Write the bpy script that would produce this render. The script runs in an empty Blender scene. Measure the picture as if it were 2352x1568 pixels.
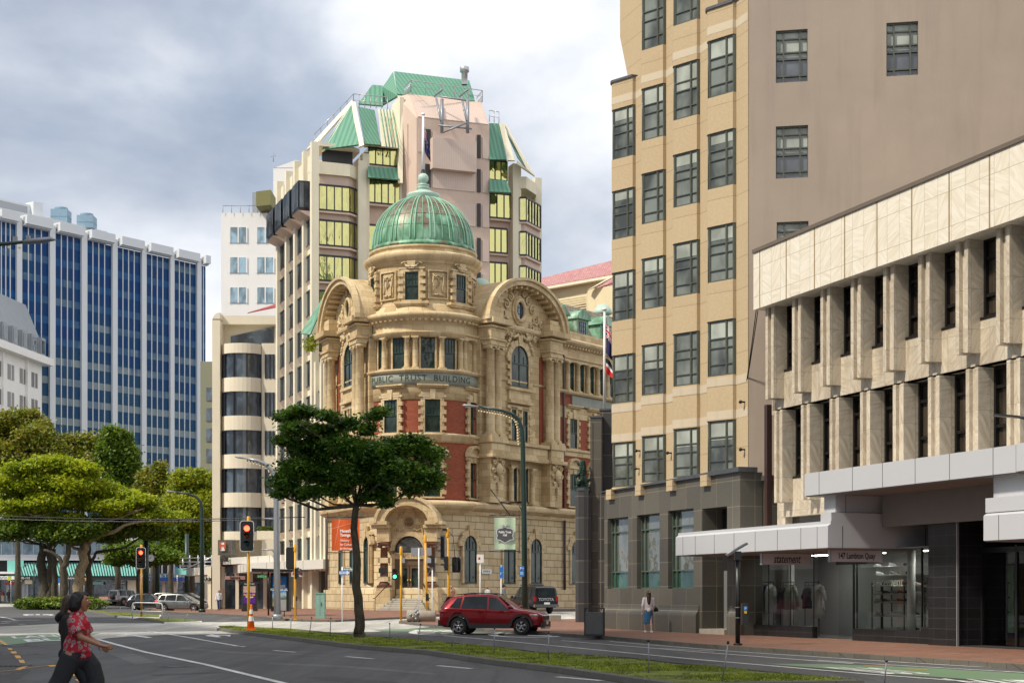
import bpy, bmesh, math, random
import numpy as np
from mathutils import Vector, Matrix, Euler
from mathutils import geometry as mgeo
R = math.radians
F = 3593.5
CX, HY, EYE = 1176.0, 1362.0, 1.62
scene = bpy.context.scene
cd = bpy.data.cameras.new('camera'); cam = bpy.data.objects.new('camera',cd)
scene.collection.objects.link(cam)
cam.location =(0,0,EYE); cam.rotation_euler =(R(90),0,0)
cd.sensor_width = 36; cd.lens = 36*F/2352; cd.shift_y =(HY-784)/2352
cd.clip_start = 0.3; cd.clip_end = 9000
scene.camera = cam
scene.view_settings.view_transform = 'Standard'; scene.view_settings.look = 'None'
scene.view_settings.gamma = 1; scene.view_settings.exposure = 0.58
scene.view_settings.use_curve_mapping = False
scene.cycles.max_bounces = 8; scene.cycles.transparent_max_bounces = 12
SUN_EL, SUN_AZ = 48.0, -120.0
w = bpy.data.worlds.new('World'); scene.world = w; w.use_nodes = True
nt = w.node_tree; nt.nodes.clear()
def N(nt,t,**k):
    n = nt.nodes.new(t)
    for a, b in k.items(): setattr(n,a,b)
    return n
def mathn(nt,op,a,b=None,clamp=False):
    n = N(nt,'ShaderNodeMath',operation=op); n.use_clamp = clamp
    for i, v in enumerate((a,b)):
        if v is None: continue
        if isinstance(v,(int,float)): n.inputs[i].default_value = v
        else: nt.links.new(v,n.inputs[i])
    return n.outputs[0]
def mixc(nt,f,a,b,mode='MIX'):
    n = N(nt,'ShaderNodeMix',data_type='RGBA',blend_type=mode)
    for s, v in((n.inputs[0],f),(n.inputs[6],a),(n.inputs[7],b)):
        if isinstance(v,(int,float)): s.default_value = v
        elif isinstance(v,(tuple,list)): s.default_value = tuple(v)+((1,)if len(v)==3 else())
        else: nt.links.new(v,s)
    return n.outputs[2]
def ramp(nt,f,pts):
    n = N(nt,'ShaderNodeValToRGB'); cr = n.color_ramp
    while len(cr.elements)<len(pts): cr.elements.new(0.5)
    for e,(p,c)in zip(cr.elements,pts):
        e.position = p; e.color = tuple(c)+((1,)if len(c)==3 else())
    nt.links.new(f,n.inputs[0]); return n.outputs[0]
def noise(nt,vec,scale,detail=4,rough=.55,dist=0):
    n = N(nt,'ShaderNodeTexNoise'); n.inputs['Scale'].default_value = scale
    n.inputs['Detail'].default_value = detail; n.inputs['Roughness'].default_value = rough
    n.inputs['Distortion'].default_value = dist
    if vec is not None: nt.links.new(vec,n.inputs['Vector'])
    return n.outputs[0]
def mapping(nt,vec,scale=(1,1,1),loc=(0,0,0),rot=(0,0,0)):
    n = N(nt,'ShaderNodeMapping'); n.inputs['Scale'].default_value = scale
    n.inputs['Location'].default_value = loc; n.inputs['Rotation'].default_value = rot
    nt.links.new(vec,n.inputs['Vector']); return n.outputs[0]
sky = N(nt,'ShaderNodeTexSky',sky_type='NISHITA'); sky.sun_disc = False
sky.sun_elevation = R(SUN_EL); sky.sun_rotation = R(SUN_AZ); sky.altitude = 30; sky.air_density = 1.2; sky.dust_density = 2
tc = N(nt,'ShaderNodeTexCoord')
gv = tc.outputs['Generated']
m1 = mapping(nt,gv,(1.0,1.0,2.1),(0.35,0.1,0.2))
n1 = noise(nt,m1,2.6,9,.50,.25)
m2 = mapping(nt,gv,(1.0,1.0,1.7),(5.2,1.3,2.2))
n2 = noise(nt,m2,5.5,7,.52,.15)
m3 = mapping(nt,gv,(1,1,1.4),(2.1,7.3,.9))
n3 = noise(nt,m3,1.7,3,.5,.2)
mixn = mathn(nt,'ADD',mathn(nt,'MULTIPLY',n1,.5),mathn(nt,'ADD',mathn(nt,'MULTIPLY',n2,.22),mathn(nt,'MULTIPLY',n3,.28)))
sep = N(nt,'ShaderNodeSeparateXYZ'); nt.links.new(gv,sep.inputs[0])
bank = mathn(nt,'MULTIPLY',sep.outputs[0],0.14)
mixn = mathn(nt,'ADD',mixn,bank)
ccol = ramp(nt,mixn,[(.385,(.33,.38,.48)),(.44,(.47,.52,.61)),(.485,(.65,.69,.76)),(.53,(.86,.88,.92)),(.585,(1.0,1.0,1.01))])
cov = N(nt,'ShaderNodeMapRange'); nt.links.new(n1,cov.inputs[0])
cov.inputs[1].default_value = .36; cov.inputs[2].default_value = .46
cloudbg = N(nt,'ShaderNodeBackground'); nt.links.new(ccol,cloudbg.inputs[0]); cloudbg.inputs[1].default_value = .80
skybg = N(nt,'ShaderNodeBackground'); nt.links.new(sky.outputs[0],skybg.inputs[0]); skybg.inputs[1].default_value = .10
ms = N(nt,'ShaderNodeMixShader'); cl = mathn(nt,'ADD',mathn(nt,'MULTIPLY',cov.outputs[0],.22),.78)
nt.links.new(cl,ms.inputs[0]); nt.links.new(skybg.outputs[0],ms.inputs[1]); nt.links.new(cloudbg.outputs[0],ms.inputs[2])
wo = N(nt,'ShaderNodeOutputWorld'); nt.links.new(ms.outputs[0],wo.inputs[0])
sd = bpy.data.lights.new('sun','SUN'); sd.energy = 3.1; sd.angle = R(5); sd.color =(1,.91,.76)
so = bpy.data.objects.new('sun',sd); scene.collection.objects.link(so)
az, el = R(SUN_AZ), R(SUN_EL)
sdir = Vector((math.sin(az)*math.cos(el),math.cos(az)*math.cos(el),math.sin(el)))
so.rotation_euler =(-sdir).to_track_quat('-Z','Y').to_euler()
so.location =(0,0,80)
rnd = random.Random(7)
COL = scene.collection
def PX(u,v,D): return Vector(((u-CX)/F*D,D,EYE+(HY-v)/F*D))
def sstep(t): t = max(0,min(1,t)); return t*t*(3-2*t)
def hgt(x,y): return 0.32*sstep((y-72)/40)*sstep((x+27)/14)
def G(u,v,dz=0.0):
    z = dz
    for _ in range(6):
        D =(EYE-z)*F/(v-HY); x =(u-CX)/F*D
        z = dz+hgt(x,D)
    return Vector((x,D,z))
class MB:
    """collects polygons, becomes one mesh"""
    def __init__(s): s.v =[]; s.f =[]; s.uv =[]; s.sm =[]
    def poly(s,pts,uv=None,smooth=False):
        i = len(s.v); s.v+=[tuple(p)for p in pts]; s.f.append(list(range(i,i+len(pts)))); s.uv.append(uv); s.sm.append(smooth)
    def box(s,x0,x1,y0,y1,z0,z1):
        if x1<x0: x0, x1 = x1, x0
        if y1<y0: y0, y1 = y1, y0
        if z1<z0: z0, z1 = z1, z0
        i = len(s.v)
        s.v+=[(x0,y0,z0),(x1,y0,z0),(x1,y1,z0),(x0,y1,z0),(x0,y0,z1),(x1,y0,z1),(x1,y1,z1),(x0,y1,z1)]
        for q in((0,3,2,1),(4,5,6,7),(0,1,5,4),(1,2,6,5),(2,3,7,6),(3,0,4,7)):
            s.f.append([i+k for k in q]); s.uv.append(None); s.sm.append(False)
        return s
    def obox(s,c,size,rz=0,rx=0,ry=0):
        M = Matrix.Translation(c)@Euler((rx,ry,rz)).to_matrix().to_4x4()
        a, b, d = size[0]/2, size[1]/2, size[2]/2
        i = len(s.v)
        s.v+=[tuple(M@Vector(p))for p in((-a,-b,-d),(a,-b,-d),(a,b,-d),(-a,b,-d),(-a,-b,d),(a,-b,d),(a,b,d),(-a,b,d))]
        for q in((0,3,2,1),(4,5,6,7),(0,1,5,4),(1,2,6,5),(2,3,7,6),(3,0,4,7)):
            s.f.append([i+k for k in q]); s.uv.append(None); s.sm.append(False)
        return s
    def prism(s,pts,z0,z1,caps=True,smooth=False):
        """vertical prism over an xy outline, counter-clockwise"""
        n = len(pts); i = len(s.v)
        s.v+=[(p[0],p[1],z0)for p in pts]+[(p[0],p[1],z1)for p in pts]
        L = 0
        for k in range(n):
            a, b = pts[k], pts[(k+1)%n]; d = math.hypot(b[0]-a[0],b[1]-a[1])
            s.f.append([i+k,i+(k+1)%n,i+n+(k+1)%n,i+n+k]); s.uv.append([(L,z0),(L+d,z0),(L+d,z1),(L,z1)]); s.sm.append(smooth); L+=d
        if caps:
            s.f.append([i+k for k in reversed(range(n))]); s.uv.append(None); s.sm.append(False)
            s.f.append([i+n+k for k in range(n)]); s.uv.append(None); s.sm.append(False)
        return s
    def extrude(s,pts,d):
        """closed polygon pts (3d) pushed along vector d"""
        n = len(pts); i = len(s.v); d = Vector(d)
        s.v+=[tuple(p)for p in pts]+[tuple(Vector(p)+d)for p in pts]
        for k in range(n):
            s.f.append([i+k,i+(k+1)%n,i+n+(k+1)%n,i+n+k]); s.uv.append(None); s.sm.append(False)
        s.f.append([i+k for k in reversed(range(n))]); s.uv.append(None); s.sm.append(False)
        s.f.append([i+n+k for k in range(n)]); s.uv.append(None); s.sm.append(False)
        return s
    def xz(s,pts,y0,y1):
        """outline in the local xz plane with thickness in y"""
        return s.extrude([(p[0],y0,p[1])for p in pts],(0,y1-y0,0))
    def lathe(s,prof,c=(0,0,0),n=32,a0=0,a1=360,smooth=True,ru=None,cap=False):
        full = abs(a1-a0)>=359.9; m = n if full else n+1; i = len(s.v)
        for(r,z)in prof:
            for k in range(m):
                a = R(a0+(a1-a0)*k/n); s.v.append((c[0]+r*math.cos(a),c[1]+r*math.sin(a),c[2]+z))
        ru = ru or max(p[0]for p in prof)
        for j in range(len(prof)-1):
            for k in range(n):
                k2 =(k+1)%m if full else k+1
                s.f.append([i+j*m+k,i+j*m+k2,i+(j+1)*m+k2,i+(j+1)*m+k])
                ua, ub = R((a1-a0)*k/n)*ru, R((a1-a0)*(k+1)/n)*ru
                s.uv.append([(ua,prof[j][1]),(ub,prof[j][1]),(ub,prof[j+1][1]),(ua,prof[j+1][1])]); s.sm.append(smooth)
        if cap and full:
            s.f.append([i+k for k in reversed(range(m))]); s.uv.append(None); s.sm.append(False)
            s.f.append([i+(len(prof)-1)*m+k for k in range(m)]); s.uv.append(None); s.sm.append(False)
        return s
    def tube(s,path,rad,n=8,caps=True,sc=(1,1)):
        P =[Vector(p)for p in path]; rs = rad if isinstance(rad,(list,tuple))else[rad]*len(P)
        i = len(s.v); up = None
        for k, p in enumerate(P):
            d =(P[min(k+1,len(P)-1)]-P[max(k-1,0)]).normalized()
            if up is None: up = Vector((0,0,1))if abs(d.z)<.9 else Vector((1,0,0))
            a = d.cross(up)
            if a.length<1e-5: a = d.orthogonal()
            a.normalize(); b = a.cross(d).normalized(); up = b
            for q in range(n):
                t = 2*math.pi*q/n; s.v.append(tuple(p+(a*math.cos(t)*sc[0]+b*math.sin(t)*sc[1])*rs[k]))
        for k in range(len(P)-1):
            for q in range(n):
                q2 =(q+1)%n
                s.f.append([i+k*n+q,i+k*n+q2,i+(k+1)*n+q2,i+(k+1)*n+q]); s.uv.append(None); s.sm.append(True)
        if caps:
            s.f.append([i+q for q in reversed(range(n))]); s.uv.append(None); s.sm.append(False)
            s.f.append([i+(len(P)-1)*n+q for q in range(n)]); s.uv.append(None); s.sm.append(False)
        return s
    def cyl(s,c,r,z0,z1,n=16,r2=None):
        r2 = r if r2 is None else r2
        return s.lathe([(r,z0),(r2,z1)],(c[0],c[1],0),n,cap=True)
    def ball(s,c,r,n=12,sc=(1,1,1)):
        i = len(s.v); m = n; h = n//2
        for j in range(h+1):
            t = math.pi*j/h
            for k in range(m):
                a = 2*math.pi*k/m
                s.v.append((c[0]+r*sc[0]*math.sin(t)*math.cos(a),c[1]+r*sc[1]*math.sin(t)*math.sin(a),c[2]-r*sc[2]*math.cos(t)))
        for j in range(h):
            for k in range(m):
                s.f.append([i+j*m+k,i+j*m+(k+1)%m,i+(j+1)*m+(k+1)%m,i+(j+1)*m+k]); s.uv.append(None); s.sm.append(True)
        return s
    def xf(s,M,start=0):
        for k in range(start,len(s.v)): s.v[k] = tuple(M@Vector(s.v[k]))
        return s
    def build(s,name,mat,parent=None,loc=None,uvm=True):
        me = bpy.data.meshes.new(name); me.from_pydata(s.v,[],s.f); me.materials.append(mat)
        me.polygons.foreach_set('use_smooth',s.sm)
        if uvm:
            uvl = me.uv_layers.new(name='UVMap'); data = np.zeros((len(me.loops),2),dtype=np.float32)
            li = 0; V = s.v
            for fi, f in enumerate(s.f):
                u = s.uv[fi]; n = len(f)
                if u is None:
                    a, b, c = Vector(V[f[0]]), Vector(V[f[1]]), Vector(V[f[2]])
                    nn =(b-a).cross(c-a)
                    if nn.length<1e-9 and n>3: nn =(c-a).cross(Vector(V[f[3]])-a)
                    nn = nn.normalized()if nn.length>1e-12 else Vector((0,0,1))
                    if abs(nn.z)>.75:
                        for k in range(n): data[li+k] = V[f[k]][0], V[f[k]][1]
                    else:
                        t = Vector((-nn.y,nn.x,0)).normalized()
                        for k in range(n):
                            p = V[f[k]]; data[li+k] = p[0]*t.x+p[1]*t.y, p[2]
                else:
                    for k in range(n): data[li+k] = u[k]
                li+=n
            uvl.data.foreach_set('uv',data.ravel())
        me.update(); o = bpy.data.objects.new(name,me); COL.objects.link(o)
        if parent is not None: o.parent = parent
        if loc is not None: o.location = loc
        return o
def rebuild_smooth(o,ang=35):
    """smooth shading that keeps hard edges"""
    me = o.data; bm = bmesh.new(); bm.from_mesh(me); bmesh.ops.remove_doubles(bm,verts=bm.verts,dist=1e-4)
    for e in bm.edges:
        if len(e.link_faces)==2: e.smooth = e.calc_face_angle(0)<R(ang)
    for f in bm.faces: f.smooth = True
    bm.to_mesh(me); bm.free(); return o
def tag(o,label=None,cat=None,group=None,kind=None):
    if label: o['label'] = label
    if cat: o['category'] = cat
    if group: o['group'] = group
    if kind: o['kind'] = kind
    return o
def thing(name,loc,rz=0,label=None,cat=None,group=None):
    o = bpy.data.objects.new(name,None); COL.objects.link(o); o.location = loc; o.rotation_euler =(0,0,rz)
    o.empty_display_size = .2
    return tag(o,label,cat,group)
def copy_tree(o,parent=None):
    c = o.copy(); COL.objects.link(c)
    if parent is not None: c.parent = parent
    for ch in list(o.children): copy_tree(ch,c)
    return c
def place(o,loc,rz=0,label=None,group=None):
    o.location = loc; o.rotation_euler =(0,0,rz)
    return tag(o,label,None,group)
class Frame:
    """upright local frame: x along a facade, y into the building; turns picture columns/rows into local metres"""
    def __init__(s,O,ex):
        s.O = Vector((O[0],O[1],O[2]if len(O)>2 else 0)); e = Vector((ex[0],ex[1])).normalized()
        s.ex = e; s.ey = Vector((-e.y,e.x)); s.rz = math.atan2(e.y,e.x)
    def x(s,u,y=0):
        k =(u-CX)/F
        return(k*(s.O.y+y*s.ey.y)-s.O.x-y*s.ey.x)/(s.ex.x-k*s.ex.y)
    def D(s,x,y=0): return s.O.y+x*s.ex.y+y*s.ey.y
    def z(s,v,x,y=0): return EYE+(HY-v)/F*s.D(x,y)-s.O.z
    def W(s,x,y,z): return Vector((s.O.x+x*s.ex.x+y*s.ey.x,s.O.y+x*s.ex.y+y*s.ey.y,s.O.z+z))
    def loc(s,P): d = Vector((P[0]-s.O.x,P[1]-s.O.y)); return Vector((d.dot(s.ex),d.dot(s.ey),P[2]-s.O.z))
    def y(s,u,x):
        """depth y at which local x shows in column u"""
        k =(u-CX)/F
        return(s.O.x+x*s.ex.x-k*(s.O.y+x*s.ex.y))/(k*s.ey.y-s.ey.x)
def arc(cx,cz,r,a0,a1,n=16,rz=None):
    rz = rz or r
    return[(cx+r*math.cos(R(a0+(a1-a0)*k/n)),cz+rz*math.sin(R(a0+(a1-a0)*k/n)))for k in range(n+1)]
def text_mesh(txt,size,name,mat,parent,M,ext=.01,bend=None,sx=1.0,align='CENTER',shear=0,bold=0,spacing=1,alignv='CENTER'):
    cu = bpy.data.curves.new(name,'FONT'); cu.body = txt; cu.size = size; cu.extrude = ext; cu.align_x = align; cu.align_y = alignv
    cu.shear = shear; cu.offset = bold; cu.space_character = spacing; cu.resolution_u = 3
    to = bpy.data.objects.new(name,cu); COL.objects.link(to)
    dg = bpy.context.evaluated_depsgraph_get(); me = bpy.data.meshes.new_from_object(to.evaluated_get(dg))
    bpy.data.objects.remove(to); me.name = name
    co = np.empty(len(me.vertices)*3,dtype=np.float32); me.vertices.foreach_get('co',co); co = co.reshape(-1,3)
    out =[]
    for x, y, z in co:
        x*=sx
        if bend:
            r, a = bend; t = R(a)+x/r; out.append((math.cos(t)*(r+z),math.sin(t)*(r+z),y))
        else: out.append((x,-z,y))
    if not bend:
        out =[tuple(M@Vector(p))for p in out]
    else: out =[tuple(Vector(p)+M.translation)for p in out]
    me.vertices.foreach_set('co',np.array(out,dtype=np.float32).ravel()); me.update()
    me.materials.clear(); me.materials.append(mat)
    o = bpy.data.objects.new(name,me); COL.objects.link(o)
    if parent is not None: o.parent = parent
    return o
def TM(x,y,z,rz=0,rx=0): return Matrix.Translation((x,y,z))@Euler((rx,0,rz)).to_matrix().to_4x4()
MATS ={}
def newmat(name):
    m = bpy.data.materials.new(name); m.use_nodes = True; n = m.node_tree; n.nodes.clear()
    o = N(n,'ShaderNodeOutputMaterial'); b = N(n,'ShaderNodeBsdfPrincipled'); n.links.new(b.outputs[0],o.inputs[0])
    MATS[name] = m; return m, n, b, o
def sockset(n,s,v):
    if isinstance(v,(int,float)): s.default_value = v
    elif isinstance(v,(tuple,list)): s.default_value = tuple(v)+((1,)if len(v)==3 and s.type=='RGBA' else())
    else: n.links.new(v,s)
def bump(n,b,h,strength=.3,dist=.02):
    bp = N(n,'ShaderNodeBump'); bp.inputs['Strength'].default_value = strength; bp.inputs['Distance'].default_value = dist
    n.links.new(h,bp.inputs['Height']); n.links.new(bp.outputs[0],b.inputs['Normal'])
def uvout(n): return N(n,'ShaderNodeTexCoord').outputs['UV']
def objout(n): return N(n,'ShaderNodeTexCoord').outputs['Object']
def plain(name,col,rough=.6,metal=0,var=.12,scale=3,bumps=0,emit=None,spec=.5,coat=0):
    m, n, b, o = newmat(name)
    if var:
        t = noise(n,objout(n),scale,5,.6)
        c = mixc(n,t,tuple(max(0,x*(1-var))for x in col),tuple(min(1,x*(1+var))for x in col))
        n.links.new(c,b.inputs['Base Color'])
        if bumps: bump(n,b,noise(n,objout(n),scale*8,4,.6),bumps,.01)
    else: b.inputs['Base Color'].default_value =(*col,1)
    b.inputs['Roughness'].default_value = rough; b.inputs['Metallic'].default_value = metal
    b.inputs['Specular IOR Level'].default_value = spec; b.inputs['Coat Weight'].default_value = coat
    if emit: b.inputs['Emission Color'].default_value =(*col,1); b.inputs['Emission Strength'].default_value = emit
    return m
def masonry(name,c1,c2,mortar,bw,bh,ms=.01,offset=.5,rough=.8,bstr=.4,stain=.35,staincol=(.10,.08,.06),var2=None,squash=1,stainscale=.5):
    m, n, b, o = newmat(name); uv = uvout(n)
    br = N(n,'ShaderNodeTexBrick'); br.offset = offset; n.links.new(uv,br.inputs['Vector'])
    br.inputs['Scale'].default_value = 1; br.inputs['Brick Width'].default_value = bw; br.inputs['Row Height'].default_value = bh
    br.inputs['Mortar Size'].default_value = ms; br.inputs['Mortar Smooth'].default_value = .1; br.inputs['Bias'].default_value = 0
    for s, c in(('Color1',c1),('Color2',c2),('Mortar',mortar)): br.inputs[s].default_value =(*c,1)
    c = br.outputs[0]
    t = noise(n,mapping(n,uv,(1.2,.5,1)),stainscale*1.6,6,.65,.4)
    st = N(n,'ShaderNodeMapRange'); n.links.new(t,st.inputs[0]); st.inputs[1].default_value = .50; st.inputs[2].default_value = .78; st.inputs[4].default_value = stain
    c = mixc(n,st.outputs[0],c,staincol)
    t2 = noise(n,uv,9,5,.7); c = mixc(n,.22,c,ramp(n,t2,[(.3,(.35,)*3),(.7,(.75,)*3)]),'OVERLAY')
    n.links.new(c,b.inputs['Base Color']); b.inputs['Roughness'].default_value = rough
    hh = mathn(n,'ADD',mathn(n,'MULTIPLY',br.outputs['Fac'],-1),mathn(n,'MULTIPLY',t2,.35))
    bump(n,b,hh,bstr,.02)
    return m
def render_wall(name,col,col2,rough=.85,crack=True,streak=.25,bs=.15):
    m, n, b, o = newmat(name); uv = uvout(n)
    a = noise(n,uv,.35,6,.62,.3); c = mixc(n,ramp(n,a,[(.35,(0,)*3),(.65,(1,)*3)]),col,col2)
    s = noise(n,mapping(n,uv,(1.4,.12,1)),1.3,6,.65)
    sr = N(n,'ShaderNodeMapRange'); n.links.new(s,sr.inputs[0]); sr.inputs[1].default_value = .5; sr.inputs[2].default_value = .8; sr.inputs[4].default_value = streak
    c = mixc(n,sr.outputs[0],c,tuple(x*.45 for x in col))
    n.links.new(c,b.inputs['Base Color']); b.inputs['Roughness'].default_value = rough
    h = noise(n,uv,14,5,.6)
    if crack:
        v = N(n,'ShaderNodeTexVoronoi',feature='DISTANCE_TO_EDGE'); n.links.new(mapping(n,uv,(.35,.22,1)),v.inputs['Vector']); v.inputs['Scale'].default_value = 1
        nz = noise(n,uv,1.2,6,.7)
        ln = N(n,'ShaderNodeMapRange'); n.links.new(mathn(n,'ADD',v.outputs['Distance'],mathn(n,'MULTIPLY',nz,.03)),ln.inputs[0]); ln.inputs[1].default_value = .012; ln.inputs[2].default_value = .03
        h = mathn(n,'ADD',mathn(n,'MULTIPLY',h,.4),mathn(n,'MULTIPLY',ln.outputs[0],.12))
    bump(n,b,h,bs,.02)
    return m
def glass_dark(name,col=(.02,.025,.03),rough=.04,tint=.5,wob=.02,metal=0.0,spec=.8,scale=.8):
    """window glass over a dim room: mostly reflection, slightly wavy"""
    m, n, b, o = newmat(name); oc = objout(n)
    t = noise(n,mapping(n,oc,(1,1,.6)),scale,3,.5)
    c = mixc(n,ramp(n,t,[(.40,(0,)*3),(.6,(1,)*3)]),col,tuple(min(1,x*(1+tint*3))for x in col))
    n.links.new(c,b.inputs['Base Color']); b.inputs['Roughness'].default_value = rough; b.inputs['Metallic'].default_value = metal
    b.inputs['Specular IOR Level'].default_value = spec; b.inputs['IOR'].default_value = 1.55
    bump(n,b,noise(n,oc,1.1,2,.4),wob*3,.3)
    return m
def glass_clear(name,tint=(.8,.88,.85),base=.06):
    m, n, b, o = newmat(name)
    g = N(n,'ShaderNodeBsdfGlossy'); g.inputs['Roughness'].default_value = .01
    t = N(n,'ShaderNodeBsdfTransparent'); t.inputs[0].default_value =(*tint,1)
    fr = N(n,'ShaderNodeFresnel'); fr.inputs[0].default_value = 1.5
    f = mathn(n,'ADD',mathn(n,'MULTIPLY',fr.outputs[0],.9),base,True)
    mx = N(n,'ShaderNodeMixShader'); n.links.new(f,mx.inputs[0]); n.links.new(t.outputs[0],mx.inputs[1]); n.links.new(g.outputs[0],mx.inputs[2])
    n.links.new(mx.outputs[0],o.inputs[0]); return m
def leafmat(name,c1,c2,c3=None,trans=.35,rough=.5):
    m, n, b, o = newmat(name); oc = objout(n)
    wn = N(n,'ShaderNodeTexWhiteNoise'); wn.noise_dimensions = '3D'
    mv = mapping(n,oc,(3,3,3)); fl = N(n,'ShaderNodeVectorMath',operation='FLOOR'); n.links.new(mv,fl.inputs[0]); n.links.new(fl.outputs[0],wn.inputs[0])
    a = noise(n,oc,.45,4,.6)
    f = mathn(n,'ADD',mathn(n,'MULTIPLY',wn.outputs[0],.45),mathn(n,'MULTIPLY',a,.6))
    pts =[(.25,c1),(.75,c2)]if c3 is None else[(.22,c1),(.5,c2),(.78,c3)]
    c = ramp(n,f,pts); n.links.new(c,b.inputs['Base Color']); b.inputs['Roughness'].default_value = rough
    tr = N(n,'ShaderNodeBsdfTranslucent'); n.links.new(mixc(n,1,c,(1,1,.5),'MULTIPLY'),tr.inputs[0])
    mx = N(n,'ShaderNodeMixShader'); mx.inputs[0].default_value = trans
    n.links.new(b.outputs[0],mx.inputs[1]); n.links.new(tr.outputs[0],mx.inputs[2]); n.links.new(mx.outputs[0],o.inputs[0])
    return m
M_black = plain('black_paint',(.012,.012,.013),.35,var=0)
M_dark = plain('dark_metal',(.03,.032,.035),.4,.3,.15)
M_white = plain('white_paint',(.78,.78,.76),.5,var=.05)
M_alu = plain('aluminium_grey',(.45,.46,.48),.35,.6,.08)
M_yel = plain('yellow_pole',(.72,.36,.015),.45,var=.08,scale=6)
M_green = plain('dark_green_paint',(.012,.035,.028),.4,var=.2)
M_rubber = plain('rubber',(.018,.018,.018),.8,var=.2)
M_galv = plain('galvanised',(.30,.32,.35),.45,.5,.15,scale=8)
M_chrome = plain('chrome',(.7,.7,.7),.12,1,var=0)
def asphalt(name,c1,c2,scale=1.0,patch=True):
    m, n, b, o = newmat(name); oc = objout(n)
    big = noise(n,mapping(n,oc,(.10,.10,1)),1.0,6,.6,.6)
    c = mixc(n,ramp(n,big,[(.38,(0,)*3),(.62,(1,)*3)]),c1,c2)
    st = noise(n,mapping(n,oc,(.9,.045,1),rot=(0,0,R(-30))),1.6,6,.65,.2)
    c = mixc(n,mathn(n,'MULTIPLY',ramp(n,st,[(.46,(0,)*3),(.66,(1,)*3)]),.65),c,tuple(x*.55 for x in c1))
    lt = noise(n,mapping(n,oc,(.7,.06,1),rot=(0,0,R(-60)),loc=(9,3,1)),1.3,5,.6)
    c = mixc(n,mathn(n,'MULTIPLY',ramp(n,lt,[(.55,(0,)*3),(.75,(1,)*3)]),.5),c,tuple(min(1,x*1.6)for x in c2))
    sp = noise(n,oc,28,3,.7)
    c = mixc(n,.75,c,ramp(n,sp,[(.3,(.28,)*3),(.7,(.76,)*3)]),'OVERLAY')
    v = N(n,'ShaderNodeTexVoronoi',feature='DISTANCE_TO_EDGE'); n.links.new(mapping(n,oc,(.16,.09,1)),v.inputs['Vector'])
    v.inputs['Scale'].default_value = 1
    ck = mathn(n,'ADD',v.outputs['Distance'],mathn(n,'MULTIPLY',noise(n,oc,1.5,6,.7),.05))
    ckm = ramp(n,ck,[(.028,(.35,)*3),(.034,(1,)*3)])
    if patch: c = mixc(n,.5,c,ckm,'MULTIPLY')
    n.links.new(c,b.inputs['Base Color']); b.inputs['Roughness'].default_value = .82
    bump(n,b,noise(n,oc,60,3,.7),.25,.01)
    return m
M_asph = asphalt('asphalt',(.062,.062,.065),(.088,.088,.09))
M_asph2 = asphalt('asphalt_far',(.07,.07,.07),(.10,.10,.095))
M_conc = asphalt('light_concrete_road',(.36,.35,.32),(.45,.435,.40),patch=False)
def roadpaint(name,col,wear=.35):
    m, n, b, o = newmat(name); oc = objout(n)
    t = noise(n,oc,9,6,.75); t2 = noise(n,oc,1.2,3,.6)
    f = ramp(n,mathn(n,'ADD',mathn(n,'MULTIPLY',t,.6),mathn(n,'MULTIPLY',t2,.4)),[(.50-wear*.16,(0,)*3),(.60,(1,)*3)])
    c = mixc(n,mathn(n,'MULTIPLY',f,wear*1.6,True),col,(.16,.16,.155)); n.links.new(c,b.inputs['Base Color']); b.inputs['Roughness'].default_value = .6
    return m
M_rw = roadpaint('road_white',(.74,.74,.72)); M_ry = roadpaint('road_yellow',(.75,.36,.02)); M_rg = roadpaint('road_green',(.11,.23,.10),.45)
M_kerb = masonry('kerb_concrete',(.10,.095,.08),(.13,.12,.10),(.04,.04,.03),1.2,.6,.01,0,.85,.3,.6,(.07,.06,.045))
M_kerbw = plain('kerb_white',(.70,.70,.67),.7,var=.1)
def paving(name,c1,c2):
    m, n, b, o = newmat(name); oc = objout(n)
    br = N(n,'ShaderNodeTexBrick'); n.links.new(mapping(n,oc,(1,1,1),rot=(0,0,R(20))),br.inputs['Vector'])
    br.inputs['Scale'].default_value = 1; br.inputs['Brick Width'].default_value = .23; br.inputs['Row Height'].default_value = .115
    br.inputs['Mortar Size'].default_value = .006; br.inputs['Color1'].default_value =(*c1,1); br.inputs['Color2'].default_value =(*c2,1)
    br.inputs['Mortar'].default_value =(.12,.07,.05,1)
    t = noise(n,oc,.5,6,.65,.4); c = mixc(n,mathn(n,'MULTIPLY',ramp(n,t,[(.45,(0,)*3),(.7,(1,)*3)]),.55),br.outputs[0],(.10,.075,.06))
    t2 = noise(n,oc,3,5,.7); c = mixc(n,.5,c,ramp(n,t2,[(.3,(.34,)*3),(.7,(.66,)*3)]),'OVERLAY')
    n.links.new(c,b.inputs['Base Color']); b.inputs['Roughness'].default_value = .75
    bump(n,b,br.outputs['Fac'],-.2,.01)
    return m
M_pave = paving('brick_paving',(.19,.085,.052),(.27,.13,.082))
M_earth = plain('earth',(.09,.07,.045),.95,var=.4,scale=6,bumps=.5)
def xy(p): return(p[0],p[1])
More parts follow.
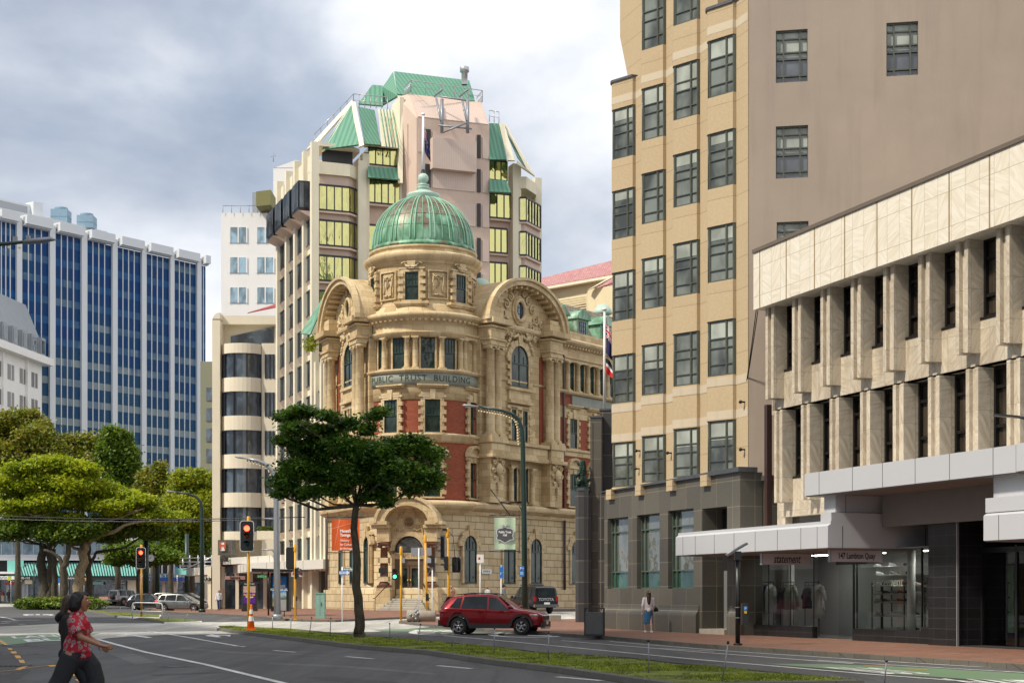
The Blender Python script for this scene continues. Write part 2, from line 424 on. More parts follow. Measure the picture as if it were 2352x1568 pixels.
def sheet(name,pts,dz,mat,kind='structure',side=0,sidemat=None,slope=True):
    """flat polygon laid over the ground height, optional skirt below its edge"""
    bm = bmesh.new()
    P =[Vector((p[0],p[1],0))for p in pts]
    vs =[bm.verts.new(p)for p in P]
    tris = mgeo.tessellate_polygon([P])
    for t in tris:
        try: bm.faces.new([vs[i]for i in t])
        except ValueError: pass
    xs =[p.x for p in P]; ys =[p.y for p in P]
    if slope and max(ys)>70 and max(xs)>-30 and min(xs)<60:
        for X in range(-28,-10,2):
            if min(xs)<X<max(xs): bmesh.ops.bisect_plane(bm,geom=bm.verts[:]+bm.edges[:]+bm.faces[:],plane_co=(X,0,0),plane_no=(1,0,0))
        for Y in range(72,116,2):
            if min(ys)<Y<max(ys): bmesh.ops.bisect_plane(bm,geom=bm.verts[:]+bm.edges[:]+bm.faces[:],plane_co=(0,Y,0),plane_no=(0,1,0))
    for v in bm.verts: v.co.z = hgt(v.co.x,v.co.y)+dz
    for f in bm.faces:
        f.normal_update()
        if f.normal.z<0: f.normal_flip()
    nf = len(bm.faces)
    if side:
        be =[e for e in bm.edges if len(e.link_faces)==1]
        r = bmesh.ops.extrude_edge_only(bm,edges=be)
        for v in[g for g in r['geom']if isinstance(g,bmesh.types.BMVert)]: v.co.z-=side
        bm.faces.ensure_lookup_table()
        for f in bm.faces[nf:]: f.material_index = 1
    me = bpy.data.meshes.new(name); uvl = bm.loops.layers.uv.new('UVMap')
    for f in bm.faces:
        for l in f.loops: l[uvl].uv =(l.vert.co.x+l.vert.co.z,l.vert.co.y)
    bm.to_mesh(me); bm.free(); me.materials.append(mat)
    if side: me.materials.append(sidemat or mat)
    o = bpy.data.objects.new(name,me); COL.objects.link(o)
    if kind: o['kind'] = kind
    return o
def gp(pts,dz=0): return[G(u,v,dz)for u,v in pts]
sheet('ground',[(-900,-60),(900,-60),(900,1500),(-900,1500)],-.02,M_asph2)
sheet('road',[(-60,-20),(60,-20),(60,70),(60,200),(-120,200),(-120,70)],0,M_asph)
sheet('intersection_paving',gp([(-80,1442),(0,1438),(150,1430.5),(330,1430.5),(500,1427.5),(700,1424),(1000,1414),(1330,1404),(1330,1417),(1240,1424),(1200,1427),(1016,1436),(860,1450),(700,1452),(560,1455),(380,1456.5),(260,1463.5),(225,1467),(150,1470),(0,1479),(-80,1484)]),.004,M_conc)
def strip(path,wd,mat,name='road_marking',dz=.008,taper=None):
    """painted line of real width along ground points"""
    P =[Vector((p[0],p[1]))for p in path]; L =[]; Rr =[]
    for k, p in enumerate(P):
        d =(P[min(k+1,len(P)-1)]-P[max(k-1,0)]).normalized(); n_ = Vector((-d.y,d.x))*wd/2
        L.append(p+n_); Rr.append(p-n_)
    return sheet(name,L+Rr[::-1],dz,mat)
def line(uv,wd=.12,mat=None,**k): return strip(gp(uv),wd,mat or M_rw,**k)
line([(225,1467.5),(262,1478),(333,1496.8),(470,1525),(632,1563.9),(720,1585)],.16)
line([(336,1447.6),(430,1462.7),(548,1483.3)],.14)
line([(553,1483.7),(562,1484.6)],.14)
line([(629,1493.2),(678,1497.2)],.14); line([(795,1507.2),(857,1512.4)],.14); line([(1005,1528),(1083,1535)],.14); line([(1280,1554),(1382,1562.6)],.16)
line([(148,1453.6),(300,1452),(420,1452.5),(560,1455.3)],.25)
line([(210,1441.9),(483,1444.5)],.12)
line([(0,1454),(100,1449),(150,1447.5)],.12)
line([(1019,1459),(1160,1471.5),(1608,1514.5),(2000,1548),(2352,1574),(2500,1586)],.13)
line([(1290,1470.4),(1608,1497),(1960,1523.5)],.10); line([(1400,1472.5),(1692,1496),(2080,1521),(2352,1537),(2500,1545)],.10)
line([(1878,1515.5),(2010,1524.5),(2352,1544),(2500,1552)],.10)
line([(1515,1488),(1640,1495)],.09)
line([(0,1416),(20,1419),(36,1423.5)],.2); line([(0,1427),(45,1424.5),(92,1423)],.3)
line([(0,1431),(22,1429.4),(42,1429)],.25)
line([(150,1424.8),(240,1421.2),(300,1422.8)],.12)
for a, b in((50,1432.5),(66,1437),(82,1441.8),(98,1446)): line([(a-4,b),(a+4,b+.4)],.35)
for a, b in(((395,1399.5),(470,1407)),((396,1403),(480,1411.5))): line([a,b],.13)
line([(500,1424.6),(640,1424.4),(760,1432)],.10)
line([(0,1383.6),(95,1383.6)],.2); line([(0,1387.5),(88,1386.8)],.2); line([(225,1386),(215,1381),(240,1377.5)],.15)
ring = arc(88,1411,35,0,360,24,rz=1.3); ring2 = arc(88,1411,29,0,360,24,rz=.8)
def ringsheet(cu,cv,ru,rv,t,bars):
    o_ =[G(cu+ru*math.cos(R(a)),cv+rv*math.sin(R(a)))for a in range(0,361,15)]
    i_ =[G(cu+(ru-t*ru/rv)*math.cos(R(a)),cv+(rv-t)*math.sin(R(a)))for a in range(0,361,15)]
    for k in range(24): sheet('road_marking',[o_[k],o_[k+1],i_[k+1],i_[k]],.008,M_rw)
def ring_marking(cu,cv,ru,rv,wd,bars=()):
    mb = MB()
    A =[G(cu+ru*math.cos(R(a)),cv+rv*math.sin(R(a)),.009)for a in range(0,361,12)]
    c = G(cu,cv,.009)
    for k in range(30):
        p, q = A[k], A[k+1]; pi = p+(c-p).normalized()*wd; qi = q+(c-q).normalized()*wd; mb.poly([p,pi,qi,q])
    for(u0,v0,u1,v1,t)in bars:
        mb.poly([G(u0,v0,.009),G(u1,v1,.009),G(u1,v1+t,.009),G(u0,v0+t,.009)])
    o = mb.build('road_marking',M_rw); tag(o,kind='structure'); return o
ring_marking(88,1411,36,2.1,.5,[(62,1410.2,78,1410.2,.9),(82,1409.8,92,1409.8,1.4),(98,1410,114,1410,1)])
ring_marking(1215,1456,95,6.6,.42,[(1160,1452.5,1200,1452,1.2),(1158,1456,1205,1455.5,1.2),(1215,1452.5,1262,1453.5,1.3),(1212,1457.5,1268,1458.5,1.3)])
ring_marking(1010,1451.5,72,6,.42,[(965,1448,1005,1447.5,1.2),(962,1452,1000,1451.5,1.2),(1015,1448,1050,1448.6,1.2),(1012,1453.5,1055,1454,1.2)])
def quadmap(q):
    a, b, c, d =[Vector((p[0],p[1]))for p in q]
    def f(s,t): p =(a*(1-s)+b*s)*(1-t)+(d*(1-s)+c*s)*t; return p
    return f
def ground_text(txt,q,dz=.012,mat=None,bold=.03):
    cu = bpy.data.curves.new('t','FONT'); cu.body = txt; cu.size = 1; cu.offset = bold; cu.resolution_u = 2
    to = bpy.data.objects.new('t',cu); COL.objects.link(to); dg = bpy.context.evaluated_depsgraph_get()
    me = bpy.data.meshes.new_from_object(to.evaluated_get(dg)); bpy.data.objects.remove(to)
    co =[v.co.copy()for v in me.vertices]; x0 = min(c.x for c in co); x1 = max(c.x for c in co); y0 = min(c.y for c in co); y1 = max(c.y for c in co)
    f = quadmap(gp(q))
    for v in me.vertices:
        p = f((v.co.x-x0)/(x1-x0),(v.co.y-y0)/(y1-y0)); v.co =(p.x,p.y,hgt(p.x,p.y)+dz)
    me.materials.clear(); me.materials.append(mat or M_rw); me.name = 'road_marking'
    o = bpy.data.objects.new('road_marking',me); COL.objects.link(o); o['kind'] = 'structure'; return o
sheet('road_marking',gp([(-60,1468),(0,1461),(70,1456.5),(147,1454.2),(200,1453.2),(232,1452.6),(160,1469),(70,1475),(18,1480.5),(0,1478),(-60,1484)]),.008,M_rg)
ground_text('LANE',[(32,1465.5),(168,1461),(150,1455.3),(24,1461.3)])
ground_text('BUS',[(64,1473.8),(195,1468),(182,1462.3),(52,1468)])
sheet('road_marking',gp([(1760,1523.5),(1900,1524.5),(2130,1533),(2352,1546.5),(2500,1555),(2500,1580),(2352,1568),(2000,1543.5),(1860,1531.5)]),.006,M_rg)
ground_text('BUS',[(2040,1548),(2150,1548.5),(2010,1533.5),(1885,1532)],bold=.02)
ground_text('LANE',[(2300,1580),(2480,1586),(2352,1562),(2160,1558)],bold=.02)
line([(2080,1536.5),(2130,1538)],.14,M_ry,dz=.012); line([(1985,1528),(2050,1530)],.12,M_ry,dz=.012)
sheet('road_marking',gp([(850,1445),(1020,1443),(1060,1449),(1130,1453.5),(1090,1456),(980,1449.5),(880,1449)]),.0065,M_rg)
ground_text('BUS',[(960,1449.5),(1068,1451),(1040,1447),(945,1446)])
M_patch = asphalt('asphalt_patch',(.045,.045,.047),(.06,.06,.062)); M_patl = asphalt('asphalt_worn',(.10,.10,.10),(.13,.13,.128))
for q, mt in(([(342,1548),(430,1544.5),(500,1542),(522,1543.5),(440,1547),(352,1551)],M_patch),([(620,1521),(800,1528),(1000,1545),(990,1549),(790,1532),(610,1524)],M_patl),([(700,1556),(760,1552),(1010,1575),(960,1585)],M_patch),([(-40,1494),(20,1497),(70,1540),(30,1568),(-40,1568)],M_patch),([(420,1486),(560,1497),(700,1501),(690,1505),(540,1500),(410,1489)],M_patl),([(1500,1512),(1640,1523),(1700,1522),(1560,1510)],M_patch),([(250,1500),(300,1497),(360,1520),(310,1525)],M_patl)): sheet('road_patch',gp(q),.004,mt)
def arrow(uvs): sheet('road_marking',gp(uvs),.009,M_rw)
arrow([(262,1460.5),(290,1455.2),(300,1456.3),(352,1463.5),(338,1464.2),(296,1458.6),(286,1461)])
arrow([(470,1459.5),(487,1456),(494,1457.5),(530,1457.6),(528,1461.4),(518,1458.9),(500,1458.9),(509,1462.5),(498,1463)])
for(a,b,wu,hv)in((-4,1468,5,2),(3,1472,5,1.8),(8,1476,5.5,1.8),(13,1480,5,2.4),(23,1490,6,1.8),(32,1498.4,8,3),(41,1508,8,3.4),(50,1518.5,8,3.6)):
    sheet('road_marking',gp([(a-wu,b-hv),(a+wu*.6,b-hv),(a+wu,b+hv),(a-wu*.5,b+hv)]),.009,M_ry)
sheet('road_marking',gp([(108,1527.5),(124,1526.5),(132,1529),(116,1530.8)]),.009,M_ry)
line([(-10,1542),(35,1538),(70,1532.5),(110,1528)],.045,M_ry); sheet('road_marking',gp([(35,1537),(60,1526.5),(67,1527),(60,1532),(45,1538.5)]),.0095,M_ry)
sheet('road_marking',gp([(127,1535.5),(148,1532),(150,1541),(141,1540)]),.009,M_ry); sheet('road_marking',gp([(158,1549),(168,1546),(176,1551.5),(164,1553)]),.009,M_ry)
sheet('road_marking',gp([(172,1560.5),(186,1558),(196,1560),(196,1575),(184,1568)]),.009,M_ry)
M_iron = plain('cast_iron',(.075,.072,.068),.6,.3,.4,scale=30,bumps=.6)
def manhole(u,v,r,lab):
    mb = MB(); mb.cyl((0,0),r,-.03,.009,24);
    for a in range(0,360,30): mb.obox((r*.62*math.cos(R(a)),r*.62*math.sin(R(a)),.0095),(r*.3,r*.12,.005),R(a))
    o = mb.build('manhole_cover',M_iron); o.location = G(u,v); tag(o,lab,'manhole','manhole covers in the road')
manhole(35,1481.5,.62,'round iron manhole cover beside the yellow dashes near the green bus lane')
manhole(54,1501.5,.58,'round iron manhole cover right of the yellow dashes, nearer than the green patch')
manhole(8,1547.5,.33,'small round iron cover at the lower left corner of the road')
manhole(402,1530,.42,'worn round iron cover in the open road between the white lines')
mb = MB(); mb.box(-.55,.55,-.4,.4,-.05,.006)
for k in range(9): mb.box(-.5+k*.115,-.44+k*.115,-.36,.36,.006,.022)
o = mb.build('storm_grate',M_iron); o.location = G(14,1529); tag(o,'slotted iron drain grate in the left gutter beside the yellow line','drain grate')
FP = .12
def kerbed(name,edge_uv,back,kerbw=.18,mat=None,kmat=None):
    """footpath polygon: kerb line given by where the kerb foot shows, the rest by world points"""
    e =[Vector(G(u,v))for u,v in edge_uv]
    inner =[]
    for k, p in enumerate(e):
        d =(e[min(k+1,len(e)-1)]-e[max(k-1,0)]); n_ = Vector((-d.y,d.x,0)).normalized(); inner.append(p+n_*kerbw)
    k1 = sheet('kerb',[xy(p)for p in e]+[xy(p)for p in inner[::-1]],FP,kmat or M_kerb,side=.16)
    return sheet(name,[xy(p)for p in inner]+[xy(p)for p in back],FP-.004,mat or M_pave,side=.02)
right_back =[(24,20),(30,60),(9,88),(4.5,88)]
kerbed('footpath',[(1319,1424.5),(1262,1425.5),(1200,1424),(1080,1424),(1000,1423),(930,1428),(916,1431),(950,1435),(1010,1441),(1060,1446),(1120,1450),(1235,1457),(1400,1468.5),(1608,1487),(1900,1507),(2352,1538),(2700,1560),(3400,1610)],[(26,14),(26,60),(8,84),(4.2,78)])
kerbed('footpath',[(250,1385),(300,1391),(330,1397),(365,1404.5),(400,1408),(450,1410.5),(516,1414),(640,1423),(700,1426.5),(770,1427.5),(830,1424),(930,1418),(1010,1412),(1100,1405.6),(1319,1401.8),(1420,1400)],[(14,118),(14,190),(-30,190),(-60,240),(-72,240)])
sheet('footpath',[(-140,262),(-140,232),(-62,226),(-42,238),(-40,262)],.10,plain('pale_footpath',(.40,.37,.31),.8,var=.15),side=.12,slope=False)
o = sheet('footpath',gp([(-60,1395),(60,1392),(98,1385),(98,1380),(-60,1384)]),.05,M_conc,side=.05)
M_grass = leafmat('grass',(.08,.11,.016),(.18,.24,.025),(.34,.38,.05),.25,.8)
def grassground(name):
    m, n, b, o = newmat(name); oc = objout(n)
    t = noise(n,oc,1.4,7,.7,.5); t2 = noise(n,oc,22,4,.7)
    c = ramp(n,t,[(.34,(.07,.05,.03)),(.45,(.11,.12,.02)),(.54,(.19,.235,.026)),(.72,(.30,.34,.045))])
    c = mixc(n,.6,c,ramp(n,t2,[(.3,(.2,)*3),(.7,(.8,)*3)]),'OVERLAY')
    n.links.new(c,b.inputs['Base Color']); b.inputs['Roughness'].default_value = .95; bump(n,b,mathn(n,'ADD',t2,noise(n,oc,5,4,.7)),.9,.06)
    return m
M_gg = grassground('grass_ground')
def median(name,top,bot,kerbw=.16,grassname='grass',blades=9000,seed=1,whitenose=None,kh=.13):
    """island outlined by where its far and near kerb feet show"""
    a =[Vector((p.x,p.y))for p in gp(top)]; b =[Vector((p.x,p.y))for p in gp(bot)]
    P = a+b[::-1]; n = len(P)
    area = sum(P[i].x*P[(i+1)%n].y-P[(i+1)%n].x*P[i].y for i in range(n))/2
    if area<0: P = P[::-1]
    ins =[]
    for i in range(n):
        d1 =(P[i]-P[i-1]).normalized(); d2 =(P[(i+1)%n]-P[i]).normalized(); nn = Vector((-(d1+d2).y,(d1+d2).x))
        nn = nn.normalized()if nn.length>1e-6 else Vector((-d1.y,d1.x)); ins.append(P[i]+nn*kerbw)
    mb = MB(); mw = MB()
    for i in range(n):
        j =(i+1)%n; tgt = mw if(whitenose and whitenose(P[i])and whitenose(P[j]))else mb
        def q(p,z): return(p.x,p.y,z)
        b_ = P[i]+(ins[i]-P[i])*.3; c_ = P[j]+(ins[j]-P[j])*.3
        tgt.poly([q(P[i],0),q(P[j],0),q(c_,kh-.02),q(b_,kh-.02)]); tgt.poly([q(b_,kh-.02),q(c_,kh-.02),q(ins[j],kh),q(ins[i],kh)]); tgt.poly([q(ins[i],kh),q(ins[j],kh),q(ins[j],0),q(ins[i],0)])
    k = mb.build('kerb',M_kerb); k['kind'] = 'structure'
    if mw.f: k2 = mw.build('kerb',M_kerbw); k2['kind'] = 'structure'
    xs =[p.x for p in ins]; ys =[p.y for p in ins]
    sheet('median_ground',ins,kh-.03,M_gg,slope=False)
    rr = random.Random(seed); m2 = MB()
    def inside(x,y):
        c = False; j = n-1
        for i in range(n):
            if(ins[i].y>y)!=(ins[j].y>y)and x<(ins[j].x-ins[i].x)*(y-ins[i].y)/(ins[j].y-ins[i].y)+ins[i].x: c = not c
            j = i
        return c
    cnt = 0; tries = 0
    from mathutils import noise as mn
    while cnt<blades and tries<blades*12:
        tries+=1; x = rr.uniform(min(xs),max(xs)); y = rr.uniform(min(ys),max(ys))
        if not inside(x,y): continue
        d = mn.noise(Vector((x*.55,y*.55,seed)))+.5*mn.noise(Vector((x*2,y*2,3)))
        if d<rr.uniform(-.25,.12): continue
        cnt+=1; h = rr.uniform(.012,.045)*(1+max(0,d)); a_ = rr.uniform(0,math.pi); s_ = rr.uniform(.006,.02)
        dx, dy = math.cos(a_)*s_, math.sin(a_)*s_; lx, ly = rr.uniform(-.05,.05), rr.uniform(-.05,.05)
        m2.poly([(x-dx,y-dy,kh-.03),(x+dx,y+dy,kh-.03),(x+dx*.4+lx,y+dy*.4+ly,kh-.03+h),(x-dx*.6+lx,y-dy*.6+ly,kh-.03+h*.8)])
    g = m2.build(grassname,M_grass,uvm=False); g['kind'] = 'stuff'
    return k
nose = G(560,1446).y
median('kerb',[(494,1444.5),(500,1442),(540,1442.8),(587,1445),(669,1448.8),(760,1457.5),(852,1467.5),(928,1472.3),(1148,1493.5),(1259,1508),(1457,1520.5),(1608,1538.5),(1823,1559),(1990,1576)],[(497,1447.2),(535,1453.5),(669,1470),(821,1490),(973,1502),(1128,1526),(1280,1544.5),(1432,1568),(1560,1586)],blades=42000,whitenose=lambda p:p.x<G(533,1450).x)
nx = G(352,1420).x
median('kerb',[(190,1399),(215,1402.5),(265,1408),(320,1411.5),(372,1414)],[(200,1404),(235,1410),(268,1417.5),(300,1419),(366,1419.3)],blades=5000,seed=3,whitenose=lambda p:p.x>G(262,1417).x and p.y<G(300,1413).y)
median('kerb',[(308,1421.8),(330,1420.3),(380,1423.3),(440,1425.2),(466,1427)],[(330,1424.5),(362,1429),(375,1431.8),(410,1431.8),(464,1428.5)],blades=3000,seed=4,whitenose=lambda p:p.x>G(358,1430).x and p.y<G(420,1427).y or p.x>G(455,1427).x)
RF = Frame((7.256,60.35,0),(.3437,-.9391))
M_cream = masonry('cream_render',(.46,.355,.22),(.48,.375,.235),(.30,.22,.135),60,1.16,.012,0,.85,.15,.22,(.33,.24,.14))
M_creamband = render_wall('pale_band',(.52,.44,.33),(.56,.48,.36),crack=False)
M_taupe = render_wall('taupe_render',(.37,.30,.245),(.33,.27,.222),streak=.3,bs=.35)
M_brframe = plain('bronze_frame',(.095,.105,.085),.4,.3,.3,scale=5)
M_winglass = glass_dark('office_glass',(.05,.056,.05),tint=1.0,spec=.75,wob=.06)
M_granite = masonry('dark_granite',(.068,.064,.054),(.115,.106,.086),(.26,.22,.15),1.25,.95,.009,.0,.5,.15,.35,(.05,.05,.05))
M_granite_d = masonry('black_granite',(.030,.031,.033),(.058,.058,.057),(.24,.20,.14),.9,1.1,.012,.0,.45,.15,.3,(.02,.02,.02))
M_lead = plain('lead_flashing',(.10,.105,.12),.5,.4,.3)
def offset_poly(pts,d):
    """push an open polyline outwards (to -y side) by d"""
    out =[]
    for k, p in enumerate(pts):
        a = Vector(pts[max(k-1,0)]); b = Vector(pts[min(k+1,len(pts)-1)]); t =(b-a).normalized(); out.append((p[0]+t.y*d,p[1]-t.x*d))
    return out
cb = thing('office_building',RF.W(0,0,0),RF.rz,'cream art deco block with rows of curved corner bay windows above a granite base','building')
YB = -.62
bays =[]
for uc, ue in((1405,1459),(1472.5,1529),(1545,1607),(1623.5,1690)):
    xc = RF.x(uc,YB+.42)
    for _ in range(6):
        us =[]
        for a in range(0,91,10):
            p = RF.W(xc+.42-.42*math.cos(R(a)),YB+.42-.42*math.sin(R(a)),0); us.append(CX+F*p.x/p.y)
        xc+=(uc-min(us))*.030
    bays.append((xc,RF.x(ue,-.02)))
x_end = RF.x(1718,0)
def bay_outline(i,grow=0,ext=True):
    xc, xe = bays[i]; r = .42
    pts =[(xc,-.0)]
    for a in range(0,91,10):
        pts.append((xc+r-r*math.cos(R(a)),YB+r-r*math.sin(R(a))))
    pts.append((xe,-.14));
    return offset_poly(pts,grow)
wtop =[26.05,22.2,18.73,15.26,11.74,8.03]; wbot =[23.75,20.06,16.66,13.18,9.68,6.13]
zt =[23.35,29.5,29.5,23.35]
wall = MB(); band = MB()
prev = RF.x(1404,0)
spans =[]
for i in range(4):
    xc, xe = bays[i]; nxt = bays[i+1][0]if i<3 else x_end
    wall.prism([(xe,0),(nxt,0),(nxt,1.2),(xe,1.2)],5.6,zt[i])
    if i<3 and zt[i+1]>zt[i]: wall.prism([(nxt,-.001),(nxt,1.2),(nxt-.02,1.2),(nxt-.02,0)],5.6,zt[i])
    ol = bay_outline(i)
    levels =[k for k in range(6)if wtop[k]<zt[i]]
    z_hi = zt[i]
    segs =[]
    for k in levels: segs.append((wtop[k],z_hi)); z_hi = wbot[k]
    segs.append((6.03,z_hi))
    for a, b in segs: wall.prism(ol+[(xe,1.2),(xc,1.2)],a,b)
    bo = bay_outline(i,.006)
    def bnd(za,zb):
        band = MB(); band.prism(bo+[(xe,.3),(xc+.05,.3)],za,zb); band.prism([(xe+.001,-.006),(nxt-.02,-.006),(nxt-.02,.2),(xe+.001,.2)],za,zb); band.build('pale_band',M_creamband,cb)
    bnd(8.06,8.38); bnd(9.3,9.62)
    bnd(22.42,22.72)
    wall.box(xc+.08,xc+.62,YB-.16,0,5.62,6.04)
    for k in levels:
        g = MB(); go = bay_outline(i,-.10); g.prism(go+[(xe-.02,.9),(xc+.1,.9)],wbot[k],wtop[k],caps=False)
        wo_ = g.build('window',M_winglass,cb)
        if(i+k)%3==0: wo_['label'] = 'bay window with a pale blind half down'
        f = MB(); fo = bay_outline(i,-.05); Ln = len(fo)
        def tubealong(z0,z1,o1,o2):
            f.prism(o1+o2[::-1],z0,z1)
        inn = bay_outline(i,-.13)
        h = wtop[k]-wbot[k]
        for zz, t in((wbot[k],.06),(wbot[k]+h*.20,.035),(wbot[k]+h*.50,.035),(wbot[k]+h*.665,.04),(wtop[k]-.06,.06)):
            tubealong(zz,zz+t,fo,inn)
        def post(p,q,wd):
            f.prism([p,q,(q[0]+.02,q[1]+.10),(p[0]+.02,p[1]+.10)],wbot[k],wtop[k])
        a_ = Vector(fo[-2]); b_ = Vector(fo[-1])
        for t0, t1 in((0,.03),(.68,.72),(.97,1)):
            p = a_.lerp(b_,t0); q = a_.lerp(b_,t1); post(tuple(p+Vector((0,-.012))),tuple(q+Vector((0,-.012))),0)
        for j in(2,5,8):
            p = Vector(fo[j]); f.tube([(p.x,p.y,wbot[k]),(p.x,p.y,wtop[k])],.02,6)
        fr = f.build('frame',M_brframe,wo_)
        if rnd.random()<.75 and k>0:
            bl = MB(); hh = rnd.uniform(.18,.52)*h; p = a_.lerp(b_,.05)+Vector((0,.043)); q = a_.lerp(b_,.95)+Vector((0,.043))
            bl.poly([(p.x,p.y,wtop[k]-hh),(q.x,q.y,wtop[k]-hh),(q.x,q.y,wtop[k]-.05),(p.x,p.y,wtop[k]-.05)])
            bl.build('blind',MATS.get('blind')or glass_dark('blind',(.25,.27,.24),tint=.25,spec=.4),wo_)
core_l = RF.x(1404.5,.2)
wall.prism([(core_l+.1,.9),(x_end-.1,.9),(x_end-.1,9),(core_l+.1,9)],5.6,23.2)
wall.prism([(bays[1][0]+.05,.9),(bays[2][1],.9),(bays[2][1],9),(bays[1][0]+.05,9)],23.2,29.5)
wall.build('wall',M_cream,cb)
D0 = 4.0
xl = RF.x(1424,.5); m = MB()
pts =[(RF.x(1424,.5),29.5),(RF.x(1424,.5),RF.z(85,RF.x(1424,.5),.5)),(RF.x(1443,.5),RF.z(182,RF.x(1443,.5),.5)),(bays[1][0]+.02,RF.z(176,bays[1][0],.5)),(bays[1][0]+.02,29.5)]
m.xz(pts[::-1],.5,6); m.build('upper_wing',M_cream,cb)
m = MB(); m.box(bays[2][1]+.1,x_end-.05,.9,2.4,23.2,29.5); m.build('setback_wall',M_cream,cb)
g = MB(); g.box(bays[3][0]+1.0,x_end-.7,.86,.89,23.6,26); wo_ = g.build('window',M_winglass,cb)
f = MB(); f.box(bays[3][0]+.95,x_end-.65,.83,.86,23.5,23.62)
for t in(0,.33,.66,1): xx = bays[3][0]+1.0+(x_end-.7-bays[3][0]-1.0)*t; f.box(xx-.03,xx+.03,.82,.86,23.6,26)
f.build('frame',M_brframe,wo_)
cap = MB()
for i in(0,3):
    cap.prism(bay_outline(i,.06)+[(bays[i][1],1.2),(bays[i][0]-.05,1.2)],23.35,23.45)
cap.build('parapet_cap',M_lead,cb)
fx = MB()
for u, v in((1708,923),(1708,1032),(1468,1035),(1466,1076),(1540,1040)):
    x = RF.x(u,-.05); fx.tube([(x,.0,RF.z(v,x)),(x,-.16,RF.z(v,x))],.035,6); fx.ball((x,-.18,RF.z(v,x)),.07,8)
fx.build('wall_bracket',M_black,cb)
P0 = RF.W(x_end,0,0); TF = Frame((P0.x,P0.y,0),(.9836,-.1805))
tw_ = MB(); xs_ =[0,30]; Zt = 29.5
wins =[]
for(u0,u1,v0,v1)in((1782,1855,69,189),(2036,2109,51,174),(1782,1856,289,409),(1784,1857,509,640)):
    x0, x1 = TF.x(u0), TF.x(u1); wins.append((x0,x1,TF.z(v1,(x0+x1)/2),TF.z(v0,(x0+x1)/2)))
edges_x = sorted(set([.03,34]+[w_[0]for w_ in wins]+[w_[1]for w_ in wins]))
edges_z = sorted(set([3.3,Zt]+[w_[2]for w_ in wins]+[w_[3]for w_ in wins]))
def inwin(x,z): return any(w_[0]<x<w_[1]and w_[2]<z<w_[3]for w_ in wins)
for a, b in zip(edges_x[:-1],edges_x[1:]):
    run = None
    for c, d in zip(edges_z[:-1],edges_z[1:]):
        if inwin((a+b)/2,(c+d)/2):
            if run is not None: tw_.poly([(a,0,run),(b,0,run),(b,0,c),(a,0,c)]); run = None
        elif run is None: run = c
    if run is not None: tw_.poly([(a,0,run),(b,0,run),(b,0,Zt),(a,0,Zt)])
for(x0,x1,z0,z1)in wins:
    tw_.poly([(x0,0,z0),(x0,.25,z0),(x0,.25,z1),(x0,0,z1)]); tw_.poly([(x1,.25,z0),(x1,0,z0),(x1,0,z1),(x1,.25,z1)])
    tw_.poly([(x0,0,z1),(x0,.25,z1),(x1,.25,z1),(x1,0,z1)]); tw_.poly([(x0,.25,z0),(x0,0,z0),(x1,0,z0),(x1,.25,z0)])
tw_.poly([(34,0,.1),(34,14,.1),(34,14,Zt),(34,0,Zt)]); tw_.poly([(.03,0,Zt),(34,0,Zt),(34,14,Zt),(.03,14,Zt)])
RM = Matrix.Translation(TF.O)@Matrix.Rotation(TF.rz,4,'Z'); CBI =(Matrix.Translation(RF.O)@Matrix.Rotation(RF.rz,4,'Z')).inverted()
T2R = CBI@RM
def build_in(mb,name,mat,parent,M=T2R):
    o = mb.build(name,mat,parent); o.matrix_local = M; return o
build_in(tw_,'side_wall',M_taupe,cb)
M_sideglass = glass_dark('side_glass',(.04,.045,.055),tint=.6)
for j,(x0,x1,z0,z1)in enumerate(wins):
    g = MB(); g.poly([(x0,.16,z0),(x1,.16,z0),(x1,.16,z1),(x0,.16,z1)]); wo_ = build_in(g,'window',M_sideglass,cb)
    f = MB(); W_ = x1-x0; H_ = z1-z0
    for t in(0,.235,.75,1): xx = x0+W_*t; f.box(xx-.025 if t else xx,xx+.03 if t<1 else xx,.08,.15,z0,z1)
    for t in(0,.13,.45,.58,.84): f.box(x0,x1,.085,.155,z0+H_*t-.02,z0+H_*t+.03)
    f.box(x0,x1,.07,.15,z1-.05,z1)
    fr = f.build('frame',M_brframe,wo_)
    bl = MB(); bl.poly([(x0,.155,z1-H_*.5),(x1,.155,z1-H_*.5),(x1,.155,z1),(x0,.155,z1)]); bl.build('blind',MATS['blind'],wo_)
yg = -.60; gb = MB(); xg0 = RF.x(1388,yg); xg1 = RF.x(1700,yg); ztop = 5.98
gw =[]
for(u0,u1,v0,v1)in((1395.5,1443,1191,1351),(1463,1515,1183,1351),(1534.5,1593,1173,1351)):
    x0, x1 = RF.x(u0,yg), RF.x(u1,yg); gw.append((x0,x1,RF.z(v1,x0,yg),RF.z(v0,x0,yg)))
dx0, dx1 = RF.x(1613,yg), RF.x(1670,yg); dz1 = RF.z(1168,dx0,yg); gw.append((dx0,dx1,.12,dz1))
ex_ = sorted([xg0,xg1]+[q for w_ in gw for q in w_[:2]])
for a, b in zip(ex_[:-1],ex_[1:]):
    ww =[w_ for w_ in gw if w_[0]-.001<(a+b)/2<w_[1]+.001]
    if not ww: gb.box(a,b,yg,yg+.9,.1,ztop)
    else:
        w_ = ww[0]
        if w_[2]>.2: gb.box(a,b,yg,yg+.9,.1,w_[2])
        gb.box(a,b,yg,yg+.9,w_[3],ztop)
gb.box(xg1,RF.x(1766,.35),.35,1.0,3.3,RF.z(1098,RF.x(1730,.35),.35))
gb.build('granite_base',M_granite,cb)
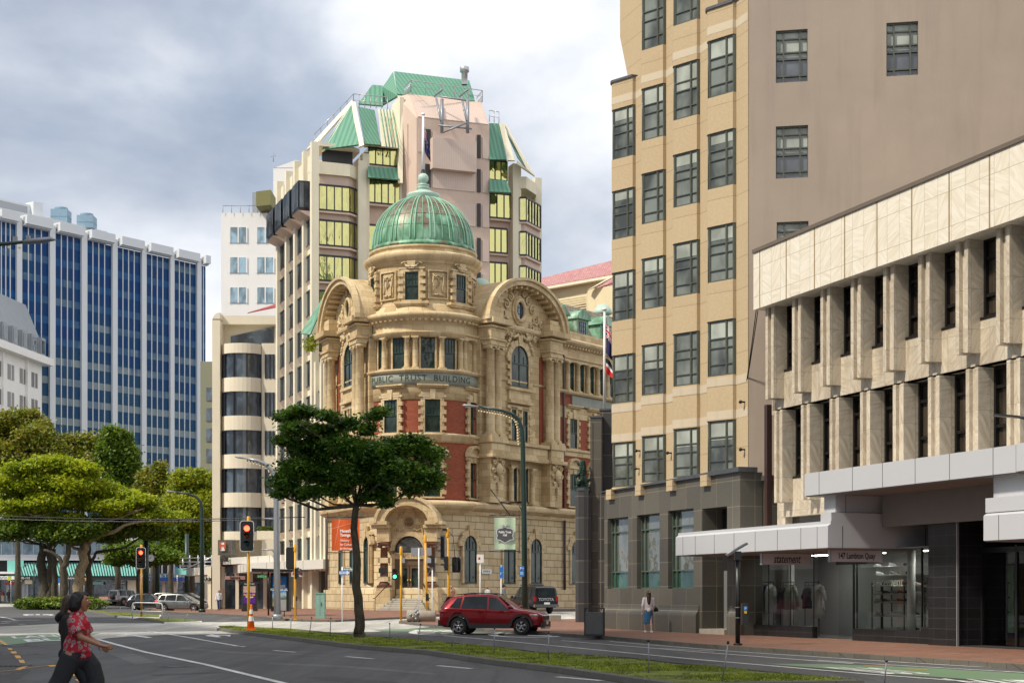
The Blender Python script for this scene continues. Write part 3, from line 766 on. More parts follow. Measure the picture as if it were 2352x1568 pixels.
for a, b in((xg0-.02,dx0-.25),(dx1+.25,xg1+.02)):
    prof =[(yg-.15,.1),(yg-.15,.78),(yg-.13,.86),(yg-.09,.92),(yg-.05,.98),(yg-.03,1.05),(yg-.02,1.16),(yg-.01,1.18),(yg+.05,1.18),(yg+.05,.1)]
    gp_ = MB(); gp_.extrude([(a,p[0],p[1])for p in prof],(b-a,0,0)); gp_.build('plinth',M_granite,cb)
m = MB(); m.xz([(xg0-.15,ztop),(xg1+.1,ztop),(xg1+.1,ztop+.17),(xg0-.15,ztop+.03)],yg-.12,0.05); m.xz([(xg1+.1,ztop-.32),(RF.x(1768,.3),ztop-.30),(RF.x(1768,.3),ztop-.14),(xg1+.1,ztop-.14)],.2,.9)
m.build('coping',M_lead,cb)
M_mirror = glass_dark('street_glass',(.22,.24,.22),tint=.1,spec=1.0,wob=.06,metal=.55)
M_greenfilm = glass_dark('green_film',(.015,.05,.035),tint=.3)
M_frame_g = plain('patina_frame',(.10,.14,.11),.5,.3,.4,scale=6)
for(x0,x1,z0,z1)in gw[:3]:
    yy = yg+.28; g = MB(); g.poly([(x0,yy,z0),(x1,yy,z0),(x1,yy,z1),(x0,yy,z1)]); wo_ = g.build('ground_floor_window',M_mirror,cb)
    g = MB(); h = z1-z0; g.poly([(x0,yy-.012,z0),(x1,yy-.012,z0),(x1,yy-.012,z0+h*.22),(x0,yy-.012,z0+h*.22)]); g.build('film',M_greenfilm,wo_)
    f = MB(); W_ = x1-x0
    for t in(0,.17,.86,1): xx = x0+W_*t; f.box(xx-.02 if t else xx,xx+.04 if t<1 else xx,yy-.09,yy-.02,z0,z1)
    for t in(0,.225,.79): f.box(x0,x1,yy-.085,yy-.025,z0+h*t,z0+h*t+.05)
    f.box(x0,x1,yy-.085,yy-.025,z1-.05,z1)
    f.build('frame',M_frame_g,wo_)
    sh = MB(); sh.box(x0,x1,yy,yy+.02,z0,z1)
d = MB(); d.box(dx0,dx1,yg+.85,yg+.9,.12,dz1); d.build('door_recess',M_dark,cb)
dd = MB(); xd0, xd1 = dx0+.25, dx1; dd.box(xd0,xd1,yg+.78,yg+.84,.3,RF.z(1310,xd0,yg+.8)); d_ = dd.build('door',plain('grey_door',(.17,.17,.17),.55,var=.05),cb)
m = MB(); m.box(dx0-.02,dx1+.02,yg-.12,yg+.9,.1,.30); m.build('door_step',plain('pale_step',(.34,.31,.25),.8,var=.3),cb)
def octo(cx_,cy_,w_,d_,c): return[(cx_-w_+c,cy_-d_),(cx_+w_-c,cy_-d_),(cx_+w_,cy_-d_+c),(cx_+w_,cy_+d_),(cx_-w_,cy_+d_),(cx_-w_,cy_-d_+c)]
PF = Frame((G(1337,1433).x,G(1337,1433).y,0),(.985,-.174))
pt = thing('granite_pier',PF.W(0,0,0),PF.rz,'stepped dark granite corner piers left of the cream block, a flagpole on top','pier')
m = MB(); xa, xb = PF.x(1320), PF.x(1351); za = PF.z(1126,0); m.prism([(xa,.25),(xa+.2,-.05),(xb-.22,-.05),(xb,.25),(xb,.9),(xa,.9)],.1,za); m.box(xb,PF.x(1358,.5),.3,.9,.1,PF.z(1132,0)); m.build('lion_pier',M_granite_d,pt)
m = MB(); m.prism([(xa-.02,.25),(xa+.19,-.08),(xb-.21,-.08),(xb+.02,.25),(xb+.02,.92),(xa-.02,.92)],za,za+.13); m.build('pier_cap',M_lead,pt)
m = MB(); xc_, xd_ = PF.x(1356,.6), PF.x(1381,.6); zb_ = PF.z(959,xc_,.6); m.box(xc_,xd_,.6,2.2,.1,zb_); m.box(xc_,xc_+.12,.57,.6,.1,zb_-.25); m.build('middle_pier',M_granite,pt)
m = MB(); xe_, xf_ = PF.x(1379,1.4), PF.x(1408,1.4); zc_ = PF.z(943,xe_,1.4); m.box(xe_,xf_,1.3,3.2,.1,zc_); m.box(xe_,xg0 and PF.x(1389,.55),.5,1.3,.1,PF.z(1135,xe_,.9)); m.build('tall_pier',M_granite_d,pt)
m = MB(); m.box(xc_-.04,xd_+.03,.56,2.2,zb_,zb_+.10); m.box(xe_-.04,xf_,1.26,3.2,zc_,zc_+.10); m.build('coping',M_lead,pt)
M_bronze = plain('green_bronze',(.022,.05,.036),.45,.5,.6,scale=3,bumps=.4)
def lion(loc,rz,lab,s=1.0):
    """heraldic lion seated upright on the pier, head up, forepaws on a shield"""
    t = thing('lion_statue',loc,rz,lab,'statue','bronze lions on the granite piers')
    m = MB()
    m.tube([(0,.0,.15),(.02,.02,.35),(-.02,0,.62),(-.06,0,.90),(-.04,0,1.12)],[.26,.27,.24,.20,.15],14,sc=(1,.85))
    m.ball((0,0,.16),.27,14,(1.05,.9,.7)); m.ball((-.06,0,.86),.22,14,(1,.95,1))
    for sy in(-1,1):
        m.tube([(.05,.17*sy,.40),(-.16,.19*sy,.34),(-.22,.18*sy,.14)],[.17,.14,.09],10)
        m.tube([(-.20,.17*sy,.12),(-.36,.17*sy,.06)],[.08,.07],8); m.ball((-.37,.17*sy,.06),.08,8,(1.2,1,.8))
        m.tube([(-.08,.17*sy,.92),(-.20,.20*sy,.72),(-.34,.12*sy,.64)],[.09,.075,.06],8); m.ball((-.36,.11*sy,.63),.07,8)
    m.ball((-.08,0,1.28),.15,14,(1.05,.9,1.05)); m.tube([(-.18,0,1.33),(-.30,0,1.33)],[.085,.06],10); m.ball((-.22,0,1.25),.06,8)
    o = m.build('body',M_bronze,t)
    m = MB(); rr = random.Random(3)
    for k in range(9):
        z = 1.40-.085*k
        for a in range(-100,101,25):
            r = .15+.012*min(k,5); m.ball((-.05+r*math.cos(R(a)),r*math.sin(R(a)),z),.052,6,(1,1,1.3))
    for sy in(-1,1): m.ball((-.04,.10*sy,1.43),.04,6)
    m.build('mane',M_bronze,t)
    m = MB(); sp =[(0,.78),(-.16,.74),(-.17,.4),(-.1,.16),(0,.04),(.1,.16),(.17,.4),(.16,.74)]
    m.extrude([(-.40,p[0],p[1])for p in sp],(.05,0,0)); m.build('shield',M_bronze,t)
    m = MB(); m.box(-.44,.34,-.3,.3,-.02,.08); m.build('base',M_bronze,t)
    for c in t.children: c.scale =(s,s,s)
    return t
lp = PF.W((xa+xb)/2+.02,.35,za+.13); lion(lp,PF.rz,'green bronze lion statue seated upright on the front granite pier',.98)
lp = PF.W(xb+.18,1.25,PF.z(1131,xb,1.2)); lion(lp,PF.rz,'second bronze lion statue half hidden behind the middle granite pier',.98)
m = MB(); m.box(xb-.1,xb+.5,.92,1.7,.1,PF.z(1131,xb,1.2)-.02); m.build('rear_pier',M_granite_d,pt)
def flag_cloth(name,w_,h_,drop,mat,parent,n=28,seed=2):
    """limp flag: local x away from the pole, hanging in folds; uv keeps the flag's own plane"""
    mb = MB(); P ={}
    for i in range(n+1):
        for j in range(n+1):
            s, t = i/n, j/n
            x = .055+w_*.27*s*(1+.35*t)+.03*math.sin(7*s+2*t)
            y = .16*math.sin(9.5*s+1.5*t+seed)*s**.5*(.5+.5*t)
            z = -h_*t-drop*s**1.15*(.8)+.03*math.sin(5*s+4*t)
            P[i,j] =(x,y,z)
    for i in range(n):
        for j in range(n):
            mb.poly([P[i,j+1],P[i+1,j+1],P[i+1,j],P[i,j]],uv=[(i/n,1-(j+1)/n),((i+1)/n,1-(j+1)/n),((i+1)/n,1-j/n),(i/n,1-j/n)],smooth=True)
    return mb.build(name,mat,parent)
def flagmat():
    m, n, b, o = newmat('ensign_cloth'); uv = N(n,'ShaderNodeTexCoord').outputs['UV']
    sp = N(n,'ShaderNodeSeparateXYZ'); n.links.new(uv,sp.inputs[0]); X, Y = sp.outputs[0], sp.outputs[1]
    blue =(.008,.010,.075); red =(.55,.012,.02); wh =(.75,.75,.75)
    cx_ = mathn(n,'LESS_THAN',X,.5); cy_ = mathn(n,'GREATER_THAN',Y,.5); can = mathn(n,'MULTIPLY',cx_,cy_)
    px = mathn(n,'SUBTRACT',mathn(n,'MULTIPLY',X,4),1); py = mathn(n,'SUBTRACT',mathn(n,'MULTIPLY',Y,4),3)
    ax = mathn(n,'ABSOLUTE',px); ay = mathn(n,'ABSOLUTE',py)
    dg = mathn(n,'ABSOLUTE',mathn(n,'SUBTRACT',ax,ay))
    c = mixc(n,mathn(n,'LESS_THAN',dg,.22),blue,wh); c = mixc(n,mathn(n,'LESS_THAN',dg,.09),c,red)
    mn_ = mathn(n,'MINIMUM',ax,ay); c = mixc(n,mathn(n,'LESS_THAN',mn_,.30),c,wh); c = mixc(n,mathn(n,'LESS_THAN',mn_,.17),c,red)
    f = mixc(n,can,blue,c)
    for(sx_,sy_,r)in((.75,.80,.045),(.66,.52,.04),(.85,.58,.038),(.75,.22,.05)):
        dx = mathn(n,'MULTIPLY',mathn(n,'SUBTRACT',X,sx_),1.7); dy = mathn(n,'SUBTRACT',Y,sy_)
        d2 = mathn(n,'SQRT',mathn(n,'ADD',mathn(n,'MULTIPLY',dx,dx),mathn(n,'MULTIPLY',dy,dy)))
        ang = mathn(n,'ARCTAN2',dx,dy); k = mathn(n,'ADD',mathn(n,'MULTIPLY',mathn(n,'COSINE',mathn(n,'MULTIPLY',ang,5)),.35),.75)
        q = mathn(n,'DIVIDE',d2,k)
        f = mixc(n,mathn(n,'LESS_THAN',q,r*1.5),f,wh); f = mixc(n,mathn(n,'LESS_THAN',q,r),f,red)
    n.links.new(f,b.inputs['Base Color']); b.inputs['Roughness'].default_value = .8; return m
def flagmat2():
    m, n, b, o = newmat('tricolour_cloth'); uv = N(n,'ShaderNodeTexCoord').outputs['UV']
    sp = N(n,'ShaderNodeSeparateXYZ'); n.links.new(uv,sp.inputs[0]); Y = sp.outputs[1]
    c = mixc(n,mathn(n,'LESS_THAN',Y,.62),(.012,.012,.015),(.75,.75,.75)); c = mixc(n,mathn(n,'LESS_THAN',Y,.42),c,(.60,.01,.015))
    n.links.new(c,b.inputs['Base Color']); b.inputs['Roughness'].default_value = .8; return m
xp = PF.x(1388.5,1.6); zp = zc_+.1
fpn = thing('flagpole',PF.W(xp,1.6,zp),PF.rz,'white flagpole standing on the tall granite pier left of the cream block','flagpole')
Lp = PF.z(712,xp,1.6)-zp
m = MB(); m.tube([(0,0,0),(0,0,Lp)],[.085,.055],12); m.build('pole',M_white,fpn)
m = MB(); m.lathe([(0,.16),(.08,.13),(.13,.05),(.13,0),(.05,-.02)],(0,0,Lp),12); m.build('finial',M_white,fpn)
fo_ = PF.W(xp,1.6,0); zf = PF.z(742,xp,1.6)
f1 = thing('flag',(fo_.x,fo_.y,zf),PF.rz,'limp navy ensign with red stars hanging from the flagpole by the cream block','flag')
flag_cloth('cloth',2.6,1.55,1.4,flagmat(),f1)
f2 = thing('flag',(fo_.x,fo_.y,PF.z(822,xp,1.6)),PF.rz,'black white and red flag hanging below the navy ensign','flag')
flag_cloth('cloth',2.4,.75,.95,flagmat2(),f2,seed=4)
def marble(name,c1,c2,bw,bh,vein=.4,dirt=.0,ms=.006,darkj=(.30,.26,.20)):
    m, n, b, o = newmat(name); uv = uvout(n)
    br = N(n,'ShaderNodeTexBrick'); br.offset = 0; n.links.new(uv,br.inputs['Vector'])
    br.inputs['Scale'].default_value = 1; br.inputs['Brick Width'].default_value = bw; br.inputs['Row Height'].default_value = bh; br.inputs['Mortar Size'].default_value = ms
    br.inputs['Color1'].default_value =(0,0,0,1); br.inputs['Color2'].default_value =(1,1,1,1); br.inputs['Mortar'].default_value =(.5,.5,.5,1)
    rot = N(n,'ShaderNodeVectorRotate',rotation_type='Z_AXIS'); n.links.new(uv,rot.inputs['Vector'])
    n.links.new(mathn(n,'MULTIPLY',mathn(n,'SUBTRACT',br.outputs[0],.5),2.6),rot.inputs['Angle'])
    v = noise(n,mapping(n,rot.outputs[0],(.8,7,1)),1.1,7,.62,.9)
    c = mixc(n,ramp(n,v,[(.42,(0,)*3),(.70,(1,)*3)]),c1,c2)
    c = mixc(n,vein,c,mixc(n,br.outputs[0],(.40,.38,.34),(.62,.60,.56)),'OVERLAY')
    if dirt:
        t = noise(n,mapping(n,uv,(1,.3,1)),1.2,6,.7); c = mixc(n,mathn(n,'MULTIPLY',ramp(n,t,[(.45,(0,)*3),(.75,(1,)*3)]),dirt),c,(.20,.15,.10))
        sp_ = noise(n,uv,6.5,2,.4); c = mixc(n,mathn(n,'MULTIPLY',ramp(n,sp_,[(.70,(0,)*3),(.76,(1,)*3)]),.7),c,(.25,.13,.06))
    c = mixc(n,br.outputs['Fac'],c,darkj); n.links.new(c,b.inputs['Base Color']); b.inputs['Roughness'].default_value = .45
    bump(n,b,mathn(n,'MULTIPLY',br.outputs['Fac'],-1),.3,.01)
    return m
M_marb = marble('marble_fascia',(.78,.735,.64),(.65,.575,.45),.63,.99,.35)
M_marb2 = marble('marble_wall',(.60,.54,.44),(.42,.34,.25),.64,1.12,.3,.6)
M_brglass = glass_dark('bronze_glass',(.022,.017,.012),tint=.6)
M_brmet = plain('dark_bronze_frame',(.012,.011,.010),.4,.3,0)
mbd = thing('marble_building',RF.W(6,0,0),RF.rz,'low marble clad building with ribbed window fins and a deep pale fascia','building')
OX = RF.O; RF2 = Frame(RF.W(6,0,0),(.3437,-.9391))
XE = RF2.x(2352,0)+6
yf = -1.0; xl = RF2.x(1730.5,yf); ztf, zbf = RF2.z(582,xl,yf), RF2.z(712,xl,yf)
m = MB(); m.box(xl,XE,yf,1.5,zbf,ztf); m.build('fascia',M_marb,mbd)
m = MB()
fl_u =[1758.2,1819.1,1884,1953.2,2027.7,2107.4,2193.8,2288]
x0f = RF2.x(1758.2,-.75); x7f = RF2.x(2288,-.75); pit =(x7f-x0f)/7
for k in range(0,12): xx = x0f+pit*(k)+.05; m.box(xx-.03,xx+.03,yf-.005,yf-.001,zbf,ztf)
m.build('fascia_joint',plain('stained_joint',(.30,.21,.11),.8,var=.3),mbd)
m = MB(); m.box(xl-.03,XE,yf-.05,1.6,ztf,ztf+.12); m.build('parapet_cap',plain('bronze_cap',(.14,.11,.08),.5,var=.15),mbd)
mw_ = MB(); xw0 = RF2.x(1765,0)
def floorrow(zwt,zwb,zft,zfb,y0,zsp0,zsp1,x0,n,cut=None):
    """a floor of windows between ribbed fins; y0 = wall plane"""
    for k in range(n):
        xf = x0+pit*k
        fn = MB(); fb = zfb if(cut is None or xf>cut)else zfb
        fn.box(xf,xf+.16,y0-.42,y0+.3,fb,zft); fn.box(xf+.16,xf+.40,y0-.30,y0+.3,fb+.06,zft); fn.box(xf+.40,xf+.56,y0-.42,y0+.3,fb,zft)
        fn.build('fin',M_marb2,mbd)
        g = MB(); xa_, xb_ = xf+.56, xf+pit; g.poly([(xa_,y0+.22,zwb),(xb_,y0+.22,zwb),(xb_,y0+.22,zwt),(xa_,y0+.22,zwt)]); wo_ = g.build('window',M_brglass,mbd)
        f = MB(); h = zwt-zwb
        f.box(xa_,xa_+.09,y0+.10,y0+.21,zwb,zwt); f.box(xb_-.07,xb_,y0+.10,y0+.21,zwb,zwt)
        for t in(0,.26,.74): f.box(xa_,xb_,y0+.12,y0+.215,zwb+h*t,zwb+h*t+.09)
        f.box(xa_,xb_,y0+.12,y0+.215,zwt-.08,zwt); f.box(xa_,xb_,y0-.02,y0+.12,zwb-.07,zwb)
        f.build('frame',M_brmet,wo_)
    xs0 = x0-.25
    mw_.box(xs0,XE,y0,y0+.5,zsp0,zsp1)
zA = zbf
z = lambda v, u, y: RF2.z(v,RF2.x(u,y),y)
zu_b = z(858.5,1800,.15); zu_fb = z(914.6,1774,-.7)
floorrow(zA,zu_b,zA,zu_fb,-.33,z(940,1812,0),zu_b-.07,x0f,9)
x0g = RF2.x(1778,-.42); zl_t = z(942,1817,0); zl_b = z(1095.8,1817,.15); zl_fb = z(1153,1790,-.4)
floorrow(zl_t,zl_b,zl_t,zl_fb,0.0,z(1187,1800,0),zl_b-.07,x0g,9)
mw_.box(x0g-.55,x0g,.02,.5,3.2,zl_t); mw_.box(x0f-.3,x0f,-.33,.5,zl_t-.1,zbf); mw_.box(x0f-.3,XE,.35,1.0,zl_t,zbf); mw_.box(x0g-.5,XE,.3,1.0,z(1187,1800,0),zl_t)
mw_.box(x0f-.3,XE,-.33,.0,z(940,1812,0)-.0,z(940,1812,0)+.02)
mw_.box(x0g-.5,RF2.x(1850,0),.1,.5,3.3,z(1187,1800,0)-.55)
mw_.build('wall',M_marb2,mbd)
m = MB(); m.box(x0g,RF2.x(1960,0),.3,.35,z(1187,1800,0)-.6,z(1187,1800,0)); m.build('clerestory_window',M_brglass,mbd)
m = MB(); m.box(RF2.x(1764,.2),RF2.x(1764,.2)+.2,.05,.25,3.3,z(930,1766,.2)); m.build('downpipe',plain('brown_pipe',(.045,.022,.018),.5,var=.3),mbd)
m = MB(); m.box(x0g,XE,3.2,3.4,.1,ztf-.2); m.box(xl+.2,XE,.9,10,ztf-.4,ztf-.2); m.box(x0g-.5,x0g,.5,9,3.2,ztf-.4); m.build('rear_wall',plain('plaster',(.30,.29,.28),.9,var=.05),mbd)
M_panel = plain('silver_panel',(.60,.61,.64),.38,.25,.04,scale=.6)
M_joint = plain('panel_joint',(.05,.05,.055),.7,var=0)
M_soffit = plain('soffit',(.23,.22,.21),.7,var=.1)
def canopy(name,x0,x1,y0,y1,z0,z1,joints,lab,lip=0,cutlip=None,retj=()):
    t = thing(name,RF2.W(x0,y0,z0),RF2.rz,lab,'canopy','silver panelled shop canopies'); W_, D_, H_ = x1-x0, y1-y0, z1-z0
    m = MB()
    if lip: m.extrude([(0,.0,0),(W_,.0,0),(W_,.0,H_-lip),(W_,.10,H_-lip+.06),(0,.10,H_-lip+.06),(0,.0,H_-lip)][:4]and[(0,0,0),(0,D_,0),(0,D_,H_-lip+.07),(0,.10,H_-lip+.07),(0,0,H_-lip)][::-1],(W_,0,0)); m.box(0,W_,.10,D_,H_-lip+.071,H_)
    else: m.box(0,W_,0,D_,0,H_)
    m.build('panel',M_panel,t)
    j = MB()
    for xx in joints: j.box(xx-x0-.010,xx-x0+.010,-.004,.02,.0,H_-lip)
    for yy in retj: j.box(W_-.02,W_+.004,yy-y0-.010,yy-y0+.010,0,H_-lip)
    if j.f: j.build('panel_joint',M_joint,t)
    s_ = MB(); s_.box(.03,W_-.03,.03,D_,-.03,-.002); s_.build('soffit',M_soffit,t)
    return t
yc = -2.35
def xu(u,y=yc): return RF2.x(u,y)
zc0, zc1 = RF2.z(1275,xu(1552),yc), RF2.z(1223.5,xu(1552),yc)
cj =[xu(u)for u in(1568.6,1597,1640.7,1686,1734.5,1785.6,1839.4,1877)]
yr = RF2.y(2166,xu(1901.6))
canopy('shop_canopy',xu(1552),xu(1901.6),yc,yr,zc0,zc1,cj,'long low silver canopy over the clothes shop and the granite base',lip=.16,retj=[RF2.y(1935,xu(1901.6)),RF2.y(2126,xu(1901.6))])
zr = RF2.z(1176.8,xu(1895),yc)
x1c = xu(1901.6)
t = thing('canopy_upstand',RF2.W(xu(1877),yc+.12,zc1+.002),RF2.rz,'silver upstand block on top of the low shop canopy corner','canopy block')
m = MB(); m.box(0,x1c-xu(1877),0,yr-yc-.2,0,zr-zc1); m.build('panel',M_panel,t)
zm = RF2.z(1136,xu(1893,-1.9),-1.9)
t = thing('canopy_fascia_block',RF2.W(xu(1893,-1.95),-1.95,zr+.03),RF2.rz,'recessed silver block between the lower and the upper canopy','canopy block')
m = MB(); xq = xu(1919,-1.95)-xu(1893,-1.95); m.box(0,xq,0,RF2.y(2130,xu(1919,-1.95))+1.95,0,zm-zr+.1); m.build('panel',M_panel,t)
j = MB(); yj = RF2.y(2120,xu(1919,-1.95))+1.95; j.box(xq-.01,xq+.004,yj,yj+.015,0,zm-zr); j.box(xq-.01,xq+.004,.35,.365,0,zm-zr); j.build('panel_joint',M_joint,t)
zu0, zu1 = RF2.z(1138.6,xu(1848),yc), RF2.z(1087.5,xu(1848),yc)
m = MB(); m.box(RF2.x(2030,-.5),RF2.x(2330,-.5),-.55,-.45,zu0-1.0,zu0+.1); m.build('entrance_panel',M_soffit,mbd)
canopy('entrance_canopy',xu(1848),xu(2333),yc,2.0,zu0,zu1,[xu(u)for u in(1881.4,1958,2027,2102,2181,2281)],'long upper silver canopy running above the shop entrance')
canopy('entrance_canopy',xu(2334),XE,yc,1.5,zu0+.02,zu1+.02,[xu(2600)],'near end of the upper silver canopy cut by the right edge of the picture')
zz0, zz1 = RF2.z(1241,xu(2259),yc), RF2.z(1144,xu(2259),yc)
canopy('shop_canopy',xu(2259),XE,yc,1.2,zz0,zz0+(zz1-zz0)*.66,[xu(2294),xu(2420)],'silver canopy stub at the right edge above the dark glass doors',lip=.08)
t = thing('canopy_upstand',RF2.W(xu(2259),yc+.06,zz0+(zz1-zz0)*.66+.002),RF2.rz,'silver upstand on the canopy stub at the right edge','canopy block')
m = MB(); m.box(0,XE-xu(2259),0,3.3,0,(zz1-zz0)*.34); m.build('panel',M_panel,t)
t = thing('canopy_fascia_block',RF2.W(xu(2282,-1.95),-1.95,zz1+.02),RF2.rz,'silver block under the upper canopy at the right edge','canopy block')
m = MB(); m.box(0,XE-xu(2282),0,3,0,zu0-zz1-.05); m.box(.4,.42,-.004,0,0,zu0-zz1-.05); m.build('panel',M_panel,t)
M_clear = glass_clear('shop_glass',(.84,.90,.87),.02); M_tile = masonry('black_tile',(.010,.010,.011),(.016,.016,.017),(.055,.055,.06),.6,.3,.006,0,.35,.1,0)
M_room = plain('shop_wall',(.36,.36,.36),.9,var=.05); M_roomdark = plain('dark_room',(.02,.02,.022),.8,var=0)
sf = thing('shopfront',RF2.W(0,0,0),RF2.rz,'black framed clothes shop front with glass doors under the low canopy','shopfront')
zg = .12; sx0, sx1, sx2, sx3, sx4 =[RF2.x(u,0)for u in(1714,1869,1961,2118,2153)]
ztp = zc0-.02
for a, b, h in((sx0,sx1,.38),(sx2,sx3,.38),(sx3,sx4,.5)): m = MB(); m.box(a,b,-.05,.15,zg-.02,zg+h); m.build('plinth',M_tile,sf)
def pane(name,a,b,y,z0,z1,mat=M_clear):
    g = MB(); g.poly([(a,y,z0),(b,y,z0),(b,y,z1),(a,y,z1)]); return g.build(name,mat,sf)
pane('shop_window',sx0,sx1,0,zg+.38,ztp); pane('shop_window',sx2,sx3,0,zg+.38,ztp); pane('shop_window',sx3,sx4,0.0,zg+.5,ztp)
dm =(sx1+sx2)/2
pane('glass_door',sx1+.1,dm,.9,zg+.05,ztp-.4); pane('glass_door',dm,sx2-.1,.9,zg+.05,ztp-.4)
m = MB()
for u in(1765.5,1815.6,1869): xx = RF2.x(u,0); m.box(xx-.012,xx+.012,-.01,.02,zg+.38,ztp)
for u in(1961,2118,2153): xx = RF2.x(u,0); m.box(xx-.02,xx+.02,-.03,.03,zg+.38,ztp)
m.box(sx0-.2,sx0,-.1,.3,zg-.02,ztp); m.box(sx1,sx2,.86,.94,ztp-.4,ztp); m.box(dm-.02,dm+.02,.88,.92,zg,ztp-.4)
m.build('frame',M_black,sf)
m = MB(); m.box(sx4-.06,sx4+.03,-.06,.0,zg,ztp); m.build('edge_trim',plain('pale_green_trim',(.36,.38,.27),.5,var=0),sf)
m = MB()
for u in(1892,2025-62): xx = RF2.x(u,.8); m.tube([(xx,.86,1.0),(xx,.78,1.02),(xx,.78,1.75),(xx,.86,1.77)],.022,6)
m.build('door_handle',M_chrome,sf)
pil0, pil1 = RF2.x(2155,-.1), RF2.x(2193,-.35)
m = MB(); m.box(sx4+.05,pil1+.1,-.35,3,zg-.02,ztp+1.2); m.build('tiled_pillar',M_tile,sf)
m = MB(); m.box(pil1+.1,pil1+.13,-.37,-.3,zg-.02,ztp+1.2); m.build('pillar_trim',M_alu,sf)
m = MB(); m.box(sx0-.2,sx4+.05,3.1,3.15,zg,zc0+.03); m.box(sx0-.25,sx0-.2,.3,3.1,zg,zc0+.03); m.box(sx0,sx4,.05,3.1,zc0-.01,zc0+.03); m.build('shop_wall',M_room,sf)
m = MB(); m.box(sx0-.2,sx4,.16,3.1,zg-.02,zg+.01); m.build('shop_floor',plain('shop_floor',(.22,.21,.2),.4,var=.1),sf)
m = MB(); m.tube([(RF2.x(2093,.9),.9,zg),(RF2.x(2093,.9),.9,zc0)],.13,14); m.tube([(RF2.x(1817,1.5),1.5,zg),(RF2.x(1817,1.5),1.5,zc0)],.12,14); m.build('round_column',M_white,sf)
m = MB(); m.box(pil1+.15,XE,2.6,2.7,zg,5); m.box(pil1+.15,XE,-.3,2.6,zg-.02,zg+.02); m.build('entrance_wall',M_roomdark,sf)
rx = RF2.x(2259,0.9)
for(u0,u1)in((2259,2335),(2337,2440)): pane('glass_door',RF2.x(u0,.5),RF2.x(u1,.5),.5,zg+.05,zz0-.2)
m = MB()
for u in(2256,2336): xx = RF2.x(u,.5); m.box(xx-.04,xx+.04,.46,.54,zg,zz0)
m.box(RF2.x(2256,.5),XE,.46,.54,zz0-.2,zz0-.05); m.build('frame',M_black,sf)
dirb = thing('directory_board',RF2.W(RF2.x(2300,1.4),1.4,zg+.02),RF2.rz,'pale green lettered directory board behind the glass doors at the right edge','board')
m = MB(); m.box(-.55,.55,0,.12,.35,2.3); m.build('panel',plain('pale_green_board',(.30,.50,.42),.5,var=.05),dirb)
m = MB(); m.box(-.6,.6,-.02,.14,0,.35); m.build('base',M_black,dirb)
m = MB()
for k in range(9):
    for a, b in((-.42,-.05),(.08,.08+.1*(1+k%3))): m.box(a,b,-.006,0,2.05-k*.14,2.08-k*.14)
m.build('lettering',M_black,dirb)
M_signlit = plain('pale_sign_face',(.55,.52,.55),.5,var=.04)
def blade(u0,u1,v0,v1,txt,lab,y0,size,bold,shear,sx):
    x = RF2.x(u0,y0); y1 = RF2.y(u1,x); z0, z1 = RF2.z(v1,x,y0), RF2.z(v0,x,y0)
    fr_ = Frame(RF2.W(x,y0,0),(RF2.ey.x,RF2.ey.y))
    t = thing('blade_sign',RF2.W(x,y0,z0),fr_.rz,lab,'sign','signs hung under the shop canopy'); W_ = y1-y0
    m = MB(); m.box(.04,W_-.04,0,.12,0,z1-z0); m.build('face',M_signlit,t)
    m = MB(); m.box(0,.04,-.01,.13,-.01,z1-z0+.01); m.box(W_-.04,W_,-.01,.13,-.01,z1-z0+.01)
    for q in(.25,.75): m.box(W_*q-.02,W_*q+.02,.04,.08,z1-z0,max(z1-z0+.02,zc0-z0-.04))
    m.build('end_cap',M_alu,t)
    text_mesh(txt,size,'lettering',M_black,t,TM(W_/2,-.004,(z1-z0)/2),.004,sx=sx,shear=shear,bold=bold)
blade(1750,1864,1270.6,1295.5,'statement','pale hanging sign with slanted black shop lettering',-2.0,.40,.004,.25,.62)
blade(1906.7,2027.7,1262.7,1289,'147 Lambton Quay','pale hanging sign with the street address 147 Lambton Quay',-1.9,.25,.004,0,.68)
xx = RF2.x(2037,-.02); text_mesh('statement',.42,'window_lettering',plain('frosted_green',(.30,.38,.33),.6,var=0),sf,TM(xx,-.012,RF2.z(1336,xx)),.002,sx=.98,shear=.25,bold=.004)
def garment(u,v,colr,lab,L=1.0,wd=.26,sleeve=.6,y=.9):
    x = RF2.x(u,y); zt_ = RF2.z(v,x,y)
    t = thing('garment',RF2.W(x,y,zt_),RF2.rz,lab,'garment','clothes hanging in the shop window'); m = MB()
    m.tube([(0,0,0),(0,0,-.08),(0,0,-.3),(0,0,-L*.65),(0,0,-L)],[.06,wd*.75,wd,wd*.92,wd*.98],14,sc=(1,.38))
    for s in(-1,1): m.tube([(s*wd*.7,0,-.1),(s*(wd+.1),0,-.35),(s*(wd+.14),.02,-.1-sleeve)],[.085,.075,.06],8)
    o = m.build('cloth',plain('cloth_'+lab.split()[0],colr,.9,var=.2,scale=5),t)
    m = MB(); m.tube([(0,0,.0),(0,0,.06),(.03,0,.10),(0,0,.12)],.008,5); m.build('hanger_hook',M_dark,t)
garment(1752,1341,(.02,.05,.42),'blue hoodie hanging leftmost in the shop window',1.1,.26,.9)
garment(1770,1341,(.65,.66,.64),'white t-shirt hanging right of the blue hoodie',1.0,.25,.35,.7)
garment(1799,1346,(.03,.03,.035),'black jumper hanging in the middle of the shop window',.8,.24,.5)
garment(1817,1341,(.20,.22,.17),'olive jacket hanging beside the white column in the shop window',.9,.28,.7)
garment(1856,1347,(.02,.02,.025),'black t-shirt with a red print hanging left of the pale grey one',.75,.24,.3)
garment(1880,1341,(.32,.33,.31),'pale grey t-shirt hanging rightmost in the shop window',1.15,.27,.45,.7)
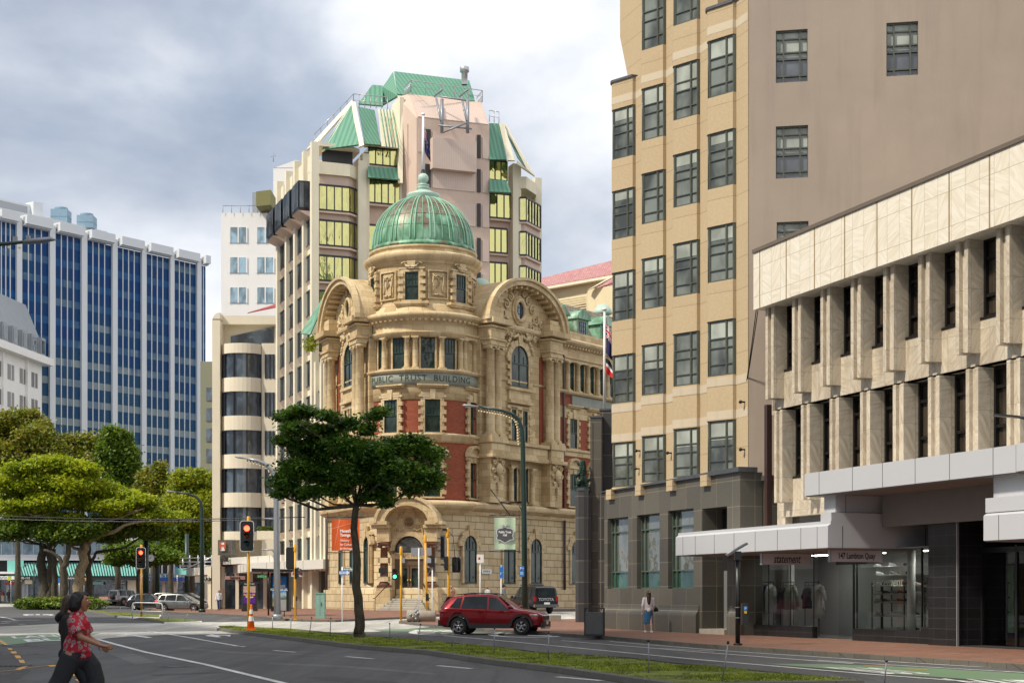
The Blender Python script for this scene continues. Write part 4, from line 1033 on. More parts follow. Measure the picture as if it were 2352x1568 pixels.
for k,(u0,u1)in enumerate(((1747,1777),(1793,1823),(1849,1881))):
    y = .8; a, b = RF2.x(u0,y), RF2.x(u1,y); t = thing('clothes_rack',RF2.W(a,y,zg),RF2.rz,('left','middle','right')[k]+' black clothes rack of the three standing in the shop window','clothes rack','clothes racks in the shop window')
    m = MB(); H_ = RF2.z(1336,a,y)-zg; W_ = b-a
    for x in(0,W_): m.tube([(x,0,0),(x,0,H_)],.014,6); m.tube([(x,-.25,.01),(x,.25,.01)],.014,6)
    m.tube([(0,0,H_),(W_,0,H_)],.014,6); m.tube([(0,0,H_-.12),(W_,0,H_-.12)],.01,6); m.build('frame',M_black,t)
def shoe_mesh():
    m = MB(); m.tube([(-.13,0,.05),(-.09,0,.06),(-.02,0,.065),(.06,0,.045),(.12,0,.035),(.14,0,.03)],[.03,.05,.05,.04,.035,.015],8,sc=(.8,1)); m.tube([(-.10,0,.07),(-.09,0,.12)],[.045,.04],8); return m
def sole_mesh():
    m = MB(); m.box(-.15,.15,-.045,.045,0,.025); return m
shoe0 = None; shoe_cols =[('white',(.6,.6,.58)),('black',(.03,.03,.03)),('red',(.3,.03,.03)),('grey',(.25,.25,.25))]
shoe_src ={}
def shoe(u,v,y,col,lab,group='shoes on the display shelves'):
    if col not in shoe_src:
        t = thing('shoe',(0,0,0)); tag(t,lab,'shoe'); shoe_mesh().build('upper',plain('shoe_'+col,dict(shoe_cols)[col],.6,var=.3,scale=20),t); sole_mesh().build('sole',M_white if col!='white' else MATS['shop_wall'],t); shoe_src[col] = t
    else: t = copy_tree(shoe_src[col])
    x = RF2.x(u,y); p = RF2.W(x,y,RF2.z(v,x,y)); t.location = p; t.rotation_euler =(0,0,RF2.rz+(u*7%3)*.2+.3)
    t['label'] = lab; t['group'] = group; return t
rows =[(1300,'top'),(1319.5,'second'),(1344,'third'),(1363.5,'fourth'),(1382,'fifth'),(1412.5,'sixth'),(1447,'bottom')]
M_shelf = plain('wood_shelf',(.28,.17,.09),.6,var=.2)
ysh = 1.35; xs0_, xs1_ = RF2.x(2012,ysh), RF2.x(2112,ysh)
sh = thing('shoe_shelf',RF2.W(xs0_,ysh,zg),RF2.rz,'black metal shelving with wooden boards holding rows of shoes','shelving'); H_ = RF2.z(1338,xs0_,ysh)-zg; W_ = xs1_-xs0_
m = MB()
for x in(0,W_*.25,W_*.75,W_):
    for y in(-.15,.2): m.box(x-.015,x+.015,y-.015,y+.015,0,H_)
m.build('frame',M_black,sh)
for v, nm in rows[2:]:
    m = MB(); zz_ = RF2.z(v,xs0_,ysh)-zg; m.box(-.05,W_+.05,-.18,.22,zz_-.03,zz_); m.build('shelf',M_shelf,sh)
back_y = 3.0
for v, nm in rows:
    cols =['white','black','grey','red','black','white']if nm not in('sixth','bottom')else['white']*5+['black']
    for k in range(6):
        if v<1340:
            if k%2: continue
            yy = 2.2
        else: yy = ysh-.02
        c_ = cols[k]; u_ = 2016+k*17+(v%5)
        shoe(u_,v,yy,c_,'%s shoe on the %s shelf of the display'%(c_,nm))
yw = 2.3; m = MB(); wsx0, wsx1 = RF2.x(2010,yw), RF2.x(2152,yw)
for v, nm in rows[:2]: zz_ = RF2.z(v,wsx0,yw); m.box(wsx0,wsx1,yw-.15,yw+.2,zz_-.02,zz_)
m.build('wall_shelf',M_room,sf)
m = MB(); bx = XE+.3-x0f
rwb = thing('sky_block_row',RF2.W(XE+.2,0,0),RF2.rz,'stone faced office building next along the street, past the right edge','building')  # row continued out of view, added to cut sky light on the shops
m.box(0,62,0,16,0,26); m.build('wall',M_marb2,rwb); m = MB(); [m.box(.5+k*2.4,2.1+k*2.4,-.05,0,4+j*3.6,6.2+j*3.6)for k in range(25)for j in range(6)]; m.build('window_rows',M_brglass,rwb); m = MB(); m.box(0,62,-2.3,0,3.1,3.8); m.build('canopy',M_panel,rwb)
ot = thing('shading_tower',(-29,43,0),R(-90),'tall pale office tower across the street beside the viewer','building'); m = MB(); m.box(0,90,-22,0,0,46); m.build('wall',M_white,ot); m = MB(); [m.box(0,90,.0,.06,3.5+j*3.5,5.6+j*3.5)for j in range(12)]; m.build('window_band',M_brglass,ot)  # tower out of view, added to cast shade over road and shopfronts
for q in(.2,.5,.8):  # glowing panels added to brighten the shop interior
    lx = sx0+(sx4-sx0)*q; t = thing('shop_fill_light',RF2.W(lx,1.6,zc0-.06),RF2.rz,('left','middle','right')[int(q*3)]+' white ceiling light panel inside the clothes shop','ceiling light','lights inside the shop')
    m = MB(); m.box(-.5,.5,-.15,.15,0,.03); m.build('glow_panel',MATS.get('fill_glow')or plain('fill_glow',(1,.97,.9),.5,var=0,emit=11),t)
OPF = Frame((-37.8,101,0),(.3437,-.9391))
ob = thing('street_building',OPF.W(0,0,0),OPF.rz,'pale banded office building across the street, mirrored in the shop windows','building')
m = MB(); m.box(0,42,-12,0,0,4); m.box(0,42,-12,.3,6.0,7.4); m.box(0,42,-12,.3,9.4,10.8); m.box(0,42,-12,.3,12.8,14.5); m.box(0,42,-12,-.4,4,13)
for k in range(22): m.box(k*2,k*2+.35,-.4,.25,4,12.8)
m.build('wall',M_white,ob)
m = MB(); m.box(.1,41.9,-.4,-.3,4,12.8); m.box(1,41,0,.05,.4,3.3); m.build('window_band',M_brglass,ob)
TC = Vector((-6.53,115.0)); A0 = 273.25
M_stone = masonry('sandstone',(.43,.31,.16),(.64,.50,.29),(.22,.16,.09),.95,.48,.010,.5,.8,.5,.5,(.16,.12,.075))
M_rust = masonry('rusticated_stone',(.47,.365,.21),(.57,.46,.29),(.20,.145,.08),1.05,.52,.022,.5,.85,1.0,.4,(.16,.125,.08))
M_smooth = masonry('carved_stone',(.48,.355,.19),(.64,.505,.305),(.28,.205,.115),.78,.46,.007,.5,.8,.4,.55,(.17,.125,.075),stainscale=.9)
M_brick = masonry('red_brick',(.25,.045,.018),(.33,.07,.028),(.20,.10,.06),.23,.085,.008,.5,.85,.4,.3,(.12,.04,.03))
M_ptglass = glass_dark('sash_glass',(.010,.016,.013),tint=1.4,spec=.38)
M_slate = masonry('slate_roof',(.26,.22,.17),(.36,.31,.23),(.10,.09,.08),.4,.25,.02,.5,.8,.6,.4)
M_gsash = M_green
def copper():
    m, n, b, o = newmat('copper_patina'); oc = objout(n); sp = N(n,'ShaderNodeSeparateXYZ'); n.links.new(oc,sp.inputs[0])
    t = noise(n,mapping(n,oc,(1,1,.45)),1.1,6,.62,.5); c = ramp(n,t,[(.3,(.05,.12,.065)),(.48,(.10,.25,.14)),(.6,(.22,.41,.28)),(.72,(.42,.54,.46))])
    t2 = noise(n,mapping(n,oc,(1.1,1.1,.30),loc=(4,1,0)),1.25,6,.7,.3)
    hgt_ = N(n,'ShaderNodeMapRange'); n.links.new(sp.outputs[2],hgt_.inputs[0]); hgt_.inputs[1].default_value = 27.5; hgt_.inputs[2].default_value = 30.2; hgt_.inputs[3].default_value = -.08; hgt_.inputs[4].default_value = .14
    f = ramp(n,mathn(n,'ADD',t2,hgt_.outputs[0]),[(.45,(0,)*3),(.56,(1,)*3)])
    c = mixc(n,mathn(n,'MULTIPLY',f,.85),c,ramp(n,noise(n,oc,3,5,.7),[(.35,(.12,.035,.02)),(.65,(.20,.12,.09))]))
    n.links.new(c,b.inputs['Base Color']); b.inputs['Roughness'].default_value = .42; b.inputs['Metallic'].default_value = .1; bump(n,b,noise(n,oc,9,4,.6),.25,.02)
    return m
M_copper = copper()
M_mint = plain('mint_copper',(.40,.54,.46),.5,var=.25,scale=2)
PT = thing('domed_building',(TC.x,TC.y,0),0,'ornate sandstone and red brick corner building with a round tower under a green copper dome','building')
def LZ(name,prof,mat=None,a0=0,a1=360,n=72,parent=PT): return MB().lathe(prof,(0,0,0),n,a0,a1,ru=4).build(name,mat or M_stone,parent)
def rot_at(phi,r,z=0):
    """local matrix on the tower face: x right, y into the wall, z up"""
    a = R(A0+phi); return Matrix.Translation((r*math.cos(a),r*math.sin(a),z))@Matrix.Rotation(a+math.pi/2,4,'Z')
LZ('ground_storey',[(4.75,.2),(4.75,1.9),(4.62,2.02),(4.45,2.08),(4.45,7.2)],M_rust)
LZ('storey_cornice',[(4.45,7.2),(4.6,7.25),(4.6,7.5),(4.85,7.6),(5.05,7.75),(5.1,8.0),(4.95,8.15),(4.2,8.25)],M_smooth)
LZ('brick_storey',[(4.12,8.2),(4.12,15.4)],M_brick)
LZ('string_course',[(4.12,12.35),(4.28,12.42),(4.32,12.7),(4.45,12.8),(4.45,12.95),(4.12,13.02)],M_smooth)
LZ('upper_band',[(4.12,15.35),(4.17,15.36),(4.17,16.4)],M_stone)
LZ('inscription_band',[(4.17,16.4),(4.30,16.42),(4.30,17.25),(4.17,17.26)],plain('weathered_band',(.25,.265,.23),.8,var=.35,scale=1.2,bumps=.3),182,360)
LZ('colonnade_sill',[(4.1,17.2),(4.4,17.28),(4.52,17.4),(4.52,17.5),(3.6,17.55)],M_smooth)
LZ('drum_wall',[(3.72,17.5),(3.72,20)],M_stone)
LZ('main_cornice',[(3.7,19.82),(4.2,19.84),(4.2,20.02),(4.32,20.1),(4.32,20.2),(4.12,20.24),(4.12,20.85),(4.25,20.9),(4.25,21.0),(4.55,21.12),(4.72,21.25),(4.76,21.42),(4.6,21.55),(4.1,21.62)],M_smooth)
m = MB()
for k in range(64): m.obox((4.36*math.cos(R(k*5.625)),4.36*math.sin(R(k*5.625)),21.0),(.26,.2,.15),R(k*5.625))
m.build('dentils',M_smooth,PT)
LZ('upper_drum',[(4.15,21.55),(4.12,21.8),(3.86,22.2),(3.78,22.35),(3.78,25.2)],M_stone)
LZ('drum_cornice',[(3.78,25.05),(3.95,25.12),(3.95,25.25),(4.22,25.4),(4.34,25.6),(4.36,25.78),(4.2,25.9),(3.85,25.95),(3.85,26.2),(3.95,26.25),(3.98,26.4),(3.7,26.45)],M_smooth)
WC ={}
def sash(m,w,z0,z1,y,bars=3,topbars=2):
    t = .055; m.box(-w/2,-w/2+t,y-.05,y,z0,z1); m.box(w/2-t,w/2,y-.05,y,z0,z1); m.box(-w/2,w/2,y-.051,y-.001,z0,z0+t*1.5); m.box(-w/2,w/2,y-.051,y-.001,z1-t,z1)
    zm_ = z0+(z1-z0)*.52; m.box(-w/2+t,w/2-t,y-.07,y-.002,zm_-.035,zm_+.035)
    for k in range(1,bars): xx = -w/2+w*k/bars; m.box(xx-.014,xx+.014,y-.04,y-.003,zm_,z1)
    for k in range(1,topbars): zz = zm_+(z1-zm_)*k/topbars; m.box(-w/2+t,w/2-t,y-.038,y-.004,zz-.014,zz+.014)
def meshes(kind,w,h):
    key =(kind,round(w,2),round(h,2))
    if key in WC: return WC[key]
    out =[]
    if kind=='arch':
        zs = h-w/2
        pts =[(-w/2,0),(w/2,0)]+arc(0,zs,w/2,0,180,16)
        g = MB(); g.poly([(p[0],-.03,p[1])for p in pts]); f = MB()
        o_ =[(-w/2,0),(-w/2,zs)]+arc(0,zs,w/2,180,0,16)+[(w/2,0)]
        for k in range(len(o_)-1): a, b = o_[k], o_[k+1]; f.tube([(a[0]*.97,-.05,a[1]),(b[0]*.97,-.05,b[1])],.05,4,False)
        f.box(-w/2,w/2,-.09,-.03,zs-.30,zs-.20); f.box(-w/2,w/2,-.08,-.03,0,.12)
        if w>1.3: f.box(-.03,.03,-.08,-.03,0,h-.05); [f.box(xx-.015,xx+.015,-.07,-.03,zs-.2,zs+.35)for xx in(-w/4,w/4)]
        s = MB()
        for sx_ in(-1,1): s.box(sx_*w/2,sx_*(w/2+.16),-.14,.02,0,zs)
        n = 9
        for k in range(n):
            a0_, a1_ = 180-180*k/n, 180-180*(k+1)/n; ro = w/2+(.52 if k%2==0 else .42)+(.25 if k==n//2 else 0)
            p = arc(0,zs,w/2,a0_-.7,a1_+.7,3); q = arc(0,zs,ro,a1_+.7,a0_-.7,3); s.xz(p+q,-.14-(.06 if k==n//2 else 0),.02)
        out =[(g,M_ptglass,'window'),(f,M_gsash,'sash'),(s,M_smooth,'surround')]
    else:
        g = MB(); g.poly([(-w/2,-.02,0),(w/2,-.02,0),(w/2,-.02,h),(-w/2,-.02,h)]); f = MB(); sash(f,w,0,h,-.022,3 if w<.95 else 4)
        s = MB()
        for sx_ in(-1,1):
            s.box(sx_*w/2,sx_*(w/2+.13),-.13,.05,-.02,h+.02)
            if kind in('quoin','ped','seg'):
                nb = 4; bh = h/(2*nb)
                for k in range(nb): s.box(sx_*(w/2+.131),sx_*(w/2+.44),-.16,.05,bh*(2*k+.5),bh*(2*k+1.5)); s.box(sx_*(w/2+.131),sx_*(w/2+.28),-.11,.05,bh*(2*k+1.51),bh*(2*k+2.49))
        s.box(-w/2-.14,w/2+.14,-.14,.05,h+.021,h+.18)
        if kind=='quoin':
            s.box(-w/2-.42,w/2+.42,-.17,.05,h+.18,h+.34); s.box(-w/2-.25,w/2+.25,-.19,.05,h+.34,h+.52); s.extrude([(-.14,-.24,h+.02),(.14,-.24,h+.02),(.22,-.24,h+.72),(-.22,-.24,h+.72)],(0,.26,0))
            s.box(-w/2-.5,w/2+.5,-.26,.05,h+.86,h+.97); s.box(-w/2-.56,w/2+.56,-.36,.05,h+.97,h+1.08)
            s.box(-w/2-.30,w/2+.30,-.26,.05,-.16,-.021)
        elif kind in('ped','seg'):
            s.box(-w/2-.42,w/2+.42,-.20,.05,h+.18,h+.42); s.extrude([(-.12,-.26,h+.02),(.12,-.26,h+.02),(.18,-.26,h+.5),(-.18,-.26,h+.5)],(0,.26,0))
            b0, b1 = h+.42, h+.52; s.box(-w/2-.5,w/2+.5,-.36,.05,b0,b1)
            if kind=='ped':
                q = w/2+.52; s.xz([(-q,b1),(q,b1),(q,b1+.1),(0,b1+.62),(-q,b1+.1)],-.22,.05); s.xz([(-q-.06,b1+.08),(-q-.06,b1+.2),(0,b1+.78),(q+.06,b1+.2),(q+.06,b1+.08),(0,b1+.64)][::-1],-.40,.05)
            else:
                o_ = arc(0,b1-.05,w/2+.5,180,0,12,.8); i_ = arc(0,b1-.05,w/2+.34,0,180,12,.62); s.xz((o_+i_)[::-1],-.38,.05); s.xz(arc(0,b1-.05,w/2+.36,0,180,12,.64),-.16,.05)
            s.box(-w/2-.30,w/2+.30,-.20,.05,-.14,-.021)
        elif kind=='plain': s.box(-w/2-.25,w/2+.25,-.22,.05,-.12,-.021)
        out =[(g,M_ptglass,'window'),(f,M_gsash,'sash'),(s,M_smooth,'surround')]
    WC[key] =[(mb.build(nm,mt).data,nm)for mb,mt,nm in out]
    for me, nm in WC[key]:
        for o in[o for o in bpy.data.objects if o.data==me]: bpy.data.objects.remove(o)
    return WC[key]
def win(parent,M,kind,w,h):
    first = None
    for me, nm in meshes(kind,w,h):
        o = bpy.data.objects.new(nm,me); COL.objects.link(o)
        if first is None: o.parent = parent; o.matrix_local = M; first = o
        else: o.parent = first
    return first
def column(parent,M,r,h,name='column',ionic=True,mat=None):
    key =('col',r,round(h,2),ionic,mat.name if mat else '')
    if key not in WC:
        m = MB(); b = .0
        m.box(-r*1.5,r*1.5,-r*1.5,r*1.5,0,r*.5); m.lathe([(r*1.4,r*.5),(r*1.45,r*.7),(r*1.2,r*.9),(r*1.25,r*1.05),(r,r*1.25),(r*1.0,h*.4),(r*.86,h-r*1.5),(r*.95,h-r*1.45),(r*.9,h-r*1.2)],(0,0,0),16)
        if not mat: m.lathe([(r*1.01,h*.33),(r*1.02,h*.335),(r*1.0,h*.34)],(0,0,0),16)
        if ionic:
            for sx_ in(-1,1): m.tube([(sx_*r*1.05,-r*1.1,h-r*.95),(sx_*r*1.05,r*1.1,h-r*.95)],r*.42,10)
            m.box(-r*1.2,r*1.2,-r*1.05,r*1.05,h-r*.9,h-r*.5)
        else: m.lathe([(r*1.0,h-r*1.1),(r*1.25,h-r*.7),(r*1.25,h-r*.5)],(0,0,0),16)
        m.box(-r*1.35,r*1.35,-r*1.25,r*1.25,h-r*.5,h)
        o = m.build(name,mat or M_smooth); WC[key] = o.data; bpy.data.objects.remove(o)
    o = bpy.data.objects.new(name,WC[key]); COL.objects.link(o); o.parent = parent; o.matrix_local = M; return o
for ph in(-69,-12,44,100): win(PT,rot_at(ph,3.8,22.45),'quoinless' if 0 else 'plain',.98,1.98)
for ph in(-69,-12,44):
    s = MB()
    for sx_ in(-1,1):
        s.box(sx_*.63,sx_*.82,-.12,.2,0,2.2)
        for k in range(4): s.box(sx_*.6,sx_*1.0,-.22,.2,.1+k*.52,.38+k*.52)
    s.extrude([(-.2,-.3,2.2),(.2,-.3,2.2),(.32,-.34,2.75),(-.32,-.34,2.75)],(0,.3,0)); s.box(-.95,.95,-.16,.2,2.2,2.32)
    for sx_ in(-1,1):
        s.tube([(sx_*(.35+.4*math.cos(t)*(1-t/9)),-.2,2.55+.16*math.sin(t)*(1-t/9))for t in[q*.5 for q in range(14)]],.05,5)
        s.tube([(0,-.3,2.36),(sx_*.2,-.28,2.32),(sx_*.42,-.24,2.42)],.07,6)
    s.box(-1.25,1.25,-.36,.2,-.30,-.12); s.box(-1.15,1.15,-.28,.2,-.42,-.30)
    o = s.build('window_dressing',M_smooth,PT); o.matrix_local = rot_at(ph,3.80,22.45)
for ph in(-40.5,16,72):
    s = MB(); M_ = rot_at(ph,3.80,22.55)
    for a, b, c, d in((-.75,.75,0,.09),(-.75,.75,1.96,2.06),(-.75,-.66,.09,1.96),(.66,.75,.09,1.96)): s.box(a,b,-.1,.15,c,d)
    s.box(-.46,.46,-.05,.15,.22,1.86)
    s.tube([(-.4,-.08,1.75),(-.2,-.1,1.55),(0,-.1,1.68),(.2,-.1,1.55),(.4,-.08,1.75)],.05,5); s.tube([(-.36,-.1,.35),(-.1,-.1,.28),(0,-.1,.42),(.1,-.1,.28),(.36,-.1,.35)],.05,5)
    for sx_ in(-1,1): s.tube([(sx_*.38,-.1,.4),(sx_*.3,-.1,.8),(sx_*.4,-.1,1.2),(sx_*.36,-.1,1.6)],.045,5)
    o = s.build('carved_panel',M_smooth,PT); o.matrix_local = M_
    for tx, sx_, dz in(('T',1.25,.14),('P',1,-.05)): text_mesh(tx,.85 if tx=='T' else .7,'monogram',M_smooth,o,TM(0,-.09,1.05+dz),.05,sx=sx_)
for ph in(-28,4,28+2,60,-52,-84,88): pass
for ph in(-69-12,-52,-27,5,29,53,76): win(PT,rot_at(ph,3.74,17.6),'bare',(.62 if abs(ph)in(52,53)else 1.0 if ph==5 else .95),2.2)
for ph in(-68,-43,-16.5,-8,19,41,47,66,84): column(PT,rot_at(ph,4.08,17.52),.19,2.32,ionic=False)
for ph in(-33,9): win(PT,rot_at(ph,4.14,13.05),'quoin',1.1,2.3)
win(PT,rot_at(59,4.14,13.05),'quoin',.95,2.3)
win(PT,rot_at(-33,4.14,8.5),'ped',1.1,2.5); win(PT,rot_at(9,4.14,8.5),'ped',1.1,2.5); win(PT,rot_at(59,4.14,8.5),'seg',.95,2.5)
text_mesh('PUBLIC  TRUST  BUILDING',.62,'inscription',plain('inscription_green',(.03,.06,.035),.7,var=0),PT,Matrix(),.01,bend=(4.315,A0-4),spacing=1.12,sx=1.02).location =(0,0,16.84)
PM = rot_at(-12,4.45,0); zF = .44
po = MB()
o_ = arc(0,6.55,2.12,180,0,20,1.75); i_ = arc(0,6.55,1.55,0,180,20,1.22); po.xz((o_+i_)[::-1],-1.35,.3)
o2 = arc(0,6.55,2.3,180,0,20,1.92); po.xz((o2+arc(0,6.55,2.1,0,180,20,1.74))[::-1],-1.5,.3)
for sx_ in(-1,1):
    po.box(sx_*1.35,sx_*2.62,-1.45,.3,6.42,6.68); po.box(sx_*1.2,sx_*2.5,-1.3,.3,6.2,6.42); po.box(sx_*1.25,sx_*2.15,-1.1,.3,5.25,6.2)
    po.box(sx_*1.15,sx_*2.25,-1.2,.3,.3,1.75); po.box(sx_*1.2,sx_*2.2,-1.15,.3,1.75,2.05)
    po.box(sx_*1.05,sx_*1.25,-.35,.3,1.4,4.4)
po.xz([(-1.5,6.2),(-1.5,5.4)]+[(-1.1,4.6)]+arc(0,4.55,1.08,180,0,16)+[(1.1,4.6),(1.5,5.4),(1.5,6.2)]+arc(0,6.55,1.5,0,180,12,1.2),-.45,.3)if 0 else None
pts = arc(0,4.62,1.05,180,0,16)+arc(0,4.62,1.38,0,180,16); po.xz(pts[::-1],-.5,.3)
po.xz([(-1.5,5.2),(-1.38,4.62)]+arc(0,4.62,1.38,180,0,12)[1:]+[(1.5,5.2),(1.6,6.6)]+arc(0,6.55,1.55,0,180,10,1.22)[1:],-.35,.3)
po.box(-1.05,1.05,-.30,.3,4.05,4.5)
o = po.build('portal',M_smooth,PT); o.matrix_local = PM; portal = o
s = MB(); rr = random.Random(5)
s.lathe([(0,0),(.36,0),(.42,.05),(.45,.0)],(0,0,0),20); s.xf(Matrix.Translation((0,-.40,6.65))@Matrix.Rotation(R(90),4,'X'))
for sx_ in(-1,1):
    for(cx_,cz_,r)in((.55,7.1,.17),(.8,6.75,.2),(1.05,6.5,.15),(.35,7.4,.12),(.6,6.35,.13)):
        s.tube([(sx_*(cx_+r*(1-t/12)*math.cos(t)),-.42,cz_+r*(1-t/12)*math.sin(t))for t in[q*.6 for q in range(15)]],.04,5)
    for k in range(5): s.ball((sx_*(.95+.02*k),-.42,6.15-.09*k),.09-.01*k,6)
    s.tube([(sx_*.3,-.42,6.2),(sx_*.6,-.42,6.05),(sx_*.9,-.42,6.2)],.05,5)
s.build('cartouche',M_smooth,portal)
Mi = plain('brown_lettering',(.20,.09,.04),.8,var=0)
text_mesh('A.D.',.26,'lettering',Mi,portal,TM(0,-.46,6.78),.01); text_mesh('1908',.28,'lettering',Mi,portal,TM(0,-.46,6.50),.01,bold=.006)
text_mesh('PUBLIC TRUST',.27,'lettering',Mi,portal,TM(0,-.31,4.28),.01,spacing=1.15)
M_bm = plain('brown_marble',(.13,.055,.035),.25,var=.4,scale=4)
for sx_ in(-1,1):
    column(PT,PM@Matrix.Translation((sx_*1.7,-.75,2.05)),.29,3.15,'portal_column',True,M_bm)
    s = MB(); s.box(sx_*1.7-.36,sx_*1.7+.36,-1.12,-.38,3.75,4.12); s.box(sx_*1.7-.36,sx_*1.7+.36,-1.12,-.38,2.45,2.8); s.build('column_block',M_smooth,portal)
    s = MB(); s.box(sx_*1.7-.3,sx_*1.7+.3,-1.14,-1.12,3.05,3.4); s.build('plaque',M_dark,portal)
g = MB(); g.poly([(p[0],-.08,p[1])for p in[(-.98,4.5),(.98,4.5)]+arc(0,4.62,.98,0,180,16)]); o = g.build('fanlight',glass_dark('fanlight_glass',(.05,.05,.045),spec=1),portal)
f = MB(); q = arc(0,4.62,1.0,180,0,16)
for k in range(16): f.tube([(q[k][0],-.12,q[k][1]),(q[k+1][0],-.12,q[k+1][1])],.05,4,False)
f.box(-1,1,-.16,-.08,4.48,4.6); f.build('frame',M_green,o)
M_wood = plain('oak_door',(.12,.075,.04),.45,var=.25,scale=3)
d = MB(); d.box(-1.05,1.05,-.12,-.04,1.42,4.05); d.box(-1.05,-.82,-.2,-.12,1.42,4.05); d.box(.82,1.05,-.2,-.12,1.42,4.05); d.box(-1.05,1.05,-.21,-.12,3.6,4.05)
for sx_ in(-1,1):
    for(a,b,c,e)in((.03,.16,1.42,3.6),(.68,.81,1.42,3.6),(.16,.68,1.42,1.75),(.16,.68,3.4,3.6)): d.box(sx_*a,sx_*b,-.18,-.12,c,e)
o = d.build('door',M_wood,PT); o.matrix_local = PM
g = MB()
for sx_ in(-1,1): g.poly([(sx_*.42-.26,-.125,1.75),(sx_*.42+.26,-.125,1.75),(sx_*.42+.26,-.125,3.4),(sx_*.42-.26,-.125,3.4)])
g.build('door_glass',M_ptglass,o)
k_ = MB(); [k_.ball((sx_*.1,-.24,2.55),.08,10)for sx_ in(-1,1)]; k_.build('handle',plain('brass',(.5,.35,.12),.3,.8,0),o)
st = MB()
for k in range(7): wd = 1.12+(.0 if k>4 else(5-k)*.15); st.box(-wd-.0,wd,-1.1-(6-k)*.33,.0,zF-.02+k*.142-.142,zF-.02+k*.142)
o = st.build('front_steps',masonry('marble_steps',(.42,.39,.33),(.5,.47,.4),(.12,.1,.08),.9,.142,.012,0,.7,.3,.4),PT); o.matrix_local = PM
r_ = MB()
for sx_ in(-1,1): r_.tube([(sx_*1.2,-1.25,2.35),(sx_*1.9,-2.6,1.3),(sx_*2.0,-2.75,1.28)],.03,6); r_.tube([(sx_*1.9,-2.6,.4),(sx_*1.9,-2.6,1.3)],.025,6)
o = r_.build('handrail',M_black,PT); o.matrix_local = PM
LZ('dome_gutter',[(3.7,26.4),(3.9,26.46),(3.92,26.62),(3.78,26.75),(3.72,26.8)],M_copper)
prof =[]
for k in range(0,19):
    t = k/18; a = R(t*82); prof.append((3.7*math.cos(a)+.30*t,26.75+3.85*math.sin(a)))
LZ('dome',prof,M_copper,n=96)
m = MB()
for k in range(16):
    for da in(-2.6,2.6)if k%1==0 else(0,):
        a = R(A0-12+k*22.5+da); m.tube([((r+.03)*math.cos(a),(r+.03)*math.sin(a),z)for r,z in prof],.055,5)
    a = R(A0-12+k*22.5+11.25); m.tube([((r+.015)*math.cos(a),(r+.015)*math.sin(a),z)for r,z in prof],.028,4)
m.build('dome_ribs',plain('pale_copper',(.20,.42,.29),.5,var=.35,scale=1.5),PT)
m = MB(); m.lathe([(r+.012,z)for r,z in prof[4:6]],n=64)if 0 else None
for k in(4,7,11): r, z = prof[k]; m.tube([((r+.012)*math.cos(R(a)),(r+.012)*math.sin(R(a)),z)for a in range(0,361,6)],.016,4)
m.build('dome_seam',M_copper,PT)
LZ('lantern',[(1.0,30.4),(1.22,30.75),(1.2,30.88),(.95,30.94),(.80,31.0),(.62,31.12),(.42,31.2),(.32,31.28),(.48,31.34),(.48,31.42),(.32,31.46),(.46,31.52),(.46,31.6),(.22,31.66),(.18,31.8)],M_mint,n=28)
m = MB(); m.ball((0,0,32.08),.40,18); m.build('ball_finial',M_mint,PT)
fp = thing('flagpole',(TC.x,TC.y,32.42),0,'white flagpole rising from the ball on the green dome','flagpole')
m = MB(); m.tube([(0,0,0),(0,0,4.35)],[.13,.08],10); m.build('pole',M_white,fp)
m = MB(); m.lathe([(.2,0),(.14,.25),(.14,.3)],n=10); m.build('socket',M_dark,fp); m = MB(); m.lathe([(.14,4.33),(.16,4.45),(.0,4.5)],n=10); m.build('finial',M_white,fp)
f3 = thing('flag',(TC.x,TC.y,35.9),R(-10),'furled navy flag on the dome flagpole','flag'); flag_cloth('cloth',1.4,1.7,1.4,MATS['ensign_cloth'],f3,seed=5)
n_R = Vector((.808,-.589)); n_L = Vector((-.918,-.397))
WR = Frame(TC+n_R*4.45,(.589,.808)); WL = Frame(TC+n_L*4.45,(.397,-.918))
def TMat(Fm,x,y,z): return Matrix.Translation((Fm.O.x-TC.x,Fm.O.y-TC.y,0))@Matrix.Rotation(Fm.rz,4,'Z')@Matrix.Translation((x,y,z))
def add(mb,name,mat,Fm):
    o = mb.build(name,mat,PT); o.matrix_local = TMat(Fm,0,0,0); return o
def corn(Fm,x0,x1,prof,name,mat=None):
    m = MB(); m.extrude([(x0,y,z)for y,z in prof],(x1-x0,0,0)); return add(m,name,mat or M_smooth,Fm)
